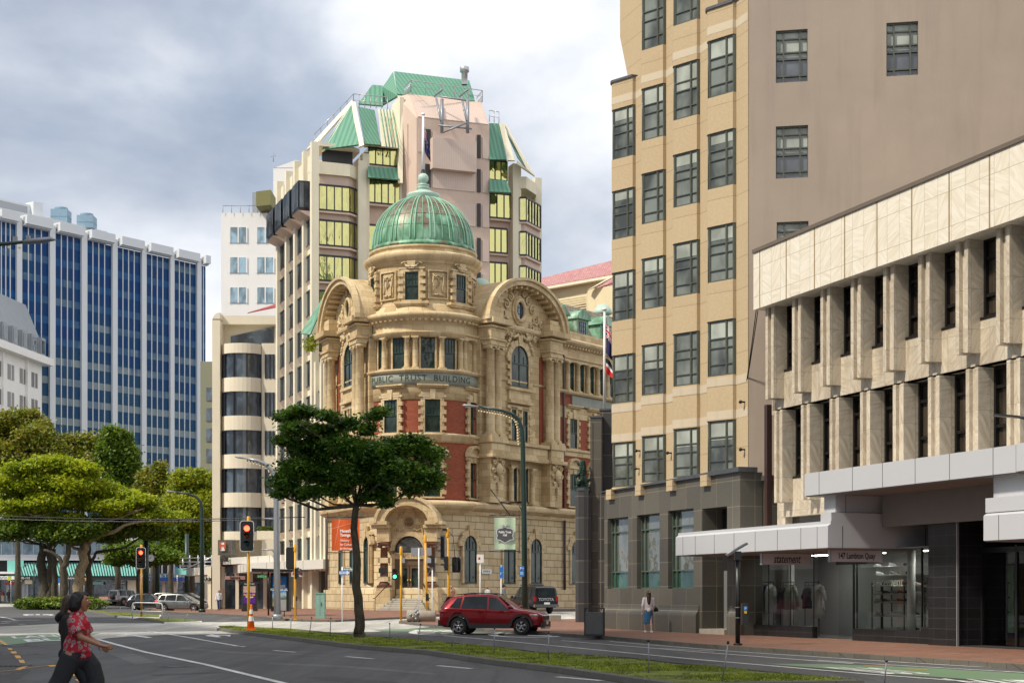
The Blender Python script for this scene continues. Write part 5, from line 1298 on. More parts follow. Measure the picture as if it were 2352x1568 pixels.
def wing(Fm,xa,xb,gc,ghw,side):
    """xa..xb: wing extent; gc: centre of its gabled bay; ghw: distance of the column pairs from the centre"""
    m = MB(); m.box(xa,xb,0,7,.2,7.4); m.box(xa,xb,-.28,0,.2,1.9); add(m,'ground_storey',M_rust,Fm)
    corn(Fm,xa,xb,[(.1,7.2),(-.15,7.25),(-.15,7.5),(-.4,7.6),(-.62,7.75),(-.67,8.0),(-.5,8.15),(.1,8.25)],'storey_cornice')
    m = MB(); m.box(xa+.05,xb,.35,7,8.2,17.3); add(m,'brick_storey',M_brick,Fm)
    m = MB(); m.box(xa+.05,xb,.3,7,15.4,16.3); m.box(xa+.05,xb,.60,7,17.3,20); add(m,'upper_wall',M_stone,Fm)
    corn(Fm,xa,xb,[(.4,12.35),(.22,12.42),(.18,12.7),(.05,12.8),(.05,12.95),(.4,13.02)],'string_course')
    corn(Fm,xa,xb,[(.4,17.2),(.05,17.28),(-.05,17.4),(-.05,17.5),(.7,17.55)],'colonnade_sill')
    corn(Fm,xa,xb,[(.7,19.82),(.25,19.84),(.25,20.02),(.13,20.1),(.13,20.2),(.33,20.24),(.33,20.85),(.2,20.9),(.2,21.0),(-.1,21.12),(-.27,21.25),(-.31,21.42),(-.15,21.55),(.7,21.62)],'main_cornice')
    m = MB()
    for k in range(int((xb-xa)/.42)): m.box(xa+k*.42+.1,xa+k*.42+.3,.0,.2,20.93,21.06)
    add(m,'dentils',M_smooth,Fm)
    g0, g1 = gc-ghw, gc+ghw
    m = MB(); m.box(g0-.95,g1+.95,.05,.6,12.9,20.3); add(m,'gable_wall',M_stone,Fm)
    m = MB(); m.box(g0+.6,g0+1.05,-.02,.05,13.0,19.6); m.box(g1-1.05,g1-.6,-.02,.05,13.0,19.6); add(m,'brick_strip',M_brick,Fm)
    m = MB()
    for c in(g0,g1):
        m.box(c-.95,c+.95,-1.05,.3,12.55,12.95); m.box(c-.85,c+.85,-.95,.3,11.7,12.55); m.box(c-1.05,c+1.05,-1.15,.3,11.45,11.7); m.box(c-.8,c+.8,-.8,.3,8.2,11.45)
        add(m,'gable_pedestal',M_stone,Fm); m = MB(); m.box(c-.85,c+.85,-.85,.3,19.75,20.85); m.box(c-.95,c+.95,-.95,.3,19.95,20.08); m.box(c-1.0,c+1.0,-1.02,.3,20.85,21.0); m.box(c-1.2,c+1.2,-1.35,.3,21.1,21.5); m.box(c-.8,c+.8,-.8,.3,21.5,22.4); add(m,'gable_entablature',M_stone,Fm); m = MB()
    m.box(g0+1.05,g1-1.05,-.75,.3,11.75,12.55); m.box(g0+1.05,g1-1.05,-.95,.3,12.55,12.8); m.box(g0+1.05,g1-1.05,-.9,.3,11.45,11.75); m.box(g0+.8,g1-.8,.0,.35,8.2,11.45)
    add(m,'gable_balcony',M_stone,Fm)
    for c in(g0,g1):
        for dx in(-.42,.42): column(PT,TMat(Fm,c+dx,-.5,12.95),.33,6.8)
        s = MB()
        s.ball((c,-1.0,10.6),.42,12,(.9,.4,1.1))
        for sx_ in(-1,1):
            for(cx_,cz_,r)in((.5,11.1,.2),(.55,10.5,.2),(.35,9.95,.18),(.2,11.35,.15)):
                s.tube([(c+sx_*(cx_+r*(1-t/12)*math.cos(t)),-.95,cz_+r*(1-t/12)*math.sin(t))for t in[q*.6 for q in range(15)]],.055,5)
        for k in range(5): s.ball((c,-.9,9.6-.2*k),.14-.015*k,6)
        add(s,'cartouche',M_smooth,Fm)
    rx, rz_, zc = ghw+1.25, 3.55, 21.35
    m = MB(); m.xz((arc(gc,zc,rx,180,0,32,rz_)+arc(gc,zc,rx-.5,0,180,32,rz_-.42))[::-1],-1.0,3.2)
    m.xz((arc(gc,zc,rx+.14,180,0,32,rz_+.12)+arc(gc,zc,rx-.1,0,180,32,rz_-.08))[::-1],-1.15,-.75)
    o = add(m,'gable_arch',M_smooth,Fm)
    s = MB()
    for k in range(1,20):
        a = R(180*k/20); cx_, cz_ = gc+(rx-.62)*math.cos(a), zc+(rz_-.54)*math.sin(a); s.obox((cx_,-.4,cz_),(.22,.8,.2),0,0,-a+R(90))
    add(s,'modillions',M_smooth,Fm)
    m = MB(); m.xz(arc(gc,zc-.2,rx-.5,0,180,32,rz_-.3),.0,.5); add(m,'tympanum',M_stone,Fm)
    s = MB(); rr = random.Random(4)
    zo = 22.75
    for sx_ in(-1,1):
        for(cx_,cz_,r,n_)in((.85,23.6,.34,1),(1.25,23.0,.36,1),(1.55,22.3,.42,-1),(1.2,21.7,.34,1),(1.75,21.5,.3,-1),(.45,24.05,.26,1),(1.0,21.0,.3,-1),(1.5,20.8,.24,1),(2.1,22.0,.25,1)):
            k_ =(rx-.8)/3.2; s.tube([(gc+sx_*(cx_*k_+r*(1-t/11)*math.cos(t*n_+1)),-.08,cz_+r*(1-t/11)*math.sin(t*n_+1))for t in[q*.5 for q in range(20)]],[.10-.003*q for q in range(20)],6)
        for k in range(9): s.ball((gc+sx_*(.75+.13*k),-.12,21.25-.2*k+.05*(k%2)),.17-.006*k,7,(1,.7,1))
        s.tube([(gc+sx_*.2,-.1,20.9),(gc+sx_*.8,-.14,20.65),(gc+sx_*1.4,-.1,20.95)],.12,6)
        s.tube([(gc+sx_*(rx-1.3),-.06,21.9),(gc+sx_*(rx-1.3),-.06,22.7),(gc+sx_*(rx-.9),-.06,21.9),(gc+sx_*(rx-1.3),-.06,21.9)],.06,4)
    q =[(gc+.62*math.cos(a),-.12,zo+.78*math.sin(a))for a in[R(t)for t in range(0,361,15)]]; s.tube(q,.16,8,False)
    q =[(gc+.84*math.cos(a),-.06,zo+1.02*math.sin(a))for a in[R(t)for t in range(0,361,15)]]; s.tube(q,.09,6,False)
    add(s,'scrollwork',M_smooth,Fm)
    g = MB(); g.poly([(gc+.6*math.cos(R(a)),-.03,zo+.76*math.sin(R(a)))for a in range(0,360,15)]); o = add(g,'round_window',glass_dark('round_glass',(.03,.05,.09),spec=1)if 'round_glass' not in MATS else MATS['round_glass'],Fm)
    f = MB(); [f.box(gc+t-.02,gc+t+.02,-.08,-.035,zo-.72,zo+.72)for t in(-.2,.2)]; [f.box(gc-.58,gc+.58,-.075,-.036,zo+t-.02,zo+t+.02)for t in(-.25,.25)]; f.build('sash',M_green,o)
    win(PT,TMat(Fm,gc,0,17.05),'arch',2.2,3.05)
    m = MB(); m.box(gc-1.5,gc+1.5,-.3,.2,16.75,16.95); m.box(gc-1.35,gc+1.35,-.12,.2,16.0,16.75); m.box(gc-1.45,gc+1.45,-.35,.2,15.75,15.95)
    for sx_ in(-1,1):
        for k in range(4): m.box(gc+sx_*1.27,gc+sx_*1.55,-.16,.2,17.15+k*.56,17.45+k*.56)
    add(m,'balconette',M_smooth,Fm)
    for dx in(-.72,.72): win(PT,TMat(Fm,gc+dx,.02,13.0),'pair',.62,2.3); win(PT,TMat(Fm,gc+dx,-.03,8.5),'pair',.62,2.5)
    m = MB()
    for dx in(-1.35,0,1.35):
        for k in range(4): m.box(gc+dx-.2,gc+dx+.2,-.2,.1,13.1+k*.56,13.38+k*.56)
    m.box(gc-1.5,gc+1.5,-.12,.2,15.35,15.6); add(m,'quoins',M_smooth,Fm)
    for dx in(-1.35,0,1.35): column(PT,TMat(Fm,gc+dx,-.28,8.25),.2,2.75,ionic=False)
    o = MB(); o.lathe([(.75,0),(.75,.12),(.55,.2),(.52,.55),(.8,.6),(.85,.7),(.78,.95),(.5,1.3),(.2,1.42),(0,1.45)],(gc-.3,3.4,24.1),12); add(o,'roof_vent',M_mint,Fm)
gR0, gR1 = WR.x(1134.5,-.5), WR.x(1270,-.5); wing(WR,-.3,30,(gR0+gR1)/2,(gR1-gR0)/2,1)
gL0, gL1 = WL.x(757,-.5), WL.x(822,-.5); wing(WL,WL.x(751,0),.3,(gL0+gL1)/2,(gL1-gL0)/2,-1)
for u in(1078,1168,1229,1322): win(PT,TMat(WR,WR.x(u,0),0,2.35),'arch',1.5,3.4)
for u in(786,812,844): win(PT,TMat(WL,WL.x(u,0),0,2.35),'arch',1.2,3.35)
win(PT,rot_at(-62,4.45,2.35),'arch',1.15,3.35)
for k in range(5):
    x = WR.x(1309,.6)+k*1.45; win(PT,TMat(WR,x,.6,17.6),'bare',.85,2.2); column(PT,TMat(WR,x-.72,.32,17.5),.19,2.34,ionic=False)
for k in range(3):
    x = WR.x(1315,.35)+k*3.0; win(PT,TMat(WR,x,.35,13.05),'quoin',1.0,2.3); win(PT,TMat(WR,x,.35,8.5),'seg',1.0,2.5)
m = MB(); m.box(WR.x(1300,0)+1.2,29,.2,.34,16.4,17.2); add(m,'inscription_band',MATS['weathered_band'],WR)
for(Fm,a,b)in((WR,gR1+1.5,30), ):
    m = MB(); m.box(a,b,.45,.8,21.5,22.3); add(m,'parapet',M_smooth,Fm)
m = MB(); m.extrude([(0,1.0,21.5),(0,3.2,25.2),(0,7,25.4),(0,7,21.5)],(30,0,0)); o = add(m,'roof',M_slate,WR)
m = MB(); m.extrude([(WL.x(760),1.0,21.5),(WL.x(760),3.2,25.0),(WL.x(760),6,25.2),(WL.x(760),6,21.5)],(-WL.x(760),0,0)); add(m,'roof',M_slate,WL)
M_dor = copper()if 0 else M_copper
for k, u in enumerate((1289,1337,1390)):
    x = WR.x(u,1.0); top =(24.3,24.1,24.0)[k]; m = MB(); m.box(x-.85,x+.85,.95,4.5,21.8,23.6)
    if k==1: m.xz(arc(x,23.6,1.0,0,180,12,.75),.75,4.5)
    else: m.xz([(x-1.05,23.6),(x+1.05,23.6),(x,24.4)],.75,4.5)
    o = add(m,'dormer',M_dor,WR); g = MB(); g.poly([(x-.4,.94,22.0),(x+.4,.94,22.0),(x+.4,.94,23.4),(x-.4,.94,23.4)]); w_ = g.build('window',MATS['round_glass'],o)
    f = MB(); [f.box(x+t-.02,x+t+.02,.90,.935,22.0,23.4)for t in(-.4,-.13,.13,.4)]; [f.box(x-.4,x+.4,.905,.936,z-.02,z+.02)for z in(22.0,22.7,23.05,23.4)]; f.build('sash',M_green,w_)
m = MB(); xx = WR.x(1384,4); m.lathe([(.75,0),(.75,.12),(.55,.2),(.52,.8),(.8,.85),(.85,.95),(.78,1.2),(.5,1.6),(.2,1.72),(0,1.75)],(xx,4,24.6),12); add(m,'roof_vent',M_mint,WR)
m = MB()
for u in(1297.5,): x = WR.x(u,0); m.tube([(x,.1,8.3),(x,.1,20.2)],.09,8)
x = WR.x(1257,0); x = WR.x(1296.6,-.05); m.tube([(x,-.12,.4),(x,-.12,7.3)],.09,8); x = WL.x(755,-.1); m.tube([(x,-.2,.4),(x,-.2,7.3)],.1,8)
add(m,'downpipe',plain('dark_pipe',(.05,.035,.03),.5,var=.2),WR)if 0 else None
m = MB(); x = WR.x(1297,0); m.tube([(x,.1,8.3),(x,.1,20.2)],.09,8); add(m,'downpipe',plain('dark_pipe',(.05,.035,.03),.5,var=.2),WR)
m = MB(); x = WR.x(1257,-.1); x = WR.x(1296,-.1); m.tube([(x,-.15,.4),(x,-.15,7.3)],.1,8); add(m,'downpipe',MATS['dark_pipe'],WR)
m = MB(); x = WL.x(753,-.1); m.tube([(x,-.2,.4),(x,-.2,7.3)],.1,8); add(m,'downpipe',MATS['dark_pipe'],WL)
def gold():
    m, n, b, o = newmat('gold_mirror_glass'); oc = objout(n)
    b.inputs['Base Color'].default_value =(.62,.59,.25,1); b.inputs['Metallic'].default_value = .92; b.inputs['Roughness'].default_value = .05
    bump(n,b,noise(n,mapping(n,oc,(1,1,.5)),.9,3,.5,.6),.22,.3); return m
M_gold = gold()
M_tcream = render_wall('tower_cream',(.78,.72,.56),(.72,.66,.51),crack=False,streak=.2)
M_tpink = render_wall('tower_pink',(.62,.48,.40),(.57,.44,.36),crack=False,streak=.15)
def ribbed(name,col,per=.22,dark=.55,horiz=False):
    m, n, b, o = newmat(name); uv = uvout(n); sp = N(n,'ShaderNodeSeparateXYZ'); n.links.new(uv,sp.inputs[0])
    f = mathn(n,'FRACT',mathn(n,'DIVIDE',sp.outputs[0],per)); g = ramp(n,f,[(.0,(dark,)*3),(.12,(1,)*3),(.55,(1,)*3),(.7,(dark*1.2,)*3)])
    c = mixc(n,1,mixc(n,noise(n,uv,.6,5,.6),tuple(x*.85 for x in col),tuple(min(1,x*1.1)for x in col)),g,'MULTIPLY'); n.links.new(c,b.inputs['Base Color']); b.inputs['Roughness'].default_value = .6
    bump(n,b,g,.5,.05); return m
M_pribs = ribbed('pink_ribbed',(.62,.49,.42),.20,.8); M_groof = ribbed('green_metal_roof',(.12,.31,.21),.42,.6)
M_bkfr = plain('black_window_frame',(.015,.015,.017),.4,var=0)
M_dkglass = glass_dark('dark_facade_glass',(.03,.04,.05),tint=.8,spec=.9)
TL = Frame((-15.0,125,0),(.354,-.935)); tb = thing('tower_building',(-15.0,125,0),0,'tall cream and pink office tower with gold mirror windows and green roofs','building')
def rowsz(k): return 35.2-2.9*k
def addf(mb,name,mat,Fm,parent,org):
    o = mb.build(name,mat,parent); o.matrix_local = Matrix.Translation((Fm.O.x-org[0],Fm.O.y-org[1],0))@Matrix.Rotation(Fm.rz,4,'Z'); return o
ORG =(-15.0,125)
def at(mb,name,mat,Fm=TL): return addf(mb,name,mat,Fm,tb,ORG)
def slab(mb,pts,back=(0,.4,0)): mb.extrude([tuple(p)for p in pts],back)
def atw(mb,name,mat,parent=None,org=ORG):
    """mesh given in world metres"""
    o = mb.build(name,mat,parent or tb); o.matrix_local = Matrix.Translation((-org[0],-org[1],0)); return o
xa = TL.x(635,0); xb = TL.x(716,0)
m = MB(); m.box(xa,xb,0,1.4,3.7,37.0); m.box(xb,.3,.0,2,3.7,19.5); at(m,'facade_wall',M_tcream)
m = MB()
cols =[(642,653),(661,672),(681,692),(701,712)]
for u in(636,656.5,676,696,715): x = TL.x(u,-.5); m.box(x-.25,x+.35,-.55,.05,.1,38.2+.0*u)
for u in(724,737,746): x = TL.x(u,-.5); m.box(x-.25,x+.3,-.55,.1,3.4,20.2)
for i, u in enumerate((646,666,687,706)): x = TL.x(u,-.2); m.box(x-1,x+1,-.2,.1,36.3,37.6)
at(m,'fins',M_tcream)
for ci,(u0,u1)in enumerate(cols+[(726,735),(739,744.5)]):
    x0, x1 = TL.x(u0,-.25), TL.x(u1,-.25)
    for k in range(0,11):
        if ci>=4 and rowsz(k)>18.5: continue
        zt_ = rowsz(k); zb_ = zt_-2.05
        if ci<4 and k==0:
            b = MB(); b.box(x0-.3,x1+.3,-1.28,0,zb_-.25,zt_+.15); o = at(b,'box_window',M_bkfr); g = MB(); g.box(x0-.25,x1+.25,-1.33,-1.3,zb_,zt_); [g.box(x1+.35,x1+.37,-1.2+q*.42,-.86+q*.42,zb_,zt_)for q in range(3)]; g.build('pane',M_dkglass,o)
            f = MB(); [f.box(x0-.3+q*(x1-x0+.6)/5-.03,x0-.3+q*(x1-x0+.6)/5+.03,-1.36,-1.3,zb_,zt_)for q in range(6)]; f.build('mullions',M_bkfr,o)
            s_ = MB(); s_.extrude([(x0-.35,-1.3,zb_-.25),(x0-.35,0,zb_-.25),(x0-.35,0,zb_-.9)],(x1-x0+.7,0,0)); s_.build('bracket',M_tpink,o); continue
        b = MB(); b.box(x0,x1,-.25,.02,zb_,zt_); o = at(b,'window',M_dkglass)
        f = MB()
        for t in(0,.33,.66,1): xx = x0+(x1-x0)*t; f.box(xx-.05,xx+.05,-.30,-.25,zb_,zt_)
        f.box(x0-.05,x1+.05,-.31,-.25,zt_-.08,zt_+.04); f.box(x0-.05,x1+.05,-.31,-.25,zb_-.06,zb_+.06); f.build('frame',M_bkfr,o)
        s_ = MB(); s_.extrude([(x0-.05,-.32,zb_-.07),(x0-.05,0,zb_-.07),(x0-.05,0,zb_-.6)],(x1-x0+.1,0,0)); s_.build('sill',M_tpink,o)
P0 = PX(722,HY,128.5); TFr = Frame((P0.x,P0.y,0),(.935,.354)); X = lambda u, y=0: TFr.x(u,y)
def ribbon(pts,z0,z1,nm=7):
    """window ribbon round an open outline"""
    g = MB(); g.prism(pts+[(pts[-1][0],pts[-1][1]+1.5),(pts[0][0],pts[0][1]+1.5)],z0,z1); o = at(g,'ribbon_window',M_gold,TFr)
    f = MB(); out = offset_poly(pts,.04)
    for zz, t in((z0-.08,.16),(z1-.08,.16)): f.prism(out+[(pts[-1][0]-.1,pts[-1][1]+.2),(pts[0][0]+.1,pts[0][1]+.2)],zz,zz+t)
    for k in range(len(out)-1):
        a, b = Vector(out[k]), Vector(out[k+1]); n_ = max(1,round((b-a).length/.62))
        for q in range(n_+1): p = a.lerp(b,q/n_); f.box(p.x-.035,p.x+.035,p.y-.035,p.y+.04,z0,z1)
    f.build('frame',M_bkfr,o)
    s_ = MB(); s_.prism(offset_poly(pts,.10)+[(pts[-1][0],pts[-1][1]+1.2),(pts[0][0],pts[0][1]+1.2)],z0-.24,z0-.09); s_.build('sill',M_tpink,o)
A =[(X(724,.9),.9),(X(733),.0),(X(803),0),(X(826,.9),.9)]
m = MB(); m.prism([(A[0][0]+.25,1.1),(A[1][0]+.1,.25),(A[2][0]-.1,.25),(A[3][0]-.2,1.1),(A[3][0]-.2,9),(A[0][0]+.2,9)],.1,36.6)
at(m,'corner_block',M_tpink,TFr)
for k in range(0,8): ribbon(A,rowsz(k)-2.05,rowsz(k),7)
xB0, xB1 = X(846,1), X(920,1); m = MB(); m.box(X(838,1),X(928,1),1.2,10,.1,38.6); at(m,'recess_wall',M_tpink,TFr)
zB =[TFr.z(v,xB0,1)for v in(338,377,413,467,497,555)]
ribbon([(xB0,1.0),(xB1-.3,1.0)],zB[1],zB[0]); ribbon([(xB0-.1,.7),(xB1,.7)],zB[3],zB[2])
for k in range(1,8): ribbon([(xB0,1.0),(xB1-.2,1.0)],rowsz(k)-2.15+.2,rowsz(k)+.2)
m = MB()
x = X(831,.4); m.box(x-.35,x+.35,.2,1.3,.1,37.6); x = X(840,.6); m.box(x-.3,x+.3,.5,1.3,.1,38.3); x = X(717,.9); m.box(x-.3,x+.7,.3,2,.1,37.3); x = X(924,.7); m.box(x-.25,x+.15,.6,3,.1,TFr.z(225,x,.8))
m.box(A[0][0],A[3][0]+.5,-.1,.15,36.0,37.1)if 0 else None
m.prism(A[:1]+offset_poly(A,.05)[1:3]+A[3:]+[(A[3][0],2),(A[0][0],2)],36.1,37.1); m.prism(A+[(A[3][0],3),(A[0][0],3)],38.4,38.7)
m.box(xB0-.3,xB1,.9,1.4,zB[0]+.05,zB[0]+.5); at(m,'cream_trim',M_tcream,TFr)
m = MB(); m.box(A[0][0]+.6,A[3][0]-.6,.9,1.1,37.0,38.4); at(m,'balcony_glass',M_bkfr,TFr)
def P(u,v,D): return PX(u,v,D)
m = MB(); slab(m,[P(740,343,129),P(823,332,128.6),P(806,238,133)]); slab(m,[P(822,245,133),P(860,253,134.5),P(874,333,130.6),P(838,330,129.2)])
slab(m,[P(1123,283,134),P(1146,284,134.6),P(1164,366,133.6),P(1123,366,132.4)]); slab(m,[P(1157,290,136),P(1213,392,134.2),P(1188,360,133.6)])
slab(m,[P(845,382,130),P(912,387,131.6),P(918,413,131),P(845,407,129.5)]); slab(m,[P(1124,412,132.4),P(1164,415,133.4),P(1174,442,133),P(1124,440,132)])
slab(m,[P(905,164,140),P(1078,185,144),P(1091,232,141),P(912,216,136)]); slab(m,[P(903,165,140),P(879,200,139),P(879,240,139),P(913,220,136)],(-.01,.5,0)); slab(m,[P(855,195,139.5),P(879,197,139.6),P(879,243,137),P(823,238,137)])
o = atw(m,'green_roof',M_groof)
m = MB(); slab(m,[P(738,347,128.9),P(745,344,128.9),P(812,232,133.2),P(806,234,133.2)]); slab(m,[P(806,234,133),P(816,234,133),P(836,333,128.7),P(823,338,128.6)]); slab(m,[P(868,250,134.3),P(905,253,135.3),P(918,340,131.6),P(876,336,130.7)])
slab(m,[P(1146,283,134.5),P(1158,284,134.8),P(1182,368,133.7),P(1166,368,133.5)]); slab(m,[P(1157,284,135),P(1163,287,135),P(1228,404,134.5),P(1186,376,133.5),P(1188,368,133.5),P(1210,388,134)]); slab(m,[P(702,345,133),P(735,322,130),P(812,236,134),P(808,230,134.5)])
slab(m,[P(905,262,134),P(925,222,132),P(925,420,131),P(914,420,131)])
atw(m,'roof_trim',M_tcream)
m = MB()
for k in range(5): m.tube([P(874+k*7,252,133.8),P(888+k*7,338,130.4)],.05,4)
atw(m,'roof_louvres',M_groof)
xp0, xp1 = X(957,-1.2), X(1124,-1.2); ztP = TFr.z(300,xp0,-1.2); m = MB()
zc_ = TFr.z(270,xp0,-1.2); zt_ = TFr.z(216,xp0,.9)-2.6
m.prism([(xp0,-1.2),(xp1,-1.2),(xp1,6),(xp0-.9,6),(xp0-.9,1)],.1,zc_); m.extrude([(xp0,-1.2,zc_),(xp0,.9,zt_+2.6),(xp0,5,zt_+2.6),(xp0,5,zc_)],(xp1-xp0,0,0)); m.extrude([(xp0,-1.2,zc_),(xp0,.9,zt_+2.6),(xp0-.9,1.4,zt_+2.4),(xp0-.9,1,zc_)],(-.0,.01,0))
at(m,'lift_tower',M_tpink,TFr)
m = MB(); zs =[TFr.z(v,xp0,-1.2)for v in(312,383)]
for k in range(11):
    a = zc_-.5-k*2.9; z1_ = a-.5; z0_ = a-2.35;
    m.box(X(993,-1.25),X(1092,-1.25),-1.27,-1.2,z0_,z1_); m.box(X(1108,-1.25),X(1123,-1.25),-1.27,-1.2,z0_,z1_); m.box(xp0+.15,X(975,-1.25),-1.27,-1.2,z0_,z1_)
m.box(X(993,-1.9),X(1094,-1.9),-2.0,-1.2,TFr.z(383,xp0,-1.9),TFr.z(312,xp0,-1.9)); m.extrude([(xp0+.1,-1.22,zc_+.1),(xp0+.1,.85,zt_+2.5),(xp0+.1,.9,zt_+2.45),(xp0+.1,-1.17,zc_+.05)],(xp1-xp0-.2,0,0))
at(m,'ribbed_panel',M_pribs,TFr)
for k in range(11):
    z0_ = zc_-2.85-k*2.9
    for u0, u1 in((977,989),(1096,1104)):
        g = MB(); g.box(X(u0,-1.25),X(u1,-1.25),-1.3,-1.2,z0_,z0_+1.95); at(g,'slit_window',M_bkfr,TFr);
m = MB(); m.box(X(930,.5),X(957,.5),-.2,1.6,.1,zc_-.3); at(m,'lift_tower_return',M_tpink,TFr)
xC0, xC1 = X(1125,.6), X(1174,.6); m = MB(); m.box(X(1122,1),X(1184,1),1.0,9,.1,36.4); m.prism([(X(1190,.3),.4),(X(1206),.1),(X(1240,2.2),2.3),(X(1238,8),8),(X(1190,8),8)],.1,35.6); at(m,'east_block',M_tpink,TFr)
zz = TFr.z(366,xC0,.6); ribbon([(xC0,.8),(xC1-.3,.8)],zz-1.7,zz); zz = TFr.z(443,xC0,.6)
ribbon([(xC0,.6),(xC1,.6)],zz-2.1,zz);
for k in range(1,8): ribbon([(xC0,.8),(xC1-.3,.8)],zz-2.1-2.95*k,zz-2.95*k)
D_ =[(X(1191,.3),.15),(X(1207),-.1),(X(1241,2.1),2.1)]
for k in range(0,9): ribbon(D_,zz-2.3-2.95*k,zz-.3-2.95*k)
m = MB(); x = X(1183,.4); m.box(x-.3,x+.45,.1,1.3,.1,zz+2.6); m.prism([(X(1190,.3),.1),(X(1207),-.15),(X(1232,1.7),1.7),(X(1230,4),4),(X(1190,4),4)],zz+.5,zz+1.5); x = X(1236,2.4); m.box(x-.3,x+.3,2.3,3.4,.1,zz+2.2); at(m,'cream_trim',M_tcream,TFr)
m = MB()
def rail(pts,n,h=1.0):
    for(a,b)in zip(pts[:-1],pts[1:]):
        a, b = Vector(a), Vector(b); m.tube([a+Vector((0,0,h)),b+Vector((0,0,h))],.035,4); m.tube([a+Vector((0,0,h*.5)),b+Vector((0,0,h*.5))],.02,4)
        for q in range(n+1): p = a.lerp(b,q/n); m.tube([p,p+Vector((0,0,h))],.03,4)
rail([P(722,338,134),P(812,245,136),P(890,252,136)],6,1.1); rail([P(930,226,134),P(944,212,131),P(1108,235,135),P(1095,250,138)],5,1.0); rail([P(1124,280,137),P(1146,284,136)],2)
o = atw(m,'roof_railing',M_alu)
m = MB()
for u in(1015,1074): m.tube([P(u,228,130.5),P(u,306,130.2)],.14,4); m.tube([P(u-14,222,132),P(u-2,278,130.2)],.1,4); m.tube([P(u+2,205,130.6),P(u-18,222,131.5)],.1,4)
m.tube([P(1008,288,130),P(1084,296,130.4)],.08,4); m.tube([P(1018,304,130),P(1072,282,130)],.08,4); m.tube([P(1010,222,130.4),P(1078,232,130.6)],.08,4)
atw(m,'maintenance_crane',M_galv)
m = MB(); p = P(1067,190,141); m.lathe([(.28,-.2),(.28,.9),(.42,.95),(.42,1.35),(.36,1.4)],p,12); atw(m,'roof_flue',M_alu)
m = MB(); slab(m,[P(690,765,124.4),P(712,768,124),P(746,690,124.5),P(738,688,126)]); atw(m,'green_roof',M_groof)
zf_ = .35
def shoprow(Fm,x0,x1,parent,org,n,top=3.4):
    m = MB(); m.box(x0,x1,.3,.5,.1,top); addf(m,'shop_glass',M_dkglass,Fm,parent,org)
    m = MB(); [m.box(x0+(x1-x0)*k/n-.16,x0+(x1-x0)*k/n+.16,.12,.3,.1,top)for k in range(n+1)]; addf(m,'pilaster',M_tcream,Fm,parent,org)
shoprow(TL,TL.x(640,0),TL.x(748,0),tb,ORG,6)
CB2 =(PX(507,HY,150).x,150); CF = Frame((CB2[0],CB2[1],0),(1,0)); cu = thing('curved_building',(CB2[0],CB2[1],0),0,'cream office block with stacked curved window bays left of the tower','building')
M_lc = render_wall('light_cream',(.76,.69,.54),(.71,.64,.50),crack=False,streak=.12)
z_ = lambda v, y=0: CF.z(v,0,y); xx_ = lambda u, y=0: CF.x(u,y)
def ca(mb,name,mat): return addf(mb,name,mat,CF,cu,CB2)
m = MB(); m.box(xx_(507),xx_(637),1.6,9,.1,z_(742)); m.box(xx_(490),xx_(508),-.6,6,.1,z_(735)); m.box(xx_(601),xx_(637),0,1.6,4.2,z_(788))
m.xz(arc(xx_(508),z_(737),xx_(508)-xx_(491),90,180,10)+[(xx_(508),z_(737))],-.6,6); m.box(xx_(508),xx_(640),.6,8,z_(742),z_(722)); ca(m,'wall',M_lc)
w0, w1 = xx_(507), xx_(603); wd = w1-w0
def bayout(g=0): return[(w0+wd*.0-g*0,1.6)]+[(w0+wd*.5-wd*.5*math.cos(R(a))*(1),.9-(1.9+g)*math.sin(R(a))**.75 if a not in(0,180)else 1.0)for a in range(0,181,12)]+[(w1,1.6)]
rv =[813.5,901,989,1076.5,1165]
prevb = z_(791)
for v in rv:
    zt_, zb_ = z_(v), z_(v+55.5); m = MB(); m.prism(bayout(),zt_,prevb); ca(m,'curved_spandrel',M_lc); prevb = zb_
    g = MB(); g.prism([(p[0]*.99+.05,p[1]+.28)for p in bayout()],zb_,zt_); o = ca(g,'bay_window',M_dkglass)
    f = MB(); bo = bayout()
    for k in(2,4,7,10,13,15): f.box(bo[k][0]-.07,bo[k][0]+.07,bo[k][1]+.12,bo[k][1]+.3,zb_,zt_)
    f.build('frame',M_bkfr,o)
    g = MB(); g.box(xx_(610),xx_(629),-.02,.02,zb_,zt_); o = ca(g,'window',M_dkglass); f = MB(); [f.box(xx_(u)-.07,xx_(u)+.07,-.06,-.02,zb_,zt_)for u in(610,620,629)]; f.build('frame',M_bkfr,o)
m = MB(); m.prism(bayout(),z_(1240),prevb); ca(m,'curved_spandrel',M_lc)
g = MB(); g.xz([(xx_(530,1.5),z_(792,1.5)),(xx_(629,1.5),z_(792,1.5)),(xx_(629,1.5),z_(750,1.5)),(xx_(530,1.5),z_(772,1.5))],1.5,1.62); ca(g,'penthouse_window',M_dkglass)
m = MB(); slab(m,[PX(568,718,158),PX(637,704,158),PX(637,697,162)]); o = m.build('red_roof',plain('red_roof',(.30,.035,.03),.7,var=.2),cu); o.matrix_local = Matrix.Translation((-CB2[0],-CB2[1],0))
shoprow(CF,xx_(480),xx_(640),cu,CB2,5,4.2)
text_mesh('H',.95,'lettering',plain('orange_letter',(.55,.10,.03),.6,var=0),cu,TM(xx_(517),-1.32,z_(1254)),.02,bold=.03)
m = MB(); m.box(xx_(512),xx_(522),-1.3,-1.2,z_(1265),z_(1246)); ca(m,'white_sign',M_white); m = MB(); m.box(xx_(506),xx_(546),-1.2,-1.1,z_(1275),z_(1240)); ca(m,'stone_panel',M_granite)
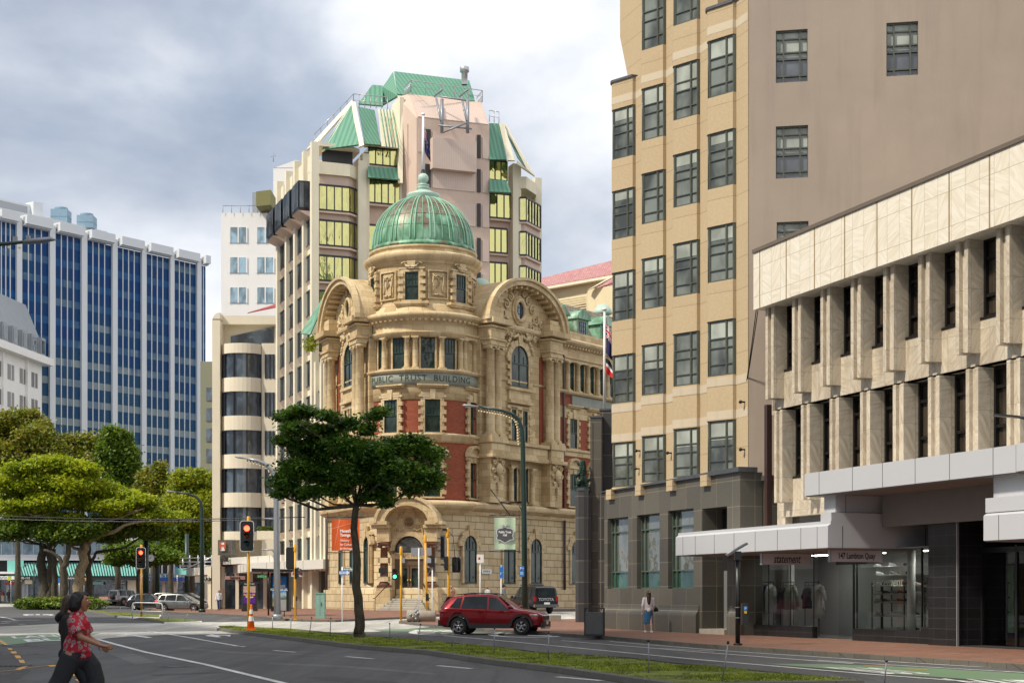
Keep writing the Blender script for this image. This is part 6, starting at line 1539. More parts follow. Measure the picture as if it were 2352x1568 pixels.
wb = thing('white_tower',(PX(570,HY,215).x,215,0),0,'plain white office tower with square windows behind the curved cream block','building'); WO =(PX(570,HY,215).x,215); WF = Frame((WO[0],215,0),(1,0))
M_ww = render_wall('white_render',(.80,.79,.77),(.77,.76,.74),crack=False,streak=.1)
m = MB(); m.box(WF.x(508),WF.x(640),0,14,.1,WF.z(489,0)); m.box(WF.x(636),WF.x(720),6,16,.1,WF.z(460,0)); m.box(WF.x(620),WF.x(702),3,12,.1,WF.z(372,0)); m.xz([(WF.x(620),WF.z(373,0)),(WF.x(702),WF.z(373,0)),(WF.x(702),WF.z(360,0)),(WF.x(672),WF.z(354,0))],3,12); addf(m,'wall',M_ww,WF,wb,WO)
for v in(522,591,660):
    for u in(528,590):
        g = MB(); g.box(WF.x(u),WF.x(u+39),-.08,.02,WF.z(v+36,0),WF.z(v,0)); o = addf(g,'window',glass_dark('sky_glass',(.10,.16,.20),tint=.6,spec=1)if 'sky_glass' not in MATS else MATS['sky_glass'],WF,wb,WO)
        f = MB(); [f.box(WF.x(u+q)-.08,WF.x(u+q)+.08,-.12,-.07,WF.z(v+36,0),WF.z(v,0))for q in(0,19.5,39)]; f.build('frame',M_white,o)
m = MB(); q =[PX(512,489,214.8),PX(636,489,214.8)]; m.tube([q[0]+Vector((0,0,1)),q[1]+Vector((0,0,1))],.05,4); [m.tube([PX(u,489,214.8),PX(u,489,214.8)+Vector((0,0,1))],.04,4)for u in range(512,637,20)]
m.obox(PX(600,470,222),(2.2,2,3)); m.tube([PX(628,372,219),PX(628,352,219)],.06,4); m.tube([PX(622,360,219),PX(634,358,219)],.04,4)
o = m.build('roof_fittings',M_galv,wb); o.matrix_local = Matrix.Translation((-WO[0],-WO[1],0))
m = MB(); slab(m,[PX(588,440,212),PX(622,436,212),PX(622,470,212),PX(588,474,212)],(0,6,0)); o = m.build('olive_plant_room',plain('olive_cladding',(.20,.19,.07),.7,var=.1),wb); o.matrix_local = Matrix.Translation((-WO[0],-WO[1],0))
BO =(PX(300,HY,300).x,300.0); BF = Frame((BO[0],300,0),(.603,.797)); bb = thing('blue_tower',(BO[0],300,0),0,'wide blue glass office slab with white vertical piers at the left','building')
def blueglass():
    m, n, b, o = newmat('blue_curtain_glass'); uv = uvout(n); sp = N(n,'ShaderNodeSeparateXYZ'); n.links.new(uv,sp.inputs[0]); U_, V_ = sp.outputs[0], sp.outputs[1]
    f = mathn(n,'FRACT',mathn(n,'DIVIDE',V_,3.62)); band_ = mathn(n,'LESS_THAN',f,.36)
    cell = N(n,'ShaderNodeCombineXYZ'); n.links.new(mathn(n,'FLOOR',mathn(n,'DIVIDE',U_,1.72)),cell.inputs[0]); n.links.new(mathn(n,'FLOOR',mathn(n,'DIVIDE',V_,3.62)),cell.inputs[1])
    wn = N(n,'ShaderNodeTexWhiteNoise'); wn.noise_dimensions = '2D'; n.links.new(cell.outputs[0],wn.inputs[0])
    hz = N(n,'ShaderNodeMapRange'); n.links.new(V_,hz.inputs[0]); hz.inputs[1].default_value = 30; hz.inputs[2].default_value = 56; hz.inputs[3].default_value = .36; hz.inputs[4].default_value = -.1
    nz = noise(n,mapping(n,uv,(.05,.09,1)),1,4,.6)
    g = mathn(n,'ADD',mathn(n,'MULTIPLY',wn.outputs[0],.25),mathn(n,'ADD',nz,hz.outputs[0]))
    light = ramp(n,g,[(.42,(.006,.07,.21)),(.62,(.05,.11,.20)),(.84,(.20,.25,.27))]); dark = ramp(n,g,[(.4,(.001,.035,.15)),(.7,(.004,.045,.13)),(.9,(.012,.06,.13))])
    c = mixc(n,band_,dark,light); n.links.new(c,b.inputs['Base Color']); b.inputs['Roughness'].default_value = .2; b.inputs['Specular IOR Level'].default_value = .12
    bump(n,b,noise(n,uv,.25,2,.5),.05,.3); return m
bu =[(-60,-40),(-20,-8),(33,49.5),(109,126),(182,199),(253,268.5),(320.5,335),(386,399),(447.6,461)]
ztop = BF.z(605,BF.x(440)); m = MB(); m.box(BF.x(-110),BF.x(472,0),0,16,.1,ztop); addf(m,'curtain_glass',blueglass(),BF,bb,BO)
m = MB(); mm = MB()
for i,(a,b)in enumerate(bu):
    x0, x1 = BF.x(a), BF.x(b); m.box(x0+.2,x1-.2,-.5,0,.1,ztop+1.3)
    nx_ = BF.x(bu[i+1][0])if i+1<len(bu)else BF.x(472)
    for q in range(1,4 if i+1<len(bu)else 2): xx = x1+(nx_-x1)*q/(4 if i+1<len(bu)else 2); mm.box(xx-.09,xx+.09,-.12,0,.1,ztop)
    m.extrude([(x1,-.3,ztop),(x1,-1.0,ztop+.1),(x1,-1.0,ztop+1.6),(x1,-.3,ztop+1.6)][::-1],(nx_-x1,0,0)); m.extrude([(x1,-1.6,ztop+.3),(x1,-1.6,ztop+1.9),(x1,.5,ztop+1.9),(x1,.5,ztop+.3)],(nx_-x1,0,0))
addf(m,'piers',plain('white_pier',(.60,.63,.66),.6,var=.06,scale=.2),BF,bb,BO); addf(mm,'mullions',MATS['white_pier'],BF,bb,BO)
m = MB(); xr0, xr1 = BF.x(86,4), BF.x(243,4); zrb = BF.z(541,xr1,4); m.box(xr0-30,xr1,4,14,ztop,zrb); addf(m,'roof_band',plain('brown_band',(.16,.12,.12),.7,var=.1),BF,bb,BO)
m = MB(); m.box(xr0-30,xr1,3.6,14.3,zrb,zrb+.7); x = BF.x(85,6); zpt = BF.z(468,x,6); m.box(x-40,x,6,16,zrb+.7,zpt-.5); m.box(x-1.5,x+.6,5,16,zrb+.9,zpt); addf(m,'plant_room',MATS['white_pier'],BF,bb,BO)
m = MB(); m.box(x-9,x-2.2,5.85,6.0,zrb+1.4,zpt-1); addf(m,'plant_louvre',M_galv,BF,bb,BO)
for i,(u0,u1,v0,v1)in enumerate(((116,154,476,522),(176,213,490,534))):
    p = PX((u0+u1)/2,v1,296); t = thing('cooling_tower',p,0,('left','right')[i]+' blue grey cooling unit of the two on the blue tower roof','cooling unit','cooling units on the roof'); w_ =(u1-u0)/F*296; h_ =(v1-v0)/F*296
    m = MB(); m.box(-w_/2,w_/2,0,3,.9,h_-.3); m.box(-w_/2-.05,w_/2+.05,-.05,3.05,h_*.55,h_*.58); [m.box(a-.08,a+.08,.1,.3,0,.9)for a in(-w_/2+.2,0,w_/2-.2)]; m.build('casing',plain('cooler_blue',(.20,.31,.40),.6,var=.15),t)
    m = MB(); m.lathe([(w_*.40,h_-.3),(w_*.42,h_-.1),(w_*.40,h_+.2)],(0,1.5,0),16); m.build('fan_ring',MATS['cooler_blue'],t)
m = MB(); q0, q1 = PX(100,512,294), PX(240,548,300)
for k in range(25): p = q0.lerp(q1,k/24); m.tube([p,p+Vector((0,0,1.2))],.04,4)
for h in(.6,1.2): m.tube([q0+Vector((0,0,h)),q1+Vector((0,0,h))],.05,4)
o = m.build('roof_railing',M_alu,bb); o.matrix_local = Matrix.Translation((-BO[0],-BO[1],0))
p0 = PX(-5,HY,262); B = 1.39; LO =(p0.x,p0.y); LF = Frame((p0.x,p0.y,0),(.10,.995)); lb = thing('white_block',(p0.x,p0.y,0),0,'white office block with grey metal mansard at the left edge of the picture','building')
L_ = lambda u, y=0: LF.x(u,y); la = lambda mb, name, mat: addf(mb,name,mat,LF,lb,LO)
xe_ = L_(96); zt_ = LF.z(826,xe_)
m = MB(); m.box(-12,xe_,0,10,.1,zt_-1);
la(m,'wall',M_ww)
m = MB(); m.box(-12,xe_+1.6,-1.6,10,zt_-1,zt_+.3); la(m,'eaves',M_ww)
m = MB(); m.extrude([(-12,-.6,zt_+.3),(-12,0,zt_+3.6),(-12,2.6,zt_+9.7),(-12,9,zt_+9.7),(-12,9,zt_+.3)],(xe_+11,0,0)); o = la(m,'mansard',ribbed('grey_metal_roof',(.33,.36,.39),.5,.7))
for k in range(9):
    x = xe_-2.2-4*k; m = MB(); m.box(x-1,x+1,-1.2,.8,zt_+.3,zt_+3.5); o = la(m,'dormer',MATS['grey_metal_roof']); g = MB(); g.box(x-.7,x+.7,-1.25,-1.2,zt_+.7,zt_+3); g.build('window',M_dkglass,o)
for r in range(8):
    for k in range(7):
        x = xe_-2-5*k; za_, zb_ = zt_-5.4-4.7*r, zt_-2.8-4.7*r; g = MB(); g.box(x-2.6,x,-.06,.02,za_,zb_); o = la(g,'window',plain('curtained_window',(.16,.145,.14),.2,var=.4,scale=1)if 'curtained_window' not in MATS else MATS['curtained_window']); f = MB(); f.box(x-1.4,x-1.2,-.1,-.06,za_,zb_); f.build('frame',M_white,o)
m = MB(); [m.box(xe_-7.3-q,xe_-7.0-q,-.5,0,.1,zt_-.7)for q in(0,10)]; la(m,'downpipes',M_white)
sb = thing('dark_building',(PX(480,HY,260).x,260,0),0,'narrow dark green office block glimpsed left of the curved cream block','building'); m = MB(); w_ = 34/F*260; m.box(-w_/2-.2,w_/2+2,0,12,.1,EYE+532/F*260); m.build('wall',plain('olive_wall',(.23,.23,.15),.7,var=.1),sb)
m = MB(); [m.box(-w_/2+.8,w_/2+1,-.1,0,3+3.4*k,5.2+3.4*k)for k in range(10)]; m.build('window_band',M_dkglass,sb)
yb_ = thing('tiled_roof_building',(PX(1320,HY,165).x,165,0),0,'pale yellow building with a pink tiled roof behind the green dormers','building'); YO =(PX(1320,HY,165).x,165)
M_ycream = render_wall('pale_yellow',(.74,.64,.42),(.68,.58,.38),crack=False); M_tile_r = masonry('pink_tiles',(.42,.17,.17),(.52,.30,.28),(.20,.08,.09),.34,.30,.03,.5,.8,.5,.2)
def yw(mb,n_,mt): o = mb.build(n_,mt,yb_); o.matrix_local = Matrix.Translation((-YO[0],-YO[1],0)); return o
m = MB(); slab(m,[PX(1236,663,168),PX(1450,627,158),PX(1450,900,158),PX(1236,900,168)],(1,6,0)); slab(m,[PX(1351,664,156),PX(1450,650,152),PX(1450,900,152),PX(1351,900,156)],(0,4,0)); yw(m,'wall',M_ycream)
m = MB(); slab(m,[PX(1236,660,167),PX(1450,622,157.5),PX(1450,587,166),PX(1236,640,176)],(0,.3,-.3)); slab(m,[PX(1370,661,155.5),PX(1450,650,151.8),PX(1450,612,157)],(0,.3,-.2)); yw(m,'tiled_roof',M_tile_r)
m = MB(); slab(m,[PX(1236,667,166.6),PX(1450,630,157),PX(1450,624,157),PX(1236,661,166.6)],(0,.8,0)); slab(m,[PX(1350,666,155),PX(1356,662,155),PX(1450,606,153),PX(1450,614,153)],(0,.5,0)); yw(m,'eaves',M_tcream)
m = MB(); [slab(m,[PX(1280,687+k*5.5,164.5),PX(1352,676+k*5.5,161.5),PX(1352,679+k*5.5,161.3),PX(1280,690+k*5.5,164.3)],(0,.2,0))for k in range(6)]; yw(m,'louvre',plain('cream_louvre',(.55,.47,.30),.7,var=0))
SO =(PX(0,HY,232).x-16,232.0); SF = Frame((SO[0],232,.35),(1,.03)); sh_ = thing('shop_terrace',(SO[0],SO[1],0),0,'two storey shop row with a sloping teal glass awning behind the left trees','building')
sa = lambda mb, name, mat: addf(mb,name,mat,SF,sh_,SO)
S_ = lambda u, y=0: SF.x(u,y); Z_ = lambda v, y=0: SF.z(v,S_(150,y),y)+.35
M_teal = plain('teal_glass',(.20,.52,.47),.12,var=.3,scale=.3)
m = MB(); m.box(S_(-60),S_(330),4,4.3,.1,Z_(1235,4)); m.box(S_(-60),S_(330),.3,.4,Z_(1327),Z_(1322)); sa(m,'wall',M_dark)
m = MB(); m.box(S_(-60),S_(330),1.2,4,Z_(1286,1.2),Z_(1273,1.2)); m.box(S_(-60),S_(318),0,.3,Z_(1242,3),Z_(1236,3)); sa(m,'white_band',M_panel)
m = MB(); m.extrude([(S_(-60),1,Z_(1242,3)),(S_(-60),8,Z_(1215,8)),(S_(-60),8,Z_(1212,8)),(S_(-60),1,Z_(1239,3))],(S_(330)-S_(-60),0,0)); sa(m,'roof',MATS['grey_metal_roof'])
g = MB(); g.box(S_(-60),S_(330),3.0,3.05,Z_(1273,3),Z_(1243,3)); o = sa(g,'upper_windows',MATS['sky_glass']); f = MB(); [f.box(S_(-60)+k*1.6-.06,S_(-60)+k*1.6+.06,2.9,3,Z_(1273,3),Z_(1243,3))for k in range(16)]; f.build('frame',M_white,o)
ya, yb2 = -.0, 1.6; m = MB(); a0, a1 =(S_(54),0),(S_(321),0); b0, b1 =(S_(44,1.6),1.6),(S_(316,1.6),1.6)
zA_, zB_ = Z_(1323), Z_(1291,1.6)
m.poly([(a0[0],0,zA_),(a1[0],0,zA_),(b1[0],1.6,zB_),(b0[0],1.6,zB_)]); m.box(S_(12),S_(50),1.0,1.1,zA_,Z_(1286)); o = sa(m,'glass_awning',M_teal)
f = MB()
for k in range(45):
    t = k/44; f.tube([(a0[0]+(a1[0]-a0[0])*t,-.03,zA_),(b0[0]+(b1[0]-b0[0])*t,1.57,zB_)],.075,4)
f.tube([(a0[0],0,zA_),(a1[0],0,zA_)],.1,4); f.build('glazing_bars',M_bkfr,o)
m = MB(); m.box(S_(50),S_(325),-.05,1.4,Z_(1330),Z_(1324)); m.box(S_(-60),S_(38),-1.5,1.5,Z_(1331),Z_(1312))if 0 else None; sa(m,'awning_fascia',M_dark)
m = MB(); m.box(S_(-60),S_(39),-1.5,1.5,Z_(1330,-1.5),Z_(1322,-1.5)); m.box(S_(-60),S_(39),-1.45,1.5,Z_(1317,-1.5),Z_(1312,-1.5)); sa(m,'white_canopy',M_white)
m = MB(); m.box(S_(-60),S_(330),1.5,1.6,.3,Z_(1330)); sa(m,'shop_glass',M_dkglass)
m = MB()
for u in(-10,12,48,56,90,150,205,255,262,282,300): m.box(S_(u)-.2,S_(u)+.25,1.2,1.5,.3,Z_(1331))
sa(m,'pilaster',M_galv)
m = MB(); m.box(S_(290),S_(325),.9,1.5,.3,Z_(1331)); sa(m,'pale_shop_wall',M_lc)
def fascia_sign(Fm,parent,org,u0,u1,v0,v1,y,txt,fc,tcol,size,nm,sxx=1.0,bold=.01):
    m = MB(); x0, x1 = Fm.x(u0,y), Fm.x(u1,y); z0, z1 = Fm.z(v1,x0,y)+Fm.O.z, Fm.z(v0,x0,y)+Fm.O.z; m.box(x0,x1,y,y+.12,z0,z1); o = addf(m,nm,fc,Fm,parent,org)
    if txt: text_mesh(txt,size,'lettering',tcol,o,TM((x0+x1)/2,y-.015,(z0+z1)/2),.008,sx=sxx,bold=bold)
    return o
M_red = plain('red_sign',(.45,.03,.025),.5,var=0); M_blue = plain('blue_sign',(.02,.10,.45),.5,var=0)
fs = lambda*a, **k: fascia_sign(SF,sh_,SO,*a,**k)
fs(26,52,1330.5,1335.5,.6,'Persian Café',M_bkfr,M_white,.30,'shop_sign'); fs(11,49,1337,1342,.8,'',M_red,M_white,.3,'shop_sign'); fs(57,74,1331,1340,.6,'',M_lc,M_white,.3,'shop_sign')
fs(258,287,1335.5,1341,.6,'TOPLINE TAILORS',M_bkfr,M_white,.25,'shop_sign'); fs(206,237,1335,1341.5,.7,'',M_teal,M_white,.4,'shop_sign'); fs(186,198,1333,1340,.7,'',M_red,M_white,.3,'shop_sign')
text_mesh('102-112',.45,'lettering',M_white,sh_,Matrix.Translation((0,0,0))@TM(S_(60),-.08,Z_(1327)),.01); text_mesh('RANCH',.42,'lettering',M_white,sh_,TM(S_(171),-.08,Z_(1327.5)),.01); text_mesh('Harlo',.7,'lettering',M_bkfr,sh_,TM(S_(14),-1.52,Z_(1326,-1.5)),.01)
bk = thing('bank_frontage',(PX(380,HY,210).x,210,0),0,'blue fronted bank with a slatted glass skylight behind the parked cars','building'); KO =(PX(380,HY,210).x,210); KF = Frame((KO[0],210,0),(1,0)); ka = lambda mb, n_, mt: addf(mb,n_,mt,KF,bk,KO); Kz = lambda v: KF.z(v,0)
m = MB(); m.box(KF.x(322),KF.x(500),0,6,.1,Kz(1300)); ka(m,'wall',M_lc); m = MB(); m.box(KF.x(322),KF.x(500),-.1,0,Kz(1316),Kz(1270)); ka(m,'blue_glass',M_bkfr)
m = MB(); m.box(KF.x(322),KF.x(425),-1.5,0,Kz(1334),Kz(1325)); ka(m,'blue_fascia',M_blue); text_mesh('bnz',.42,'lettering',M_white,bk,TM(KF.x(346),-1.52,Kz(1329.5)),.01,bold=.01)
m = MB(); m.poly([(KF.x(322),-1.5,Kz(1325)),(KF.x(408),-1.5,Kz(1325)),(KF.x(400),.3,Kz(1317)),(KF.x(322),.3,Kz(1317))]); ka(m,'skylight',MATS['sky_glass']); m = MB(); [m.tube([(KF.x(322)+k*.62,-1.53,Kz(1325)),(KF.x(322)+k*.58-.2,.3,Kz(1317))],.05,4)for k in range(9)]; [m.box(KF.x(345+k*14)-.08,KF.x(345+k*14)+.08,-.3,0,Kz(1316),Kz(1285))for k in range(6)]; ka(m,'skylight_bars',M_white)
m = MB(); [m.box(KF.x(a),KF.x(b),-.05,0,.1,Kz(1337))for a,b in((340,352),(362,372),(380,398),(408,470))]; ka(m,'shop_glass',M_dkglass)
M_cpanel = plain('cream_panel',(.62,.59,.53),.5,var=.05)
def wcan(name,lab,pts,thick,mat):
    """canopy edge: world points of its lower front edge, pushed back to the wall"""
    o = thing(name,(pts[0].x,pts[0].y,0),0,lab,'canopy','canopies over the left shops'); m = MB(); org = Vector((pts[0].x,pts[0].y,0))
    P_ =[p-org for p in pts]; bk_ =[p+Vector((3.2,1.2,0))for p in P_]
    ol =[(p.x,p.y)for p in P_]+[(p.x,p.y)for p in bk_[::-1]]
    zb_ = sum(p.z for p in pts)/len(pts); m.prism(ol,zb_,zb_+thick); m.build('fascia',mat,o)
    mj = MB(); n_ = 4
    for a, b in zip(P_[:-1],P_[1:]):
        for q in range(1,n_): p = a.lerp(b,q/n_); mj.obox((p.x,p.y,zb_+thick/2),(.03,.03,thick-.05))
    mj.build('panel_joint',M_joint,o)
    return o, org, zb_
c1, o1, z1 = wcan('canopy','pale panelled canopy lettered LAMBTON CENTRE on the curved cream block',[PX(492,1297,152),PX(543,1293,146),PX(646,1291,136)],.62,M_cpanel)
d_ =(PX(543,1293,146)-PX(492,1297,152)); ang = math.atan2(d_.y,d_.x); p = PX(515,1285,149.3)-o1; text_mesh('LAMBTON CENTRE',.62,'lettering',M_bkfr,c1,TM(p.x,p.y-.6,p.z,ang),.02,sx=.6,bold=.02)
c2, o2, z2 = wcan('canopy','pale canopy over the shops next to the domed building',[PX(546,1316,146),PX(574,1312,137),PX(742,1304,121.5)],.75,M_cpanel)
c3, o3, z3 = wcan('canopy','low cream canopy with teal panels left of the barber shop',[PX(415,1322,172),PX(475,1319,158),PX(546,1316,149)],.8,M_cpanel)
p = PX(444,1312,166.2)-o3; m = MB(); m.obox((p.x-1,p.y-1.5,p.z),(2.6,.1,.7),-.9); m.build('teal_panel',M_teal,c3)
def bsign(lab,txt,u0,u1,v0,v1,D,fc,tc_,size,sxx=1,bold=.01,name='hanging_sign'):
    a, b = PX(u0,v1,D), PX(u1,v0,D); t = thing(name,((a.x+b.x)/2,D,(a.z+b.z)/2),0,lab,'sign','shop signs under the left canopies'); m = MB(); m.box(-(b.x-a.x)/2,(b.x-a.x)/2,0,.15,-(b.z-a.z)/2,(b.z-a.z)/2); m.box(-.05,.05,.05,.1,(b.z-a.z)/2,(b.z-a.z)/2+.25); m.build('board',fc,t)
    if txt: text_mesh(txt,size,'lettering',tc_,t,TM(0,-.01,0),.006,sx=sxx,bold=bold)
    return t
bsign('white hanging sign lettered BARBER in black','BARBER',459,496,1326,1333.5,150,M_white,M_bkfr,.42,1.05,.02)
bsign('dusky pink hanging sign lettered Sakura','Sakura',517,563,1322,1330,143,plain('dusky_pink',(.38,.20,.17),.6,var=.05),M_bkfr,.36)
bsign('black hanging sign with green lettering seize','seize',589,615,1318.5,1326,133,M_bkfr,plain('green_letter',(.12,.40,.16),.6,var=0),.36,1.1,.015)
bsign('dark red hanging sign between the seize sign and a white one','',616,642,1317,1325,131,plain('maroon_sign',(.20,.03,.025),.6,var=.2),M_white,.3)
t = bsign('white hanging sign with red lettering and a round badge by the signal post','',644,699,1315,1323.5,127,M_white,M_red,.3)
text_mesh('ONE B',.27,'lettering',M_red,t,TM(-.25,-.01,.06),.006,bold=.012); text_mesh('TE',.27,'lettering',M_red,t,TM(.68,-.01,.06),.006,bold=.012); m = MB(); m.lathe([(.11,0),(.11,.02),(0,.02)],(0,0,0),12); m.xf(TM(-.6,-.01,0,0,R(90))); m.build('badge',M_bkfr,t)
M_planter = leafmat('planter_leaf',(.04,.09,.01),(.12,.18,.03))
for k,(u0,u1,v0,v1,D)in enumerate(((590,632,1205,1220,136.5),)):
    a = PX(u0,v1+18,D); b = PX(u1,v0,D); t = thing('planter_balcony',(a.x,D,a.z),0,'cream balcony planter with a clipped green hedge right of the curved block','planter'); m = MB(); m.box(0,b.x-a.x,0,1.2,0,.75); m.build('box',M_lc,t)
    m = MB(); rr = random.Random(2)
    for _ in range(700): p = Vector((rr.uniform(0,b.x-a.x),rr.uniform(0,1),.72+rr.uniform(0,.42))); s = .07; q = Vector((rr.uniform(-1,1),rr.uniform(-1,1),rr.uniform(-1,1))).normalized()*s; r = q.orthogonal().normalized()*s; m.poly([p-q,p+r,p+q,p-r])
    m.build('hedge',M_planter,t,uvm=False)
def leaves(name,clumps,n,leaf,mat,parent,seed=1,flat=.5,sub=.22,aspect=.62):
    """clumps: (x, y, z, rx, ry, rz) in the parent's space; leaves gather in sprays inside each clump"""
    g = np.random.default_rng(seed); C_ = np.array(clumps,dtype=float); vol =(C_[:,3]*C_[:,5]*np.maximum(C_[:,4],.3))**.75; pr = vol/vol.sum()
    ns = max(20,n//26); ci = g.choice(len(C_),ns,p=pr); d = g.normal(size=(ns,3)); d/=np.linalg.norm(d,axis=1)[:,None]
    rr = g.uniform(.35,1.05,(ns,1))**.6; sc = C_[ci,:3]+d*rr*C_[ci,3:6]
    si = g.integers(0,ns,n); off = g.normal(size=(n,3))*sub*np.cbrt(C_[ci[si],3:4]*C_[ci[si],5:6]*.6+.02)*np.array([1.1,1.1,.55]); p = sc[si]+off
    nr = g.normal(size=(n,3)); nr[:,2] = np.abs(nr[:,2])+flat; nr/=np.linalg.norm(nr,axis=1)[:,None]
    t = g.normal(size=(n,3)); t-=(t*nr).sum(1)[:,None]*nr; t/=np.linalg.norm(t,axis=1)[:,None]; b = np.cross(nr,t)
    s = leaf*g.uniform(.6,1.3,(n,1)); V = np.stack([p-t*s,p-b*s*aspect,p+t*s,p+b*s*aspect],1).reshape(-1,3)
    me = bpy.data.meshes.new(name); me.vertices.add(4*n); me.vertices.foreach_set('co',V.astype(np.float32).ravel()); me.loops.add(4*n); me.loops.foreach_set('vertex_index',np.arange(4*n,dtype=np.int32))
    me.polygons.add(n); me.polygons.foreach_set('loop_start',np.arange(0,4*n,4,dtype=np.int32)); me.update(calc_edges=True); me.materials.append(mat)
    o = bpy.data.objects.new(name,me); COL.objects.link(o)
    if parent: o.parent = parent
    return o
def bark(name,c1,c2):
    m, n, b, o = newmat(name); oc = objout(n); t = noise(n,mapping(n,oc,(5,5,1.3)),1.6,7,.7,.6); n.links.new(ramp(n,t,[(.35,c1),(.62,c2)]),b.inputs['Base Color']); b.inputs['Roughness'].default_value = .9; bump(n,b,t,.8,.04); return m
M_barkd = bark('dark_bark',(.030,.024,.018),(.10,.085,.055)); M_barkl = bark('pale_bark',(.14,.10,.06),(.36,.28,.18))
def tree(name,u,v,D,branches,clumps,n,leaf,lm,bm_,label,seed=1,dep=.9,z0=0,group=None,sub=.46,cat='tree',flat=.5):
    base = PX(u,v,D); base.z = z0; t = thing(name,base,0,label,cat,group); k = D/F; m = MB(); rr = random.Random(seed)
    for pts, r0, r1 in branches:
        P =[PX(a,b_,D+dd)-base for a,b_,dd in pts]; Q =[]
        for i in range(len(P)-1):
            for q in range(3): Q.append(P[i].lerp(P[i+1],q/3)+Vector((rr.uniform(-1,1),rr.uniform(-1,1),0))*r0*.28*(0 if i+q==0 else 1))
        Q.append(P[-1]); L = len(Q)-1; m.tube(Q,[r0+(r1-r0)*(i/L)**.8 for i in range(L+1)],9)
    C_ =[]; tops =[PX(p[-1][0],p[-1][1],D+p[-1][2])-base for p,_,_ in branches]
    for a, b_, ru, rv in clumps:
        dd = rr.uniform(-1,1)*dep*ru*k*1.2; c = PX(a,b_,D+dd)-base; C_.append((c.x,c.y,c.z,ru*k*.95,max(ru*k*.8,.5*dep),rv*k*1.12))
        nb = min(tops,key=lambda q:(q-c).length+max(0,q.z-c.z)*2)
        mid = nb.lerp(c,.5)+Vector((0,0,-.12*(nb-c).length)); r_ = max(.02,(nb-c).length*.02); m.tube([nb,mid,c,c+Vector((rr.uniform(-1,1)*ru*k*.5,0,rv*k*.5))],[r_*1.4,r_,r_*.6,r_*.3],5)
    m.build('trunk',bm_,t); leaves('crown',C_,n,leaf,lm,t,seed,sub=sub,flat=flat)
    return t
LM_dk = leafmat('dark_glossy_leaf',(.022,.06,.011),(.075,.17,.026),(.20,.34,.05),.4,.35)
LM_yg = leafmat('yellow_green_leaf',(.12,.19,.012),(.30,.38,.022),(.52,.54,.04),.5); LM_mid = leafmat('mid_green_leaf',(.05,.10,.012),(.12,.21,.02),(.24,.32,.04),.45)
LM_dg = leafmat('deep_green_leaf',(.04,.08,.010),(.10,.17,.018),(.20,.27,.03),.45); LM_br = leafmat('turning_leaf',(.09,.13,.018),(.20,.24,.03),(.36,.28,.045),.45)  # darker green leaf for the crowns behind the spreading tree
LM_by = leafmat('bright_yellow_leaf',(.13,.19,.012),(.30,.36,.03),(.48,.48,.05),.5)
bp = G(822,1471)
tree('street_tree',823,1471,bp.y,[([(823,1473,0),(823,1450,0)],.26,.19),([(823,1455,0),(824,1400,.1),(820,1320,0),(815,1240,.1),(818,1160,0)],.19,.11),([(818,1165,0),(780,1130,.5),(735,1100,.8),(690,1080,1)],.055,.015),([(818,1165,0),(800,1080,-.4),(745,1010,-.6),(690,975,-1)],.055,.015),([(818,1165,0),(835,1080,.3),(850,1010,.6),(872,955,.5)],.055,.01),([(818,1162,0),(870,1110,-.5),(930,1080,-.8),(985,1060,-.3)],.055,.015),([(818,1165,0),(815,1090,1),(790,1020,1.3)],.05,.015)],[(664,957,30,10),(712,948,26,8),(690,942,16,7),(752,955,20,7),(690,985,42,13),(745,992,40,13),(800,972,24,8),(852,957,20,6),(878,944,16,5),(840,985,24,8),(655,1012,20,10),(715,1030,55,20),(790,1030,55,22),(850,1042,46,22),(905,1030,36,18),(945,1022,38,18),(985,1045,26,22),(690,1075,48,20),(655,1108,28,15),(640,1136,13,6),(740,1085,52,22),(800,1088,46,22),(860,1090,46,22),(920,1085,46,24),(975,1095,34,24),(1003,1105,9,16),(770,1124,34,11),(715,1130,26,9),(868,1128,24,11),(888,1150,14,12),(950,1122,28,12),(690,1138,14,7),(838,1140,12,8)],66000,.070,LM_dk,M_barkd,'slender dark trunked street tree with a flat layered crown on the grass median',5,.9,sub=.33,flat=.9)
pass
TG = 'trees on the planted island at the left'
tree('spreading_tree',182,1397,165,[([(176,1400,0),(181,1345,0),(186,1311,0),(190,1279,0),(198,1250,0),(201,1243,0)],.62,.42),([(201,1245,0),(225,1228,-.5),(260,1222,-1),(283,1206,-1.5),(354,1191,-2)],.36,.10),([(200,1246,0),(192,1216,0),(185,1198,-.5),(167,1188,-1),(137,1178,-1.5)],.34,.10),([(200,1214,0),(235,1200,-1),(275,1188,-1.5),(330,1168,-2)],.2,.06),([(190,1205,0),(175,1165,1),(160,1120,2)],.2,.06),([(185,1262,0),(170,1258,1),(157,1250,1)],.2,.1)],[(60,1078,50,14),(120,1068,55,15),(175,1080,50,16),(30,1110,45,16),(95,1108,55,18),(160,1115,50,18),(225,1122,45,15),(275,1140,45,14),(55,1145,50,14),(120,1150,50,14),(195,1155,40,13),(255,1165,45,13),(310,1172,45,13),(355,1186,42,12),(398,1190,34,12),(85,1180,45,11),(150,1190,40,9),(330,1150,30,11),(120,1225,20,8),(25,1165,35,12)],115000,.19,LM_yg,M_barkl,'large spreading yellow green tree with a pale forked trunk on the planted island',11,1.0,group=TG,sub=.36,flat=.8)
tree('spreading_tree',104,1397,169,[([(108,1399,0),(104,1360,0),(101,1319,0),(97,1290,0),(98,1250,0)],.75,.4),([(112,1390,0),(116,1330,0),(118,1290,0),(112,1262,0),(120,1240,0)],.5,.3)],[(40,1215,50,15),(95,1212,50,15),(60,1195,50,14),(20,1225,30,10)],24000,.21,LM_dg,M_barkd,'dark thick twin trunk tree leftmost in the planted island',12,group=TG)
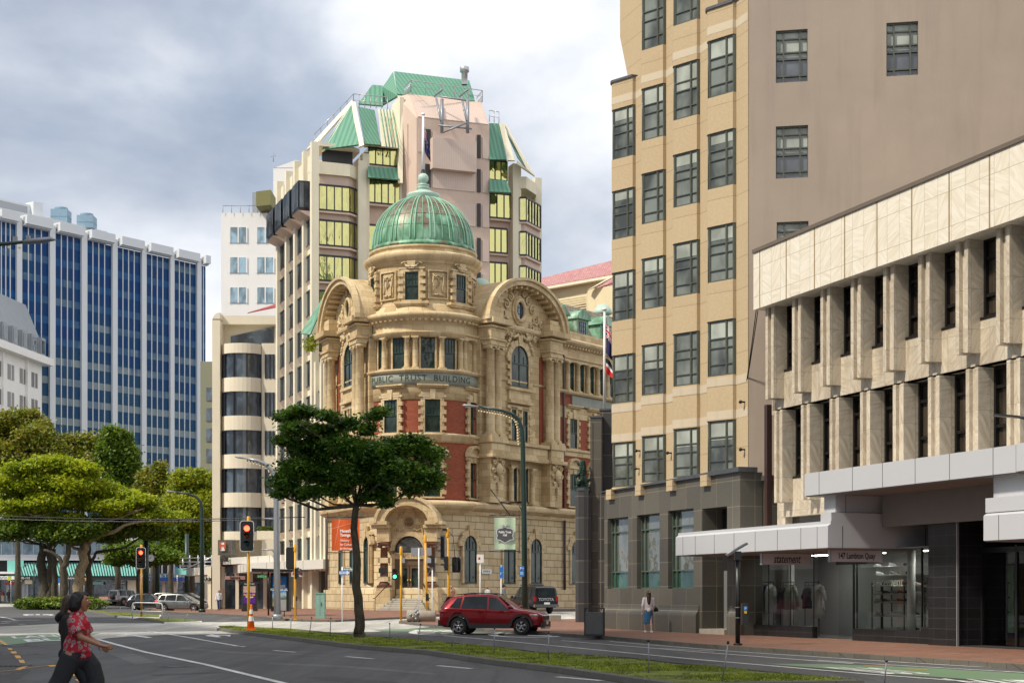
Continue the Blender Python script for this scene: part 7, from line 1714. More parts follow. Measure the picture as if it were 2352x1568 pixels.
tree('spreading_tree',126,1397,166,[([(128,1399,0),(126,1350,0),(125,1300,0),(123,1260,0)],.38,.24)],[(130,1222,45,14),(150,1208,40,14)],16000,.21,LM_dg,M_barkd,'straight dark trunked tree second from the left in the planted island',13,group=TG)
tree('spreading_tree',146,1397,163,[([(144,1399,0),(147,1350,0),(147,1303,0),(155,1275,0),(160,1245,0)],.5,.26),([(147,1306,0),(135,1280,0),(120,1268,0),(101,1262,0)],.24,.14),([(158,1250,0),(185,1250,1),(190,1262,1)],.18,.1)],[(190,1215,45,13),(165,1230,30,10)],15000,.21,LM_dg,M_barkd,'tree with a bare forked trunk left of the pale trunk in the island',14,group=TG)
tree('spreading_tree',203,1397,170,[([(203,1399,0),(203,1340,0),(203,1295,0),(200,1275,0),(205,1235,0)],.42,.26),([(203,1296,0),(214,1282,0),(220,1268,0)],.22,.14)],[(245,1205,50,15),(300,1205,50,16),(350,1215,40,16),(250,1228,40,10)],36000,.21,LM_dg,M_barkd,'dark trunked tree right of the pale trunk in the planted island',15,group=TG)
TB = 'autumn trees behind the planted island'
tree('street_plane_tree',40,1390,205,[([(40,1392,0),(42,1150,0),(45,1000,0)],.45,.1)],[(-20,1000,40,40),(-30,1080,50,40),(15,965,26,16),(60,960,30,20),(30,1000,45,26),(80,1005,38,26),(100,980,20,14),(50,1045,60,28),(10,1050,50,30),(110,1040,40,26),(40,1090,60,30)],60000,.24,LM_br,M_barkd,'tall autumn tinted tree at the left edge behind the spreading tree',21,group=TB)
tree('street_plane_tree',190,1390,208,[([(190,1392,0),(190,1150,0),(188,1030,0)],.45,.1)],[(160,1030,34,24),(200,1020,30,20),(185,1060,50,28),(140,1065,40,26),(220,1075,40,28)],42000,.24,LM_br,M_barkd,'autumn tinted tree between the left edge tree and the pointed one',22,group=TB)
tree('street_plane_tree',270,1390,204,[([(270,1392,0),(268,1150,0),(265,1010,0)],.45,.1)],[(258,998,16,18),(285,1005,12,14),(262,1035,28,26),(290,1045,18,26),(270,1080,40,30),(255,1120,45,24)],46000,.24,LM_mid,M_barkd,'tall pointed green tree in front of the blue tower',23,group=TB)
tree('street_plane_tree',352,1390,200,[([(352,1392,0),(352,1150,0),(352,1080,0)],.35,.08)],[(368,1075,11,14),(340,1100,16,22),(362,1110,22,22),(345,1140,34,24),(375,1160,26,22),(310,1150,25,18)],26000,.23,LM_br,M_barkd,'thin topped tree between the pointed tree and the bright yellow one',24,group=TB)
tree('street_plane_tree',440,1390,188,[([(440,1392,0),(440,1150,0),(440,1090,0)],.4,.1)],[(425,1100,26,16),(455,1090,18,12),(470,1110,20,22),(440,1130,44,24),(465,1160,30,30),(430,1170,40,28),(455,1205,40,30),(415,1215,40,28)],60000,.22,LM_by,M_barkd,'bright yellow green tree left of the curved cream block',25,group=TB)
tree('street_plane_tree',390,1390,186,[([(395,1392,0),(392,1290,0),(390,1230,0)],.4,.1)],[(385,1235,50,22),(420,1260,40,24),(370,1265,40,20),(445,1250,30,24)],32000,.21,LM_mid,M_barkd,'mid green tree below the bright yellow one',26,group=TB)
tree('street_plane_tree',322,1390,178,[([(317,1392,0),(317,1320,0),(318,1290,0)],.25,.12)],[(275,1268,30,11),(310,1262,34,12),(350,1268,34,12),(385,1278,30,10),(265,1285,18,10),(330,1285,34,9)],26000,.20,LM_mid,M_barkd,'low round tree behind the red traffic light by the clock',27,group=TB)
gb_ = PX(120,1386,158); gt = thing('garden_shrubs',(gb_.x,158,0),0); gt['kind'] = 'stuff'
o_sh = leaves('shrubs',[((u-120)*.044,rnd.uniform(-3,3),.55,1.1,1.6,.55+.15*(k%2))for k,u in enumerate(range(64,222,7))],26000,.12,leafmat('shrub_leaf',(.04,.085,.012),(.12,.20,.02),(.30,.36,.05),.3),None,8)
bpy.data.objects.remove(gt); o_sh.location =(gb_.x,158,0); o_sh['kind'] = 'stuff'
cl_ = thing('climbing_plant',PX(713,790,124),0,'small leafy bush on the ledge beside the green sloped roof','plant'); leaves('foliage',[(0,0,0,.55,.4,.7),(.5,0,.3,.4,.3,.5)],900,.09,LM_by,cl_,3)
sp_ = thing('trunk_sprouts',G(822,1471),0); bpy.data.objects.remove(sp_)
M_lensr = plain('red_light',(1,.05,.02),.4,var=0,emit=7); M_lensg = plain('green_light',(.05,1,.35),.4,var=0,emit=4); M_lamb = plain('amber_off',(.10,.03,.004),.25,var=0); M_lgrn = plain('green_off',(.004,.035,.03),.25,var=0); M_lredoff = plain('red_off',(.10,.006,.004),.25,var=0)
M_bulb = plain('festoon_bulb',(.85,.72,.45),.4,var=0,emit=.05); M_sblue = plain('parking_blue',(.01,.17,.55),.5,var=0); M_sgreen = plain('street_sign_green',(.015,.16,.10),.5,var=0); M_cconc = plain('rough_concrete',(.30,.27,.22),.85,var=.35,scale=4,bumps=.5)
def rrect(w,h,r,n=4):
    return[(sx*(w/2-r)+r*math.cos(R(a)),sz*(h/2-r)+r*math.sin(R(a)))for sx,sz,a0 in((1,1,0),(-1,1,90),(-1,-1,180),(1,-1,270))for a in[a0+90*q/n for q in range(n+1)]]
def head(parent,loc,rz,lit='red',board=True,s=1.0,n=3):
    """lamp housing facing local -y"""
    M_ = Matrix.Translation(loc)@Matrix.Rotation(rz,4,'Z')@Matrix.Diagonal((s,s,s,1)); H_ = .34*n+.12
    m = MB(); m.xz([p for p in rrect(.36,H_,.08)],-.06,.14); o = m.build('signal_head',M_black,parent); o.matrix_local = M_
    if board:
        b = MB(); b.xz(rrect(.60,H_+.2,.13),-.05,-.02); b.build('backboard',M_black,o)
        w_ = MB(); A_ = rrect(.62,H_+.22,.14); B_ = rrect(.575,H_+.175,.12)
        for q in range(len(A_)): a, b2, c, d = A_[q], A_[(q+1)%len(A_)], B_[(q+1)%len(A_)], B_[q]; w_.poly([(a[0],-.055,a[1]),(b2[0],-.055,b2[1]),(c[0],-.055,c[1]),(d[0],-.055,d[1])][::-1])
        w_.build('white_border',M_white,o)
    for q in range(n):
        z = H_/2-.06-.17-.34*q; col =[M_lensr if lit=='red' else M_lredoff,M_lamb,M_lgrn][q if n==3 else(0 if q==0 else 2)]
        if n==2 and q==1 and lit=='green': col = M_lensg
        l = MB(); l.lathe([(.125,0),(.10,.03),(0,.045)],(0,0,0),16); l.xf(Matrix.Translation((0,-.06,z))@Matrix.Rotation(R(90),4,'X')); l.build('lens',col,o)
        v = MB(); v.lathe([(.15,0),(.14,.2)],(0,0,0),14,20,160); v.xf(Matrix.Translation((0,-.06,z))@Matrix.Rotation(R(90),4,'X')); v.build('visor',M_black,o)
    return o
def ypole(u,vb,vt,lab,D=None,lean=0,r=.06):
    b = G(u,vb,FP)if D is None else PX(u,HY,D)
    if D: b.z = hgt(b.x,b.y)+FP
    t = thing('traffic_signal',b,0,lab,'traffic light','yellow poled traffic signals'); H_ = EYE+(HY-vt)/F*b.y-b.z; m = MB(); m.tube([(0,0,0),(lean,0,H_-.3)],[r,r*.95],12); m.cyl((0,0),r*1.6,0,.04,12); m.build('pole',M_yel,t)
    m = MB(); m.lathe([(r*1.35,H_-.42),(r*1.5,H_-.36),(r*1.15,H_-.02),(r*.9,H_)],(lean,0,0),12); m.build('pole_cap',M_yel,t); return t, b, H_
hz = lambda b, v: EYE+(HY-v)/F*b.y-b.z
t, b, H_ = ypole(571,1446,1185,'tall yellow signal pole with a red light on the nose of the grass median'); head(t,(-.03,-.2,hz(b,1231)),.02,'red',True,.93)
t, b, H_ = ypole(325,1416,1250,'farther yellow signal pole with a red light behind the white hoop rail'); head(t,(.02,-.2,hz(b,1281)),0,'red',True,.97)
t, b, H_ = ypole(678,1421,1248,'yellow pole with dark signals seen from behind, beside the bus shelter'); head(t,(-.25,.12,hz(b,1281)),R(185),'off',True,.9); head(t,(.14,-.12,hz(b,1316)),R(75),'off',False,.8,2)
m = MB(); m.box(.04,.12,-.05,.05,1.0,1.25); m.build('push_button',M_black,t)
t, b, H_ = ypole(921,1425,1254,'shorter yellow pole with a lit green pedestrian signal by the domed building steps'); o = head(t,(-.32,-.1,hz(b,1318)),.1,'green',False,.72,2)
m = MB(); m.box(-.03,.03,-.2,-.13,.0,0); m.tube([(-.25,0,hz(b,1318)),(0,0,hz(b,1318))],.03,6); m.box(.06,.2,-.1,.1,hz(b,1292),hz(b,1281)); m.build('bracket',M_galv,t)
t, b, H_ = ypole(981,1419,1227,'leaning yellow pole with a grey box and round push button, middle of the three',lean=-.1); m = MB(); m.box(-.05,.22,-.18,.0,hz(b,1292),hz(b,1281)); m.tube([(.02,-.07,hz(b,1300)),(.25,-.05,hz(b,1305)),(.05,-.07,hz(b,1318))],.012,5); m.build('junction_box',M_alu,t); m = MB(); m.box(-.07,.1,-.16,-.05,1.0,1.4); m.build('push_button',M_black,t)
t, b, H_ = ypole(1032,1436,1212,'yellow pole with four dark signal heads just behind the rear of the red car',lean=-.08); head(t,(-.32,.05,hz(b,1255)),R(-98),'off',True,.88); head(t,(-.18,-.1,hz(b,1293)),R(-80),'off',False,.82,2); head(t,(.32,.1,hz(b,1296)),R(160),'off',True,.72,2)
m = MB(); m.tube([(-.05,0,hz(b,1218)),(.18,-.02,hz(b,1232)),(.28,0,hz(b,1290))],.015,5); m.box(-.32,-.12,-.1,.1,hz(b,1219),hz(b,1213)); m.build('cable',M_black,t)
def wpole(u,vb,vt,lab,cat='sign post',D=None,lean=0,r=.035,mat=None,name='sign_post'):
    b = G(u,vb,FP)if D is None else PX(u,HY,D)
    if D: b.z = hgt(b.x,b.y)+FP
    t = thing(name,b,0,lab,cat); H_ = hz(b,vt); m = MB(); m.tube([(0,0,0),(lean,0,H_)],r,8); m.build('pole',mat or M_white,t); return t, b, H_
def plate(t,b,u0,u1,v0,v1,mat,y=-.06,name='sign_plate',r=.04):
    k = b.y/F; x0, x1 =(u0-CX)*k-b.x,(u1-CX)*k-b.x; m = MB(); w_, h_ = x1-x0,(v1-v0)*k; m.xz(rrect(w_,h_,min(r,h_*.2)),-.015,.015); o = m.build(name,mat,t,loc=((x0+x1)/2,y,hz(b,(v0+v1)/2))); return o, w_, h_
def letter(o,txt,size,mat,x=0,z=0,sx=1,bold=.004): return text_mesh(txt,size,'lettering',mat,o,TM(x,-.02,z),.002,sx=sx,bold=bold)
t, b, H_ = wpole(962,1410,1258,'white post carrying the grey back of a wide sign before the steps'); plate(t,b,944,991,1257,1275,M_galv,.06)
t, b, H_ = wpole(993,1412,1300,'white post with a dark lantern shaped signal by the steps'); m = MB(); m.box(-.15,.15,-.12,.12,H_-.05,H_+.6); m.build('signal_head',M_black,t)
t, b, H_ = wpole(786,1427,1301,'white post with a green STOUT ST plate above a blue one way arrow'); o, w_, h_ = plate(t,b,788,822,1302.5,1310.5,M_white); i_ = MB(); i_.xz(rrect(w_-.06,h_-.06,.02),-.018,-.016); i_.build('green_border',M_sgreen,o); i_ = MB(); i_.xz(rrect(w_-.1,h_-.1,.02),-.0195,-.0185); i_.build('white_field',M_white,o); letter(o,'STOUT ST',.22,M_sgreen,sx=.75)
o, w_, h_ = plate(t,b,780,803,1309,1320,M_sblue,-.09); m = MB(); m.xz([(-.26,-.06),(.12,-.06),(.12,-.12),(.28,0),(.12,.12),(.12,.06),(-.26,.06)],-.019,-.016); m.build('arrow',M_white,o); letter(o,'ONE WAY',.07,M_sblue,-.05,0)
t, b, H_ = wpole(1103,1425,1275,'white post with a small white sign bearing a red square'); o, w_, h_ = plate(t,b,1095,1111,1272.5,1292,M_white); m = MB(); m.box(-.1,-.0,-.02,-.016,-.05,.07); m.build('red_mark',MATS['red_sign'],o)
t, b, H_ = wpole(1151,1415,1299,'thin post with two small blue parking signs'); o, w_, h_ = plate(t,b,1147,1156,1298,1313,M_sblue); letter(o,'P',.2,M_white,0,.13); o, w_, h_ = plate(t,b,1147,1156,1314,1326,M_sblue); letter(o,'P',.14,M_white,-.03,.06)
st_ = thing('street_name_sign',WR.W(WR.x(1117,-.1),-.12,WR.z(1311.5,WR.x(1117,-.1),-.1)),WR.rz,'small green street name plate STOUT ST on the domed building wall','sign'); m = MB(); m.xz(rrect(1.15,.3,.03),-.02,.02); m.build('plate',M_white,st_); text_mesh('STOUT ST',.2,'lettering',M_sgreen,st_,TM(0,-.03,0),.004,sx=.95,bold=.004)
def lamp(u,vb,D,pts,hd,mat,lab,r=.11,bulbs=0,z0=FP,extra=None):
    b = G(u,vb,z0)if D is None else PX(u,HY,D)
    if D: b.z = hgt(b.x,b.y)+z0
    t = thing('street_lamp',b,0,lab,'street lamp','curved arm street lamps'); P =[PX(a,c,b.y)-b for a,c in pts]; m = MB(); L = len(P)-1; m.tube([Vector((0,0,0))]+P,[r*1.15]+[max(r*.45,r*(1-.6*q/L))for q in range(L+1)],10); m.cyl((0,0),r*1.7,0,.25,12); m.build('pole',mat,t)
    a, c = PX(*hd[0],b.y)-b, PX(*hd[1],b.y)-b; d =(c-a); m = MB(); n_ = d.normalized(); m.tube([a,a+d*.15,a+d*.5,a+d*.9,c],[.05,.07,.14,.13,.05],10,sc=(1,.45)); m.build('lamp_head',M_galv,t)
    if bulbs:
        m = MB(); m2 = MB(); Q = P[1:]; tot = sum((Q[i+1]-Q[i]).length for i in range(len(Q)-1)); step = tot/bulbs; acc = 0
        for i in range(len(Q)-1):
            sl =(Q[i+1]-Q[i]).length; nrm = Vector((-1,0,0))if abs((Q[i+1]-Q[i]).z)>abs((Q[i+1]-Q[i]).x)*1.5 else Vector((0,0,-1)); x_ = 0
            while acc+x_<sl: p = Q[i].lerp(Q[i+1],(acc+x_)/sl)+nrm*.2; m.ball(p,.045,6); m2.tube([p-nrm*.12,p-nrm*.03],.03,5); x_+=step
            acc = acc+x_-sl
        m.build('festoon_bulbs',M_bulb,t); m2.build('bulb_holders',M_black,t)
    return t, b
t, b = lamp(1206,1437,72,[(1204,1200),(1201,1020),(1199,985),(1192,963),(1178,951),(1155,943),(1100,933)],[(1102,934),(1062,930)],M_green,'tall dark green street lamp with festoon bulbs in front of the domed building',.13,24)
m = MB(); m.tube([PX(1150,1153,72)-b,PX(1204,1153,72)-b],.05,6); m.tube([PX(1190,1155,72)-b,PX(1200,1175,72)-b,PX(1200,1320,72)-b],.03,5); m.build('cross_arm',M_black,t)
o, w_, h_ = plate(t,b,1192.5,1204,1299,1323.5,M_sblue,-.16); letter(o,'P',.16,M_white,-.04,.13); letter(o,'5',.09,M_white,.06,.13); m = MB(); [m.box(-.07,.07,-.02,-.016,-.05-q*.05,-.03-q*.05)for q in range(3)]; m.build('small_print',M_white,o)
t, b = lamp(637,1419,None,[(635.5,1250),(634.5,1120),(632,1097),(624,1078),(608,1064),(590,1057),(568,1053)],[(570,1053.5),(540,1048)],M_galv,'grey galvanised street lamp with festoon bulbs left of the median tree',.17,14)
m = MB(); m.tube([PX(604,1262,b.y)-b,PX(626,1262,b.y)-b,PX(633,1275,b.y)-b],.05,6); m.tube([(-.8,0,hz(b,1190)),(.4,0,hz(b,1192))],.03,5); m.build('cross_arm',M_galv,t)
t, b = lamp(464,1405,None,[(464,1250),(463.5,1170),(461,1152),(450,1140),(430,1133),(405,1129.5)],[(406,1129.5),(382,1126.5)],M_green,'dark green street lamp by the barber shop left of the curved cream block',.16)
t = thing('street_lamp',PX(-60,HY,34),0,'near street lamp arm and head entering at the left edge of the sky','street lamp'); t.location.z = 0; b = t.location.copy(); m = MB(); m.tube([(0,0,0),PX(-60,640,34)-b,PX(-40,590,34)-b,PX(0,561,34)-b,PX(52,556,34)-b],[.09,.08,.06,.045,.035],10); m.build('pole',M_green,t)
m = MB(); m.tube([PX(52,556,34)-b,PX(62,555,34)-b,PX(90,553,34)-b,PX(118,549,34)-b,PX(128,551,34)-b],[.03,.07,.075,.06,.02],10,sc=(1.4,.8)); m.obox(PX(35,550,34)-b,(.09,.09,.12)); m.obox(PX(65,545,34)-b,(.08,.08,.07)); m.build('lamp_head',M_galv,t); m = MB(); [m.ball(PX(u,568,34)-b,.035,6)for u in(20,45)]; m.build('festoon_bulbs',M_bulb,t)
t = thing('street_lamp',PX(2420,HY,40),0,'near street lamp arm with a flat dark head at the right edge','street lamp'); t.location.z = 0; b = t.location.copy(); m = MB(); m.tube([(0,0,0),PX(2420,1000,40)-b,PX(2400,975,40)-b,PX(2352,960,40)-b,PX(2338,957,40)-b],[.08,.07,.05,.04,.035],8); m.build('pole',M_black,t); m = MB(); m.obox(PX(2312,955,40)-b,(.62,.2,.05),0,0,.09); m.build('lamp_head',M_black,t)
for i,(u,vt,r,D)in enumerate(((335,1215,.34,172),(361,1225,.3,180),(429,1225,.28,180),(78,1290,.1,190),(317,1300,.25,195))):
    b = PX(u,HY,D); b.z = 0; t = thing('tram_pole',b,0,('thick dark green pole behind the farther red signal','dark green pole right of the round street clock','dark green pole left of the barber shop sign','thin dark pole in front of the teal awning at the far left','short brown post left of the farther red signal')[i],'pole'); m = MB(); m.tube([(0,0,0),(0,0,EYE+(HY-vt)/F*D)],[r,r*.85],10); m.build('pole',M_green,t)
ck = thing('street_clock',PX(347,1281,176),0,'round street clock between the two tall dark poles','clock'); m = MB(); m.lathe([(.42,-.1),(.46,0),(.42,.1)],(0,0,0),20,cap=True); m.xf(Matrix.Rotation(R(90),4,'X')); m.build('case',M_dark,ck); m = MB(); m.lathe([(0,.115),(.38,.112)],(0,0,0),20); m.xf(Matrix.Rotation(R(90),4,'X')); m.build('dial',M_alu,ck); m = MB(); m.box(-.01,.01,-.13,-.12,0,.3); m.box(-.2,0,-.13,-.12,0,.02); m.box(.4,.8,-.05,.05,-.05,.05); m.build('hands',M_black,ck)
for i,(a,c,D1,D2)in enumerate((((-60,1182),(700,1187),130,118),((-60,1189),(640,1192),134,128),((1737,712),(1708,922),55,57.5),((1741,712),(1708,922),55,57.5))):
    p, q = PX(*a,D1), PX(*c,D2); t = thing('overhead_wire',p,0,('upper trolley wire crossing in front of the left trees','lower trolley wire crossing in front of the left trees','left of two cables from the marble fascia to a wall bracket','right of two cables from the marble fascia to a wall bracket')[i],'wire'); m = MB(); m.tube([(q-p)*(s_/10)+Vector((0,0,-.25*math.sin(math.pi*s_/10)*(1 if i<2 else .3)))for s_ in range(11)],.018 if i>1 else .035,5); m.build('cable',M_black,t)
M_or = plain('cone_orange',(.85,.17,.012),.5,var=.1); cn = thing('traffic_cone',G(577,1445.5,.13),0,'orange traffic cone with white bands at the foot of the signal pole','traffic cone')
m = MB(); m.box(-.2,.2,-.2,.2,0,.05); m.lathe([(.15,.05),(.035,1.03),(.02,1.05)],(0,0,0),18,cap=True); m.build('cone',M_or,cn); m = MB(); m.lathe([(.119,.36),(.095,.56)],(0,0,0),18); m.lathe([(.082,.66),(.060,.84)],(0,0,0),18); m.build('reflective_band',M_white,cn)
hb = G(304,1421,0); hc = G(373,1422,0); t = thing('hoop_rail',hb,0,'white tubular hoop rail standing on the small traffic island','railing'); d = hc-hb; m = MB(); H_ = hz(hb,1383); m.tube([(0,0,0),(0,0,H_-.15),(.05,0,H_-.04),(.2,0,H_)]+[(d.x-.2,d.y,H_),(d.x-.05,d.y,H_-.04),(d.x,d.y,H_-.15),(d.x,d.y,0)],.035,8); m.tube([(0,0,H_*.5),(d.x,d.y,H_*.5)],.03,8); m.build('rail',M_white,t)
cb_ = thing('utility_cabinet',G(735.5,1417.5,FP),0,'pale teal metal service cabinet on the brick footpath left of the domed building','cabinet'); k = cb_.location.y/F; m = MB(); m.box(-10*k,10*k,-.1,.4,.1,57*k); m.box(-11*k,11*k,-.13,.43,57*k,59*k); m.box(-10.6*k,10.6*k,-.12,.42,0,.1); m.build('casing',plain('teal_cabinet',(.22,.40,.34),.6,var=.15,scale=2),cb_); m = MB(); m.box(-.005,.005,-.104,-.1,.15,55*k); m.box(.05,.08,-.13,-.1,.7,.9); m.build('door_seam',M_dark,cb_)
sh = thing('bus_shelter',G(646,1411,FP),R(-18),'dark bus shelter with a lit blue advertisement panel and flat black roof','bus shelter'); k = sh.location.y/F
m = MB(); m.box(-24*k,22*k,-.15,.15,.25,2.55*1.0); m.build('advert_case',M_black,sh)
def adskin(name,grad):
    m, n, b, o = newmat(name); uv = uvout(n); sp = N(n,'ShaderNodeSeparateXYZ'); n.links.new(objout(n),sp.inputs[0]); nz = noise(n,objout(n),3.2,5,.65); f = mathn(n,'ADD',mathn(n,'DIVIDE',sp.outputs[2],2.6),mathn(n,'MULTIPLY',mathn(n,'SUBTRACT',nz,.5),.22)); c = ramp(n,f,grad); n.links.new(c,b.inputs['Base Color']); b.inputs['Roughness'].default_value = .2; return m
m = MB(); m.box(-19*k,16*k,-.17,-.151,.55,2.35); ad = m.build('poster',adskin('poster_alps',[(.30,(.30,.22,.10)),(.40,(.05,.12,.10)),(.48,(.35,.45,.5)),(.55,(.03,.22,.55)),(.9,(.02,.14,.45))]),sh)
for q, s_ in enumerate(('TASTY SLICE','FOR SUMMER LIFE.')): text_mesh(s_,.19,'lettering',M_white,ad,TM(-.05,-.175,1.75-.2*q),.003,sx=.72,bold=.008)
m = MB(); m.lathe([(.13,0),(.13,.01),(0,.01)],(0,0,0),16); m.xf(TM(0,-.18,2.1,0,R(90))); m.build('badge',MATS['red_sign'],ad); m = MB(); m.box(-.42,-.05,-.178,-.172,.95,1.2); m.box(-.35,.1,-.178,-.172,.6,.9); m.build('picture',plain('food_picture',(.45,.12,.05),.5,var=.6,scale=9),ad)
m = MB(); m.xz([(-58*k,2.62),(46*k,2.62),(46*k,2.74),(-58*k,2.82)],-.9,1.2); m.build('roof',M_black,sh); m = MB(); [m.tube([(x*k,.9,0),(x*k,.9,2.7)],.05,6)for x in(-50,20)]; m.box(-52*k,18*k,.95,1.05,.42,.47); m.build('frame',M_black,sh); m = MB(); m.poly([(-50*k,.92,.3),(18*k,.92,.3),(18*k,.92,2.4),(-50*k,.92,2.4)]); m.build('glass',M_clear,sh)
pp = thing('poster_pillar',G(573.5,1403,FP),0,'dark freestanding pillar with a purple event poster left of the bus shelter','advertising pillar'); k = pp.location.y/F; H_ = 67*k; m = MB(); m.box(-16*k,17*k,-.1,.1,.15,H_); m.box(-18*k,18*k,-.15,.15,0,.2); m.build('frame',M_dark,pp)
m = MB(); m.box(-14*k,14*k,-.12,-.101,H_*.27,H_*.86); ad = m.build('poster',plain('purple_poster',(.10,.018,.22),.3,var=0),pp); m = MB(); m.box(-14*k,14*k,-.125,-.121,H_*.64,H_*.86); m.build('photo',plain('crowd_photo',(.45,.32,.25),.5,var=1,scale=9),ad)
text_mesh('Relay for Life',.2,'lettering',plain('poster_yellow',(.8,.5,.03),.5,var=0),ad,TM(0,-.13,H_*.57),.002,sx=.8,bold=.006); text_mesh('Wellington',.16,'lettering',M_white,ad,TM(0,-.13,H_*.49),.002,sx=.8,bold=.006); text_mesh('PHANTOM',.15,'lettering',M_white,pp,TM(0,-.11,H_*.93),.002)
lb_ = thing('litter_bin',G(649,1412.5,FP),0,'small pale perforated litter bin on two legs in front of the bus shelter','litter bin'); m = MB(); m.box(-.2,.2,-.12,.12,.35,.98); m.build('body',M_alu,lb_); m = MB(); [m.tube([(x,0,0),(x,0,.35)],.03,6)for x in(-.1,.1)]; m.build('leg',M_dark,lb_)
cy = thing('fallen_column',G(968,1427,FP),R(-4),'broken round stone drum lying on its side on the kerb left of the red car','stone drum'); k = cy.location.y/F; r = 13.5*k; m = MB(); m.lathe([(r*.9,-33*k),(r,-32*k),(r,-8*k),(r*.93,-7*k),(r*.93,-4*k),(r*.97,-3*k),(r*.92,0),(r*.92,32*k),(r*.85,33*k)],(0,0,0),28,cap=True); m.xf(Matrix.Translation((0,0,r))@Matrix.Rotation(R(90),4,'Y')); m.build('drum',M_cconc,cy)
m = MB(); rr = random.Random(3)
for _ in range(26): a = R(rr.uniform(100,330)); x = rr.uniform(-24,-6)*k; m.ball((x,r*1.0*math.cos(a),r+r*math.sin(a)),rr.uniform(.04,.09),6)
m.build('carving',M_galv,cy)
cbk = thing('concrete_block',G(1276,1424.5,FP),R(5),'low concrete block on the footpath in front of the red car bonnet','concrete block'); k = cbk.location.y/F; m = MB(); m.box(-13*k,12*k,-.2,.3,0,13*k); m.build('block',M_cconc,cbk)
tb_ = thing('rubbish_bin',G(1366,1459,FP),R(-6),'dark metal rubbish bin with an open frame top on the footpath by the granite piers','rubbish bin'); k = tb_.location.y/F; m = MB(); m.box(-21*k,20*k,-.3,.3,.06,54*k); m.build('body',plain('bin_metal',(.10,.10,.10),.45,.4,.2),tb_)
m = MB(); [m.box(x-.02,x+.02,y-.02,y+.02,0,63*k)for x in(-22*k,21*k)for y in(-.32,.32)]; m.box(-22*k,21*k,-.34,-.3,62*k,64*k); m.box(-22*k,21*k,.3,.34,62*k,64*k); m.box(-22*k,21*k,-.33,.33,0,.05); m.build('frame',M_black,tb_)
pm = thing('parking_meter',G(1694.5,1480.5,FP),0,'black solar powered parking meter post on the right footpath','parking meter'); k = pm.location.y/F; m = MB(); m.tube([(0,0,0),(0,0,205*k)],.07,12); m.cyl((0,0),.13,0,.05,12); m.box(-.09,.09,-.09,.09,195*k,215*k); m.build('post',M_black,pm)
m = MB(); m.obox((-.03,0,2.78),(.66,.5,.06),0,0,-R(30)); m.build('solar_panel',M_dkglass,pm); m = MB(); m.box(9*k,22*k,-.15,.15,46*k,96*k); m.build('meter_box',M_black,pm); m = MB(); m.box(12*k,20*k,-.16,-.151,79*k,89*k); o = m.build('parking_sign',M_sblue,pm); text_mesh('P',.12,'lettering',M_white,o,TM(16*k,-.165,84*k),.002); m = MB(); m.box(13*k,19*k,-.16,-.151,73*k,78*k); m.build('label',plain('yellow_label',(.7,.5,.02),.5,var=0),pm); m = MB(); [m.lathe([(.075,z),(.075,z+.02)],(0,0,0),12)for z in(62*k,86*k)]; m.build('clamp',M_alu,pm)
rods =[(626,1412,626,1445.5),(668.5,1414.5,668,1447),(716,1416,711,1453),(760,1417.5,758,1460),(895,1429.5,896,1470.5),(966,1431.5,959,1478),(1041,1438.5,1038,1488),(1136,1439.5,1135,1501.5),(1260,1450,1260,1516),(1489.5,1468,1489.5,1544),(1673,1471,1658.5,1565.5),(2036.5,1515,2031,1572),(226,1386,219,1401),(245,1391,244,1404),(277,1391,275,1408),(388,1405,386,1424),(432,1406,424,1425)]
for i,(a,b_,c,d)in enumerate(rods):
    p = G(c,d,.1); q = PX(a,b_,p.y)-p; t = thing('marker_rod',p,0,'thin grey marker rod in the grass median, %s counted from the left'%('first second third fourth fifth sixth seventh eighth ninth tenth eleventh twelfth'.split()[i])if i<12 else 'thin wire marker rod on the far traffic islands, %s from the left'%('first second third fourth fifth'.split()[i-12]),'marker rod','marker rods on the medians'); m = MB(); m.tube([(0,0,0),q],.014 if i>8 else .017,6); m.build('rod',M_galv,t); m = MB(); m.tube([q*.93,q*1.0],.024,6); m.build('cap',M_black,t)
def banner(u0,u1,v0,v1,D,lab,mat):
    a = PX(u0,v1,D); b = PX(u1,v0,D); t = thing('banner',(a.x,D,a.z),0,lab,'banner'); w_, h_ = b.x-a.x, b.z-a.z; m = MB(); n = 10
    for i in range(n): x0, x1 = w_*i/n, w_*(i+1)/n; y0, y1 = .05*math.sin(i*.9), .05*math.sin((i+1)*.9); m.poly([(x0,y0,0),(x1,y1,0),(x1,y1,h_),(x0,y0,h_)],smooth=True)
    o = m.build('cloth',mat,t); m = MB(); s = -1 if u0<1000 else 1; e = -.35 if s<0 else w_+.2
    for z in(h_+.15,-.12): m.tube([(-.35,.05,z),(w_+.35,.05,z)],.035,6)
    m.tube([(-.3 if s<0 else w_+.25,.05,-.25),(-.3 if s<0 else w_+.25,.05,h_+.5)],.03,6); m.tube([(w_*.75,.05,h_+.15),(w_*.75-(-1.3 if s<0 else 1.3),.8,h_+1.9)],.04,6)
    for q in(.2,.5,.8): m.tube([(w_*q,.05,h_+.15),(w_*q+.1,.05,h_+.3),(w_*q+.2,.05,h_+.15)],.02,5)
    m.build('bracket',M_black,t); return t, o, w_, h_
t, o, w_, h_ = banner(762,826,1192,1264,109,'orange banner with white lettering behind the median tree trunk',plain('orange_banner',(.62,.10,.012),.7,var=.06))
for q,(s_,sz,bl)in enumerate((('Manatū',.27,.012),('Taonga',.27,.012),('Ministry',.22,.002),('for Culture',.22,.002),('& Heritage',.22,.002))): text_mesh(s_,sz,'lettering',M_white,o,TM(.58,-.07,h_-.82-.28*q-(.10 if q>1 else 0)),.002,align='LEFT',bold=bl,sx=.9)
m = MB(); c = Vector((.46,-.07,h_-.52))
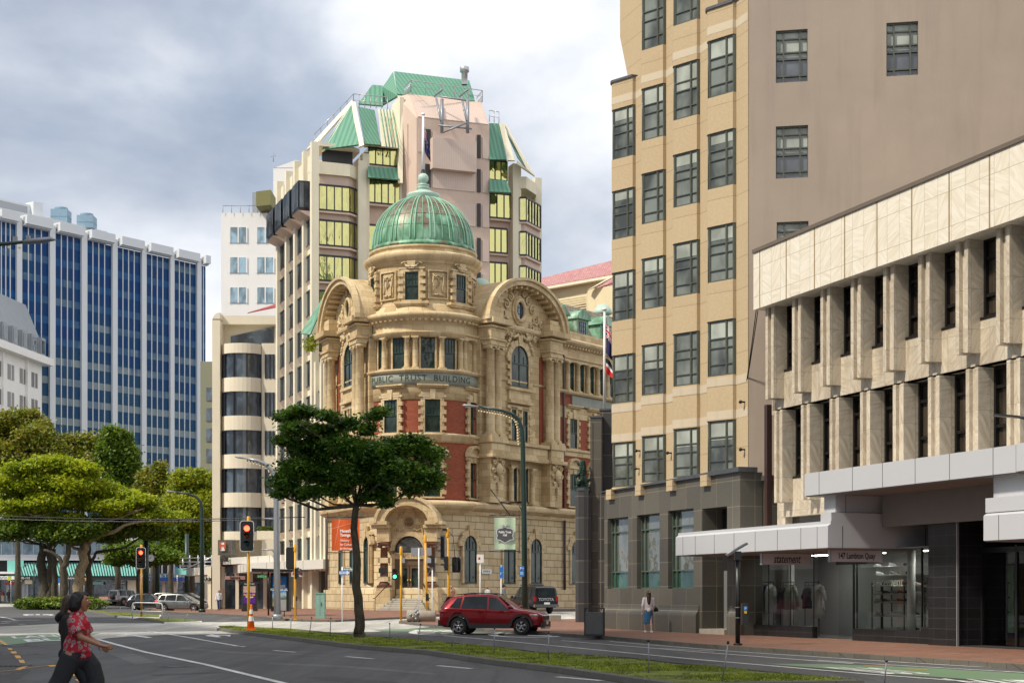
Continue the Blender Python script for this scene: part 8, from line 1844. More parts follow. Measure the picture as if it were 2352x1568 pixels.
for dx, dz in((-.42,-.14),(1.3,.36),(.1,.5),(-.28,-1.6),(.09,-.09),(-.1,.1)): m.tube([c,c+Vector((dx,0,dz))],.006,3)
m.build('star_lines',M_white,o)
t, o, w_, h_ = banner(1135.5,1184,1188,1261,104,'pale mint banner with a grey crest lettered Public Trust Hall',plain('mint_banner',(.44,.56,.40),.7,var=.05))
cr =[(-.42,-.3),(-.42,-.2),(-.38,-.12),(-.42,-.02),(-.42,.16),(-.3,.22),(-.14,.24),(0,.30),(.14,.24),(.3,.22),(.42,.16),(.42,-.02),(.38,-.12),(.42,-.2),(.42,-.3),(.26,-.32),(0,-.46),(-.26,-.32)]
for sc_, mt, y in((1.14,M_alu,-.066),(1.06,M_white,-.072),(1.0,plain('crest_grey',(.07,.07,.08),.6,var=0),-.078)):
    m = MB(); m.xz([(w_/2+x*sc_*1.25,h_/2+.02+z*sc_*1.35)for x,z in cr],y,y+.004); m.build('crest',mt,o)
m = MB(); [m.tube([(w_/2+s*(.15+.16*math.cos(q*.5)*(1-q/16)),-.075,h_/2+.48+.13*math.sin(q*.5)*(1-q/16))for q in range(13)],.02,4)for s in(-1,1)]; m.build('crest_scroll',M_alu,o)
for q, s_ in enumerate(('Public Trust','Hall')): text_mesh(s_,.2,'lettering',M_white,o,TM(w_/2,-.085,h_/2+.09-.2*q),.002,bold=.007,sx=.85)
for u, vt, vb, pl, D, lab, lean in((498,1320,1397,[(496.5,500,1318,1343,M_sblue)],None,'pole with tall blue parking signs before the barber shop',0),(508,1315,1398,[],None,'bare leaning galvanised pole right of the blue parking signs',.45),(136,1327,1375,[(133.8,138,1326,1337,M_sblue)],158,'pole with a blue sign among the island tree trunks',0),(25,1322,1382,[(18.5,25,1322,1332,plain('bus_yellow',(.5,.55,.02),.5,var=0))],205,'pole with a yellow green bus sign at the far left',0),(193,1325,1370,[(186,199,1326,1333,M_ry)],200,'pole with an orange sign behind the pale trunk',0),(407,1302,1380,[(401,408,1301,1314,M_sblue)],175,'pole with a square blue sign left of the cream canopy',0)):
    t, b, H_ = wpole(u,vb,vt,lab,D=D,lean=lean,mat=M_alu,r=.045)
    for a in pl: plate(t,b,*a)
bn = thing('bench',PX(238,HY,200),0,'pale slatted bench behind the planted island','bench'); bn.location.z = .35
for nm, bx in(('seat',(-.75,.75,-.25,.2,.42,.48)),('backrest',(-.65,.5,.2,.26,.5,.85))): m = MB(); m.box(*bx); m.build(nm,plain('pale_wood',(.42,.28,.2),.6,var=.1)if nm=='seat' else MATS['pale_wood'],bn)
for x in(-.5,.5): m = MB(); m.box(x-.06,x+.06,-.2,.2,0,.42); m.build('leg',M_alu,bn)
sc_ = thing('scaffold',PX(450,HY,163),0,'light scaffold on top of the low cream canopy','scaffold'); sc_.location.z = 0; b = sc_.location; m = MB(); P = lambda u, v, D: PX(u,v,D)-b
for u in(420,436,455,470,486): m.tube([P(u,1306,163),P(u,1274 if u!=420 else 1282,163)],.06,5)
for v in(1281,1290,1299): m.tube([P(412,v,164),P(491,v-.5,160)],.05,5)
m.tube([P(425,1307,163),P(492,1276,160)],.07,5); m.build('tubes',M_alu,sc_)
def paint(name,col,met=.3):
    m, n, b, o = newmat(name); b.inputs['Base Color'].default_value =(*col,1); b.inputs['Metallic'].default_value = met; b.inputs['Roughness'].default_value = .3; b.inputs['Coat Weight'].default_value = .5; b.inputs['Coat Roughness'].default_value = .03; return m
M_carglass = glass_dark('car_glass',(.012,.015,.016),tint=.6,spec=.35,wob=.01); M_plast = plain('car_plastic',(.022,.022,.024),.55,var=.1)
M_tail = plain('tail_lamp',(.35,.01,.01),.2,var=0); M_headl = plain('headlamp',(.55,.58,.6),.1,.4,0); M_rim = plain('alloy_rim',(.42,.42,.43),.3,.8,.05)
def car(name,label,st,wb,wr,pm,wins,side=-1,clad=True,roofrails=False,lamps=True):
    """st: stations from tail to nose (x, z floor, z belt, z roof, half width, half roof width); wins: side glass as x ranges along belt and roof"""
    t = thing(name,(0,0,0),0,label,'car'); S =[]
    for i in range(len(st)-1):
        for q in range(3): S.append([a+(b-a)*q/3 for a,b in zip(st[i],st[i+1])])
    S.append(list(st[-1]))
    def ring(s):
        x, zf, zb, zr, w_, wr_ = s; g = zr-zb
        h =[(0,zf),(w_*.80,zf),(w_*.96,zf+.10),(w_,zf+(zb-zf)*.45),(w_*.985,zb-.06),(w_*.955,zb)]
        h+=[(w_*.955+(wr_-w_*.955)*k,zb+(g-.05)*k)for k in(.5,.9)]+[(wr_*.93,zr-.012),(wr_*.5,zr),(0,zr+.005)]if g>.12 else[(w_*.93,zb+g*.4),(w_*.85,zb+g*.7),(w_*.7,zr-.005),(w_*.4,zr),(0,zr)]
        return[(x,-a,b)for a,b in h]+[(x,a,b)for a,b in h[-2:0:-1]]
    m = MB(); rings =[ring(s)for s in S]; n = len(rings[0])
    for i in range(len(rings)-1):
        for k in range(n): k2 =(k+1)%n; m.poly([rings[i][k],rings[i+1][k],rings[i+1][k2],rings[i][k2]])
    m.poly(rings[0]); m.poly(rings[-1][::-1]); body = m.build('body',pm,t); rebuild_smooth(body,32)
    bm = bmesh.new(); bm.from_mesh(body.data); bmesh.ops.recalc_face_normals(bm,faces=bm.faces[:]); bm.to_mesh(body.data); bm.free()
    W = max(s[4]for s in st)
    for wx in(-wb/2,wb/2):
        c = MB(); c.lathe([(wr+.06,-W-.2),(wr+.06,W+.2)],(0,0,0),28,cap=True); c.xf(Matrix.Translation((wx,0,wr))@Matrix.Rotation(R(90),4,'X')); co = c.build('cut',M_plast)
        bo = body.modifiers.new('b','BOOLEAN'); bo.object = co; bo.operation = 'DIFFERENCE'; bo.solver = 'EXACT'; dg = bpy.context.evaluated_depsgraph_get(); me = bpy.data.meshes.new_from_object(body.evaluated_get(dg)); body.modifiers.clear(); body.data = me; bpy.data.objects.remove(co)
    body.data.materials.clear(); body.data.materials.append(pm)
    def at_(x):
        for a, b in zip(st[:-1],st[1:]):
            if a[0]<=x<=b[0]: f =(x-a[0])/(b[0]-a[0]); return[p+(q-p)*f for p,q in zip(a,b)]
        return st[0]if x<st[0][0]else st[-1]
    def sp(x,k,s,off=.012): a = at_(x); w_ = a[4]*.955+(a[5]-a[4]*.955)*k; return(x,s*(w_+off),a[2]+(a[3]-a[2]-.05)*k)
    for s in(-1,1):
        for(b0,b1,t0,t1)in wins:
            g = MB(); nn = 6
            for q in range(nn):
                lo0, lo1, hi0, hi1 =[a+(b-a)*r/nn for a,b,r in((b0,b1,q),(b0,b1,q+1),(t0,t1,q),(t0,t1,q+1))]
                g.poly([sp(lo0,.06,s),sp(lo1,.06,s),sp(hi1,.93,s),sp(hi0,.93,s)][::-s])
            g.build('side_window',M_carglass,t)
        l = MB()
        for xx in(-wb*.06,wb*.29): l.box(xx-.006,xx+.006,s*(W*.985),s*(W+.004),st[3][1]+.18,st[3][2]-.02)
        l.build('door_seam',M_plast,t); l = MB(); [l.box(xx-.09,xx+.09,s*W*.98,s*(W+.03),st[3][2]-.14,st[3][2]-.10)for xx in(-wb*.16,wb*.19)]; l.build('door_handle',pm,t)
        mr = MB(); mr.ball((wb*.33,s*(W+.10),st[4][2]+.07),.11,10,(.7,1,.75)); mr.build('wing_mirror',pm,t)
        if clad:
            for wx in(-wb/2,wb/2):
                a = MB(); o_ = arc(wx,wr,wr+.14,0,180,14); i_ = arc(wx,wr,wr+.055,180,0,14); a.xz(o_+i_,s*(W-.05),s*(W+.018)); a.build('arch_trim',M_plast,t)
            a = MB(); a.box(-wb/2+wr+.1,wb/2-wr-.1,s*(W-.12),s*(W+.012),st[3][1]-.02,st[3][1]+.17); a.build('sill_trim',M_plast,t)
        if roofrails: a = MB(); a.tube([sp(x,1.0,s*.93,0)[:2]+(at_(x)[3]+.05,)for x in(-wb*.55,-wb*.3,0,wb*.1)],.02,6); a.build('roof_rail',M_plast,t)
    def cross(xa,xb,ka,kb,mat,nm):
        a, b = at_(xa), at_(xb); g = MB(); pa, pb = sp(xa,ka,1,0), sp(xb,kb,1,0); n_ = .015; g.poly([(pa[0]+n_*(1 if xb<xa else-1),-pa[1]*.93,a[3]*0+pa[2]+n_),(pa[0]+n_*(1 if xb<xa else-1),pa[1]*.93,pa[2]+n_),(pb[0]+n_*(1 if xb<xa else-1),pb[1]*.90,pb[2]+n_),(pb[0]+n_*(1 if xb<xa else-1),-pb[1]*.90,pb[2]+n_)]); g.build(nm,mat,t)
    for wx in(-wb/2,wb/2):
        for s in(-1,1):
            o = thing('wheel',(wx,s*(W-.13),wr)); o.parent = t; m = MB(); m.lathe([(wr*.62,-.10),(wr*.93,-.11),(wr,-.07),(wr,.07),(wr*.93,.11),(wr*.62,.10)],(0,0,0),28); m.xf(Matrix.Rotation(R(90),4,'X')); m.build('tyre',M_rubber,o)
            m = MB(); m.lathe([(wr*.66,.08),(wr*.60,.095),(wr*.56,.05)],(0,0,0),24); m.lathe([(0,.10),(wr*.16,.095),(wr*.16,.05)],(0,0,0),12)
            for k in range(5):
                for d in(-7,7): a = R(72*k+90+d); m.tube([(wr*.13*math.cos(a),wr*.13*math.sin(a),.08),(wr*.6*math.cos(a+R(d*.4)),wr*.6*math.sin(a+R(d*.4)),.075)],wr*.055,5)
            m.xf(Matrix.Rotation(R(-90)*s,4,'X')); m.build('rim',M_rim,o); m = MB(); m.lathe([(0,-.02),(wr*.6,-.02)],(0,0,0),20); m.xf(Matrix.Rotation(R(90),4,'X')); m.build('brake',M_plast,o)
    return t, at_, sp
def quad(t,nm,mat,pts): m = MB(); m.poly(pts); return m.build(nm,mat,t)
def boxp(t,nm,mat,*a): m = MB(); m.box(*a); return m.build(nm,mat,t)
P_red = paint('red_car_paint',(.23,.003,.008),.5)
st =[(-2.18,.42,.82,.86,.66,.60),(-2.12,.36,.92,1.06,.80,.64),(-1.98,.30,1.04,1.30,.865,.62),(-1.72,.28,1.06,1.50,.885,.585),(-1.0,.27,1.02,1.61,.895,.60),(-.2,.26,.99,1.62,.90,.60),(.22,.26,.97,1.565,.90,.585),(.62,.26,.955,1.34,.90,.60),(.98,.26,.955,1.06,.895,.66),(1.5,.28,.935,.985,.88,.7),(1.95,.30,.86,.90,.83,.6),(2.12,.34,.74,.80,.74,.55),(2.19,.42,.62,.66,.62,.5)]
rc, a_, sp_c = car('suv','glossy dark red SUV facing right in front of the domed building',st,2.63,.345,P_red,[(-1.70,-1.27,-1.42,-1.20),(-1.20,-.12,-1.12,-.15),(-.04,.84,-.08,.28)],roofrails=True)
quad(rc,'windscreen',M_carglass,[(1.0,-.78,1.02),(1.0,.78,1.02),(.30,.56,1.575),(.30,-.56,1.575)]); quad(rc,'rear_window',M_carglass,[(-2.145,-.6,1.05),(-2.145,.6,1.05),(-1.86,.54,1.52),(-1.86,-.54,1.52)][::-1])
for s in(-1,1):
    m = MB(); m.tube([(1.66,s*.84,.80),(1.92,s*.77,.785),(2.10,s*.62,.775)],[.03,.075,.05],8,sc=(1,.8)); m.build('headlamp',M_headl,rc); m = MB(); m.tube([(-1.78,s*.885,.93),(-2.02,s*.845,.92),(-2.14,s*.68,.90)],[.02,.06,.06],8); m.build('tail_lamp',M_tail,rc); m = MB(); m.tube([(2.12,s*.66,.36),(2.10,s*.70,.58)],.035,6); m.build('fog_lamp',M_chrome,rc)
boxp(rc,'grille',M_plast,2.08,2.20,-.52,.52,.60,.76); boxp(rc,'bumper',M_plast,2.02,2.215,-.68,.68,.30,.52); boxp(rc,'skid_plate',M_alu,2.04,2.235,-.45,.45,.24,.33); boxp(rc,'number_plate',M_white,2.2,2.225,-.18,.18,.42,.53); boxp(rc,'rear_bumper',M_plast,-2.22,-2.0,-.72,.72,.34,.58); boxp(rc,'grille_bar',M_chrome,2.18,2.21,-.54,.54,.745,.765)
rc.scale =(.965,.97,.985); p = PX(1136,HY,62.0); rc.location =(p.x,62.2,0); rc.rotation_euler =(0,0,R(-13))
P_sil = paint('silver_paint',(.17,.175,.17),.6)
st2 =[(-2.2,.40,.80,.84,.66,.6),(-2.15,.32,.93,1.12,.80,.60),(-2.0,.27,.97,1.42,.84,.60),(-1.6,.24,.98,1.56,.86,.60),(-.6,.22,.95,1.60,.87,.60),(.1,.22,.93,1.56,.87,.6),(.6,.22,.91,1.36,.87,.62),(1.15,.22,.89,1.05,.86,.66),(1.55,.24,.84,.90,.84,.66),(1.95,.28,.72,.76,.76,.6),(2.2,.36,.56,.60,.6,.5)]
mv, a_, s_ = car('people_carrier','silver people carrier driving right behind the hoop rail',st2,2.75,.32,P_sil,[(-1.95,-1.35,-1.75,-1.28),(-1.28,-.32,-1.22,-.30),(-.24,.82,-.22,.38)],clad=False); quad(mv,'windscreen',M_carglass,[(1.16,-.74,1.04),(1.16,.74,1.04),(.2,.56,1.56),(.2,-.56,1.56)])
for s in(-1,1): m = MB(); m.tube([(1.7,s*.82,.74),(2.05,s*.7,.70)],[.03,.08],8); m.build('headlamp',M_headl,mv); m = MB(); m.tube([(-2.12,s*.80,.98),(-2.18,s*.7,.98)],.09,8); m.build('tail_lamp',plain('brake_lamp',(1,.06,.04),.3,var=0,emit=1.5)if 'brake_lamp' not in MATS else MATS['brake_lamp'],mv)
D = 138; p = PX(419,HY,D); mv.location =(p.x,D,0); mv.rotation_euler =(0,0,R(-10))
P_dk = paint('navy_paint',(.010,.018,.028),.4)
dk = copy_tree(rc); dk.name = 'suv'; dk['label'] = 'dark navy SUV driving just ahead of the pale pole, left of the silver people carrier'; D = 152; p = PX(343,HY,D); dk.location =(p.x,D,0); dk.rotation_euler =(0,0,R(-6))
for c in dk.children:
    if c.data and c.data.materials[0]==P_red: c.data = c.data.copy(); c.data.materials[0] = P_dk
P_gr = paint('grey_paint',(.25,.27,.29),.5)
st3 =[(-2.25,.5,1.05,1.10,.85,.75),(-2.2,.42,1.08,1.70,.88,.72),(-2.0,.4,1.08,1.80,.90,.70),(-.8,.4,1.06,1.84,.90,.70),(.3,.4,1.05,1.80,.90,.70),(.9,.4,1.05,1.30,.90,.74),(1.1,.4,1.04,1.12,.90,.8),(2.0,.42,.98,1.03,.86,.75),(2.25,.5,.8,.85,.8,.7)]
for nm, lb_, u, D, rz, pm in(('four_wheel_drive','grey four wheel drive with a spare wheel on its back door',292,188,R(58),P_gr),('pickup_truck','dark pickup truck with a canopy, seen from behind beside the domed building',1219,104.5,R(112),paint('pickup_paint',(.012,.016,.022),.3))):
    q, a_, s_ = car(nm,lb_,st3 if nm[0]=='f' else[(x-.35 if x<0 else x,*r)for x,*r in st3],2.75,.38,pm,[(-1.95,-.95,-1.9,-.95),(-.85,.0,-.85,0),(.08,.78,.08,.38)])
    xr = -2.25 if nm[0]=='f' else-2.6
    for s in(-1,1): boxp(q,'tail_lamp',M_tail,xr-.02,xr+.1,s*.70,s*.86,.82,1.12)
    quad(q,'rear_window',M_carglass,[(xr-.02,-.66,1.16),(xr-.02,.66,1.16),(xr+.0,.60,1.66),(xr+.0,-.60,1.66)][::-1]); boxp(q,'rear_bumper',M_chrome if nm[0]=='p' else M_plast,xr-.14,xr+.1,-.85,.85,.45,.62)
    if nm[0]=='f': m = MB(); m.lathe([(.34,-.1),(.36,0),(.34,.1),(0,.12)],(0,0,0),18); m.xf(Matrix.Translation((xr-.14,.05,1.0))@Matrix.Rotation(R(-90),4,'Y')); m.build('spare_wheel',M_rubber,q); q.location =(PX(u,HY,D).x,D,.25)
    else:
        text_mesh('TOYOTA',.26,'lettering',M_alu,q,TM(xr-.03,0,.93,R(-90)),.01,bold=.01,sx=1.0); boxp(q,'number_plate',M_white,xr-.17,xr-.15,-.2,.2,.62,.75); p = PX(u,HY,D); q.location =(p.x,D,hgt(p.x,D)); boxp(q,'roof_rack',M_plast,-.6,.2,-.7,.7,1.86,1.92)
    q.rotation_euler =(0,0,rz)
for i,(u,D,rz)in enumerate(((435,168,R(-8)),(395,175,R(-8)))): q = copy_tree(mv); q['label'] =('pale parked car behind the right end of the silver people carrier','pale parked car behind the middle of the silver people carrier')[i]; p = PX(u,HY,D); q.location =(p.x,D,.12); q.rotation_euler =(0,0,rz)
def blob(name,chains,vox,mat,parent,smooth=6):
    """one continuous surface grown from tapering limbs"""
    m = MB()
    for ch in chains:
        P, r = ch[0], ch[1]; sc = ch[2]if len(ch)>2 else(1,1); m.tube(P,r,12,True,sc)
        if len(ch)<4:
            for p, q in((P[0],r[0]),(P[-1],r[-1])): m.ball(p,q*.98,10,(max(sc)*.9 if sc!=(1,1)else 1,1 if sc==(1,1)else min(sc)*.95,.9))
    o = m.build(name,mat,None,uvm=False); md = o.modifiers.new('r','REMESH'); md.mode = 'VOXEL'; md.voxel_size = vox; s = o.modifiers.new('s','SMOOTH'); s.factor = .5; s.iterations = smooth
    dg = bpy.context.evaluated_depsgraph_get(); me = bpy.data.meshes.new_from_object(o.evaluated_get(dg)); bpy.data.objects.remove(o); me.name = name; me.materials.clear(); me.materials.append(mat); me.polygons.foreach_set('use_smooth',[True]*len(me.polygons))
    o = bpy.data.objects.new(name,me); COL.objects.link(o); o.parent = parent; return o
M_skin = plain('skin',(.30,.145,.085),.5,var=.06); M_skin2 = plain('fair_skin',(.50,.27,.19),.5,var=.06); M_hairb = plain('black_hair',(.006,.005,.006),.6,var=.3,scale=20); M_hairbr = plain('brown_hair',(.045,.020,.010),.45,var=.4,scale=20); M_denim = plain('dark_denim',(.018,.020,.026),.85,var=.4,scale=5,bumps=.3)
def V3(a): return[Vector(p)for p in a]
def hand(wr_,d,pr,r=.0085,s=1.0,side=1):
    """palm and five unequal curled fingers; d = pointing direction, pr = knuckle spread direction"""
    d, pr = Vector(d).normalized(), Vector(pr).normalized(); n = d.cross(pr)*side; c =[([wr_,wr_+d*.05*s,wr_+d*.085*s],[.024*s,.032*s,.028*s],(1.15,.6))]
    for k,(L,o_)in enumerate(((.068,-.030),(.078,-.010),(.073,.010),(.056,.029))): b = wr_+d*.085*s+pr*o_*s; c.append(([b,b+(d*.95+n*.25)*L*.45*s,b+(d*1.4+n*.9)*L*.5*s,b+(d*1.35+n*1.7)*L*.5*s],[r*s,r*.95*s,r*.85*s,r*.7*s]))
    b = wr_+d*.03*s-pr*.03*s; c.append(([b,b+(d*.5-pr*.7+n*.3)*.035*s,b+(d*1.2-pr*.8+n*.7)*.038*s],[r*1.25*s,r*1.1*s,r*.85*s])); return c
def face(t,hc,r,skin,lip=True):
    """features looking along local +x; hc = head centre"""
    m = MB(); [m.ball(hc+Vector((r*.80,s*r*.36,r*.10)),r*.11,8)for s in(-1,1)]; m.build('eye',M_white,t); m = MB(); [m.ball(hc+Vector((r*.86,s*r*.38,r*.10)),r*.07,6)for s in(-1,1)]; m.build('iris',M_black,t)
    m = MB(); [m.tube([hc+Vector((r*.86,s*r*.16,r*.33)),hc+Vector((r*.88,s*r*.38,r*.38)),hc+Vector((r*.70,s*r*.62,r*.30))],r*.045,5)for s in(-1,1)]; m.build('eyebrow',M_hairb,t)
    m = MB(); m.tube([hc+Vector((r*.84,-r*.24,-r*.62)),hc+Vector((r*.98,0,-r*.58)),hc+Vector((r*.84,r*.24,-r*.62))],r*.085,6); m.build('lips',plain('lips',(.22,.04,.035),.4,var=0)if 'lips' not in MATS else MATS['lips'],t)
def head_ch(hc,r,f=Vector((1,0,0))):
    z = Vector((0,0,1)); s = Vector((-f.y,f.x,0)); return[([hc+z*r*.30-f*r*.12,hc+z*r*.25-f*.1*r],[r*.98,r*.98],(1,1)),([hc+z*r*.1+f*r*.15,hc-z*r*.5+f*r*.25,hc-z*r*.95+f*r*.38],[r*.82,r*.66,r*.40]),([hc+f*r*.86+z*r*.12,hc+f*r*1.12-z*r*.22,hc+f*r*.9-z*r*.3],[r*.10,r*.15,r*.1])]+[([hc+s*q*r*.92-z*r*.12,hc+s*q*r*.92+z*r*.15],[r*.13,r*.15])for q in(-1,1)]
D = 19.0; k = D/F; u0 = 196; base = PX(u0,HY,D); wm = thing('person',(base.x,D,0),0,'woman in a red paisley blouse and dark wide jeans striding across the road','person')
def Q(px,py,y=0): return Vector(((px*.1468+86.1-u0)*k,y,(HY-(1337.9+py*.1468))*k+EYE))
hc = Q(690,285,0); hr = .098
sh =(Q(600,560,-.15),Q(620,560,.15)); el, wr1 = Q(765,840,-.25), Q(1065,965,-.24); el2, wr2 = Q(700,850,.24), Q(885,955,.22)
ch = head_ch(hc,hr)+[([Q(650,420),Q(650,470),Q(625,520)],[.054,.052,.062]),([Q(625,540),Q(640,700),Q(640,860),Q(610,1060),Q(615,1150)],[.10,.12,.112,.08,.08],(1.2,.85)),([sh[0],el,wr1],[.052,.042,.025]),([sh[1],el2,wr2],[.05,.042,.025])]+hand(wr1,(1,0,-.18),(.18,0,1),side=-1)+hand(wr2,(.75,0,-.65),(.65,0,.75),side=-1)
hipn, hipf = Q(565,1130,-.09), Q(660,1130,.09); kn, kf = Q(395,1500,-.10), Q(850,1520,.10); an, af = Q(120,2030,-.10), Q(905,2120,.10)
ch+=[([hipn,kn,an],[.095,.06,.042]),([hipf,kf,af],[.095,.06,.042])]; bd = blob('body',ch,.0085,M_skin,wm,4); face(wm,hc,hr,M_skin)
blob('jeans',[([Q(600,1085),Q(620,1170)],[.145,.145],(1.2,.9)),([hipn,(hipn+kn)/2,kn,(kn+an)/2,an+Vector((0,0,.02))],[.128,.122,.112,.118,.125],(.85,1),1),([hipf,(hipf+kf)/2+Vector((.05,0,0)),kf+Vector((.02,0,0)),(kf+af)/2,af+Vector((0,0,.03))],[.125,.12,.112,.12,.13],(.85,1),1)],.012,M_denim,wm)
def paisley():
    m, n, b, o = newmat('paisley_cloth'); oc = objout(n); d = mapping(n,oc,(17,17,15)); v = N(n,'ShaderNodeTexVoronoi'); n.links.new(d,v.inputs['Vector']); v.inputs['Scale'].default_value = 1; nz = noise(n,oc,14,3,.5)
    f = mathn(n,'ADD',v.outputs['Distance'],mathn(n,'MULTIPLY',mathn(n,'SUBTRACT',nz,.5),.55)); c = ramp(n,f,[(.0,(.12,.05,.08)),(.14,(.16,.09,.11)),(.16,(.40,.31,.31)),(.24,(.36,.27,.28)),(.26,(.20,.07,.09)),(.36,(.18,.06,.08)),(.38,(.42,.30,.30)),(.45,(.36,.22,.23)),(.47,(.36,.004,.022))]); c.node.color_ramp.interpolation = 'CONSTANT'
    n.links.new(c,b.inputs['Base Color']); b.inputs['Roughness'].default_value = .75; return m
M_pais = paisley()
blob('blouse',[([Q(620,530),Q(650,640),Q(655,740),Q(650,860),Q(630,980),Q(640,1090)],[.105,.142,.138,.128,.152,.162],(1.12,.95)),([Q(590,900),Q(540,1000),Q(520,1060)],[.12,.115,.10]),([Q(700,1000),Q(740,1120)],[.11,.07]),([sh[0]+Vector((0,0,.01)),sh[0].lerp(el,.45),sh[0].lerp(el,.82)],[.078,.088,.098],(1,1),1),([sh[1]+Vector((0,0,.01)),sh[1].lerp(el2,.8)],[.078,.10],(1,1),1)],.010,M_pais,wm)
blob('hair',[([Q(660,235),Q(625,300)],[.098,.098]),([Q(640,210),Q(590,300),Q(580,390),Q(610,440)],[.075,.085,.085,.05],(1.5,1)),([Q(690,185),Q(725,205)],[.05,.03],(2.1,.8))]+[([Q(700,210,s*.05),Q(665,290,s*.072),Q(640,400,s*.06)],[.045,.04,.035])for s in(-1,1)]+[([Q(600,400),Q(610,430)],[.06,.05])],.009,M_hairb,wm)
m = MB(); [m.tube([a_+Vector((-.04,0,-.05)),a_+Vector((.06,0,-.06)),a_+Vector((.19,0,-.075))],[.05,.05,.035],10,sc=(.9,.6))for a_ in(Vector((an.x,an.y,.12)),Vector((af.x,af.y,.11)))]; m.build('shoe',M_black,wm)
m = MB(); r_ = wr1+Vector((.125,0,-.035)); m.lathe([(.0105,-.003),(.0105,.003)],(0,0,0),10); m.xf(Matrix.Translation(r_)@Matrix.Rotation(R(80),4,'Y')); m.build('ring',plain('gold',(.8,.5,.15),.2,1,0),wm)
def person(loc,rz,h,label,skin,hairm,top,bottom,hair='short',topk='shirt',botk='trousers',stride=.15,arm=.1,vox=.014,shoes=M_black,lift=None):
    t = thing('person',loc,rz,label,'person'); s = h/1.75; P = lambda x, y, z: Vector((x,y,z))*s; r = .098*s; hc = P(.02,0,1.63)
    S, E, Wr, H, K, A ={},{},{},{},{},{}
    for i, q in enumerate((-1,1)):
        sw = stride*(1 if i else-1); aw = arm*(-1 if i else 1)
        S[q], E[q], Wr[q] = P(0,q*.18,1.42), P(-.02+aw*.4,q*.25,1.13), P(.08+aw,q*.23,.90)
        if lift: E[q] = P(.06,q*.26,1.14); Wr[q] = P(.24,q*.10,lift)
        H[q], K[q], A[q] = P(0,q*.09,.90), P(sw*.6+.02,q*.095,.49), P(sw-.02,q*.09,.09)
    ch = head_ch(hc,r)+[([P(0,0,1.53),P(-.01,0,1.44)],[.056*s,.06*s]),([P(0,0,1.40),P(0,0,1.2),P(0,0,1.05),P(0,0,.93)],[.115*s,.125*s,.11*s,.125*s],(1.35,.8))]
    for q in(-1,1): ch+=[([S[q],E[q],Wr[q]],[.052*s,.040*s,.026*s]),([H[q],K[q],A[q]],[.085*s,.056*s,.038*s])]+hand(Wr[q],(.25,0,-1)if not lift else(.8,0,.5),(1,0,.25)if not lift else(0,1,0),.0095,s,-q)
    blob('body',ch,vox*s,skin,t,3); face(t,hc,r,skin)
    if top: blob(topk,[([P(0,0,1.42),P(0,0,1.2),P(0,0,1.02),P(0,0,.93)],[.13*s,.145*s,.135*s,.14*s],(1.42,.85))]+[([S[q],E[q],Wr[q]-(Wr[q]-E[q])*.12],[.078*s,.062*s,.048*s])for q in(-1,1)],.016*s,top,t)
    if botk=='skirt': blob('skirt',[([P(0,0,.98),P(0,0,.8),P(0,0,.55),P(.02,0,.38)],[.125*s,.165*s,.165*s,.18*s],(1.2,.85),1)],.016*s,bottom,t)
    else: blob(botk,[([P(0,0,.96),P(0,0,.88)],[.13*s,.13*s],(1.35,.9))]+[([H[q],K[q],A[q]+Vector((0,0,.03))],[.105*s,.08*s,.065*s])for q in(-1,1)],.016*s,bottom,t)
    hp =[([hc+P(-.03,0,.045),hc+P(-.05,0,.0)],[r*1.02,r*.98])]
    if hair=='long': hp+=[([hc+P(-.06,0,.02),hc+P(-.11,0,-.15),hc+P(-.14,0,-.38),hc+P(-.12,.0,-.48)],[.09*s,.085*s,.06*s,.02*s],(1.2,.7))]
    if hair=='cap': hp =[([hc+P(-.01,0,.07),hc+P(-.02,0,.03)],[r*1.06,r*1.04]),([hc+P(.08,0,.05),hc+P(.17,0,.035)],[.06*s,.03*s],(1.3,.3))]
    blob('cap' if hair=='cap' else 'hair',hp,.012*s,hairm,t)
    m = MB(); [m.tube([A[q]+P(-.05,0,-.05),A[q]+P(.05,0,-.055),A[q]+P(.17,0,-.06)],[.045*s,.045*s,.03*s],8)for q in(-1,1)]; m.build('shoe',shoes,t); return t
M_bkc = plain('black_cloth',(.012,.012,.014),.9,var=.3); p = PX(161,HY,19.8)
hd = person((p.x,19.8,0),0,1.60,'person in a black hoodie with brown hair walking beyond the woman in red',M_skin2,M_hairbr,M_bkc,M_denim,'long','hoodie',stride=.34,arm=.16,vox=.011)
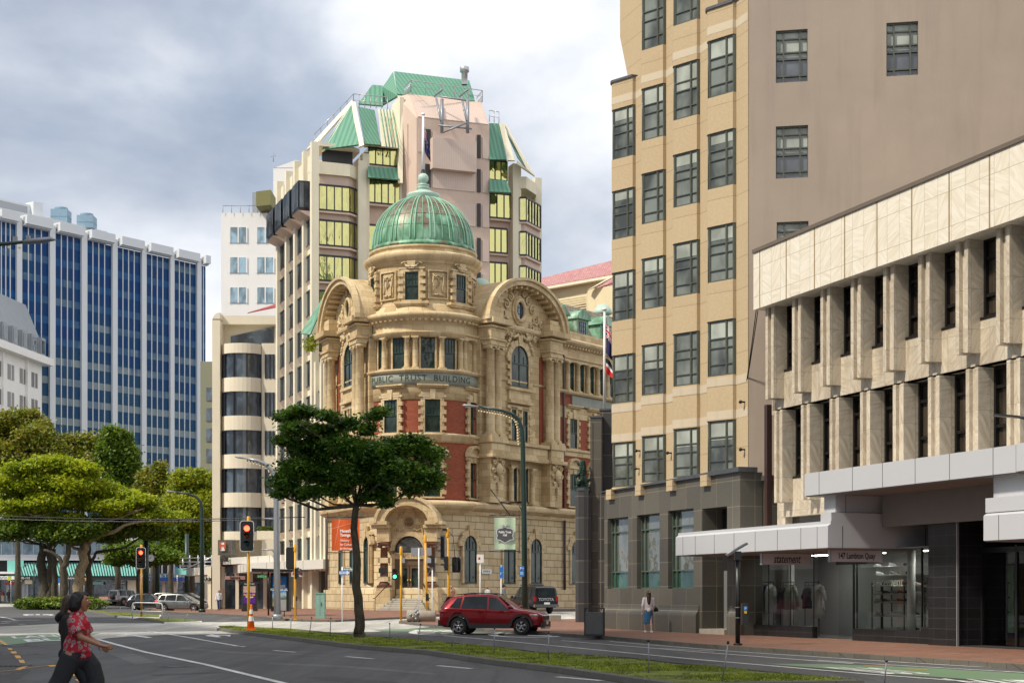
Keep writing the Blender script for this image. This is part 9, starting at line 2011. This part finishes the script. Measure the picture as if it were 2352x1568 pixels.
blob('hood',[([Vector((-.07,-.10,1.35)),Vector((-.13,0,1.31)),Vector((-.07,.10,1.35))],[.055,.07,.055])],.012,M_bkc,hd)
b = G(1489,1451,FP); w2 = person(b,R(100),1.60,'woman in a white jumper and blue skirt seen from behind by the granite base',M_skin2,M_hairbr,plain('cream_knit',(.66,.60,.60),.9,var=.1,scale=12),plain('blue_denim_skirt',(.035,.12,.24),.85,var=.3,scale=4),'long','jumper','skirt',.18,.05,shoes=M_white)
m = MB(); m.tube([(.02,-.30,.95),(.02,-.33,.80)],[.06,.10],8,sc=(1,.5)); m.tube([(0,-.16,1.38),(.0,-.30,.95)],.012,5); m.build('handbag',M_bkc,w2)
def far(u,D,rz,h,*a,dz=FP,**k): p = PX(u,HY,D); return person((p.x,D,hgt(p.x,D)+dz),rz,h,*a,vox=.02,**k)
M_sand = plain('sand_hair',(.25,.12,.04),.6,var=.3,scale=20); M_gy = plain('grey_cloth',(.10,.11,.12),.9,var=.2)
far(1037,96,R(-80),1.80,'bare shouldered man standing behind the tail of the red car',plain('tan_skin',(.32,.15,.085),.5,var=.1),M_sand,None,M_gy,lift=1.15)
far(1120,100,R(30),1.75,'man with short sandy hair in pale grey behind the red car roof',M_skin2,M_sand,plain('pale_cloth',(.42,.45,.47),.9),M_gy)
far(1156,98,R(25),1.80,'man in a black cap and grey hooded top behind the red car windscreen',M_skin2,M_bkc,M_gy,M_bkc,'cap','hooded_top')
far(508-5,141,R(-90),1.78,'man in a white shirt and blue jeans on the footpath by the barber shop',M_skin,M_hairb,plain('white_shirt',(.62,.62,.66),.9,var=.05),plain('blue_jeans',(.04,.08,.16),.9,var=.2),dz=.12)
for i,(u,tp,bt)in enumerate(((6,plain('maroon_top',(.07,.015,.02),.9),plain('khaki',(.30,.22,.13),.9)),(19.5,M_bkc,M_bkc))): far(u,222,R(100),1.72,('shopper in a maroon top and khaki trousers at the far left','shopper all in black at the far left beside the one in maroon')[i],M_skin,M_hairb,tp,bt,dz=.42)
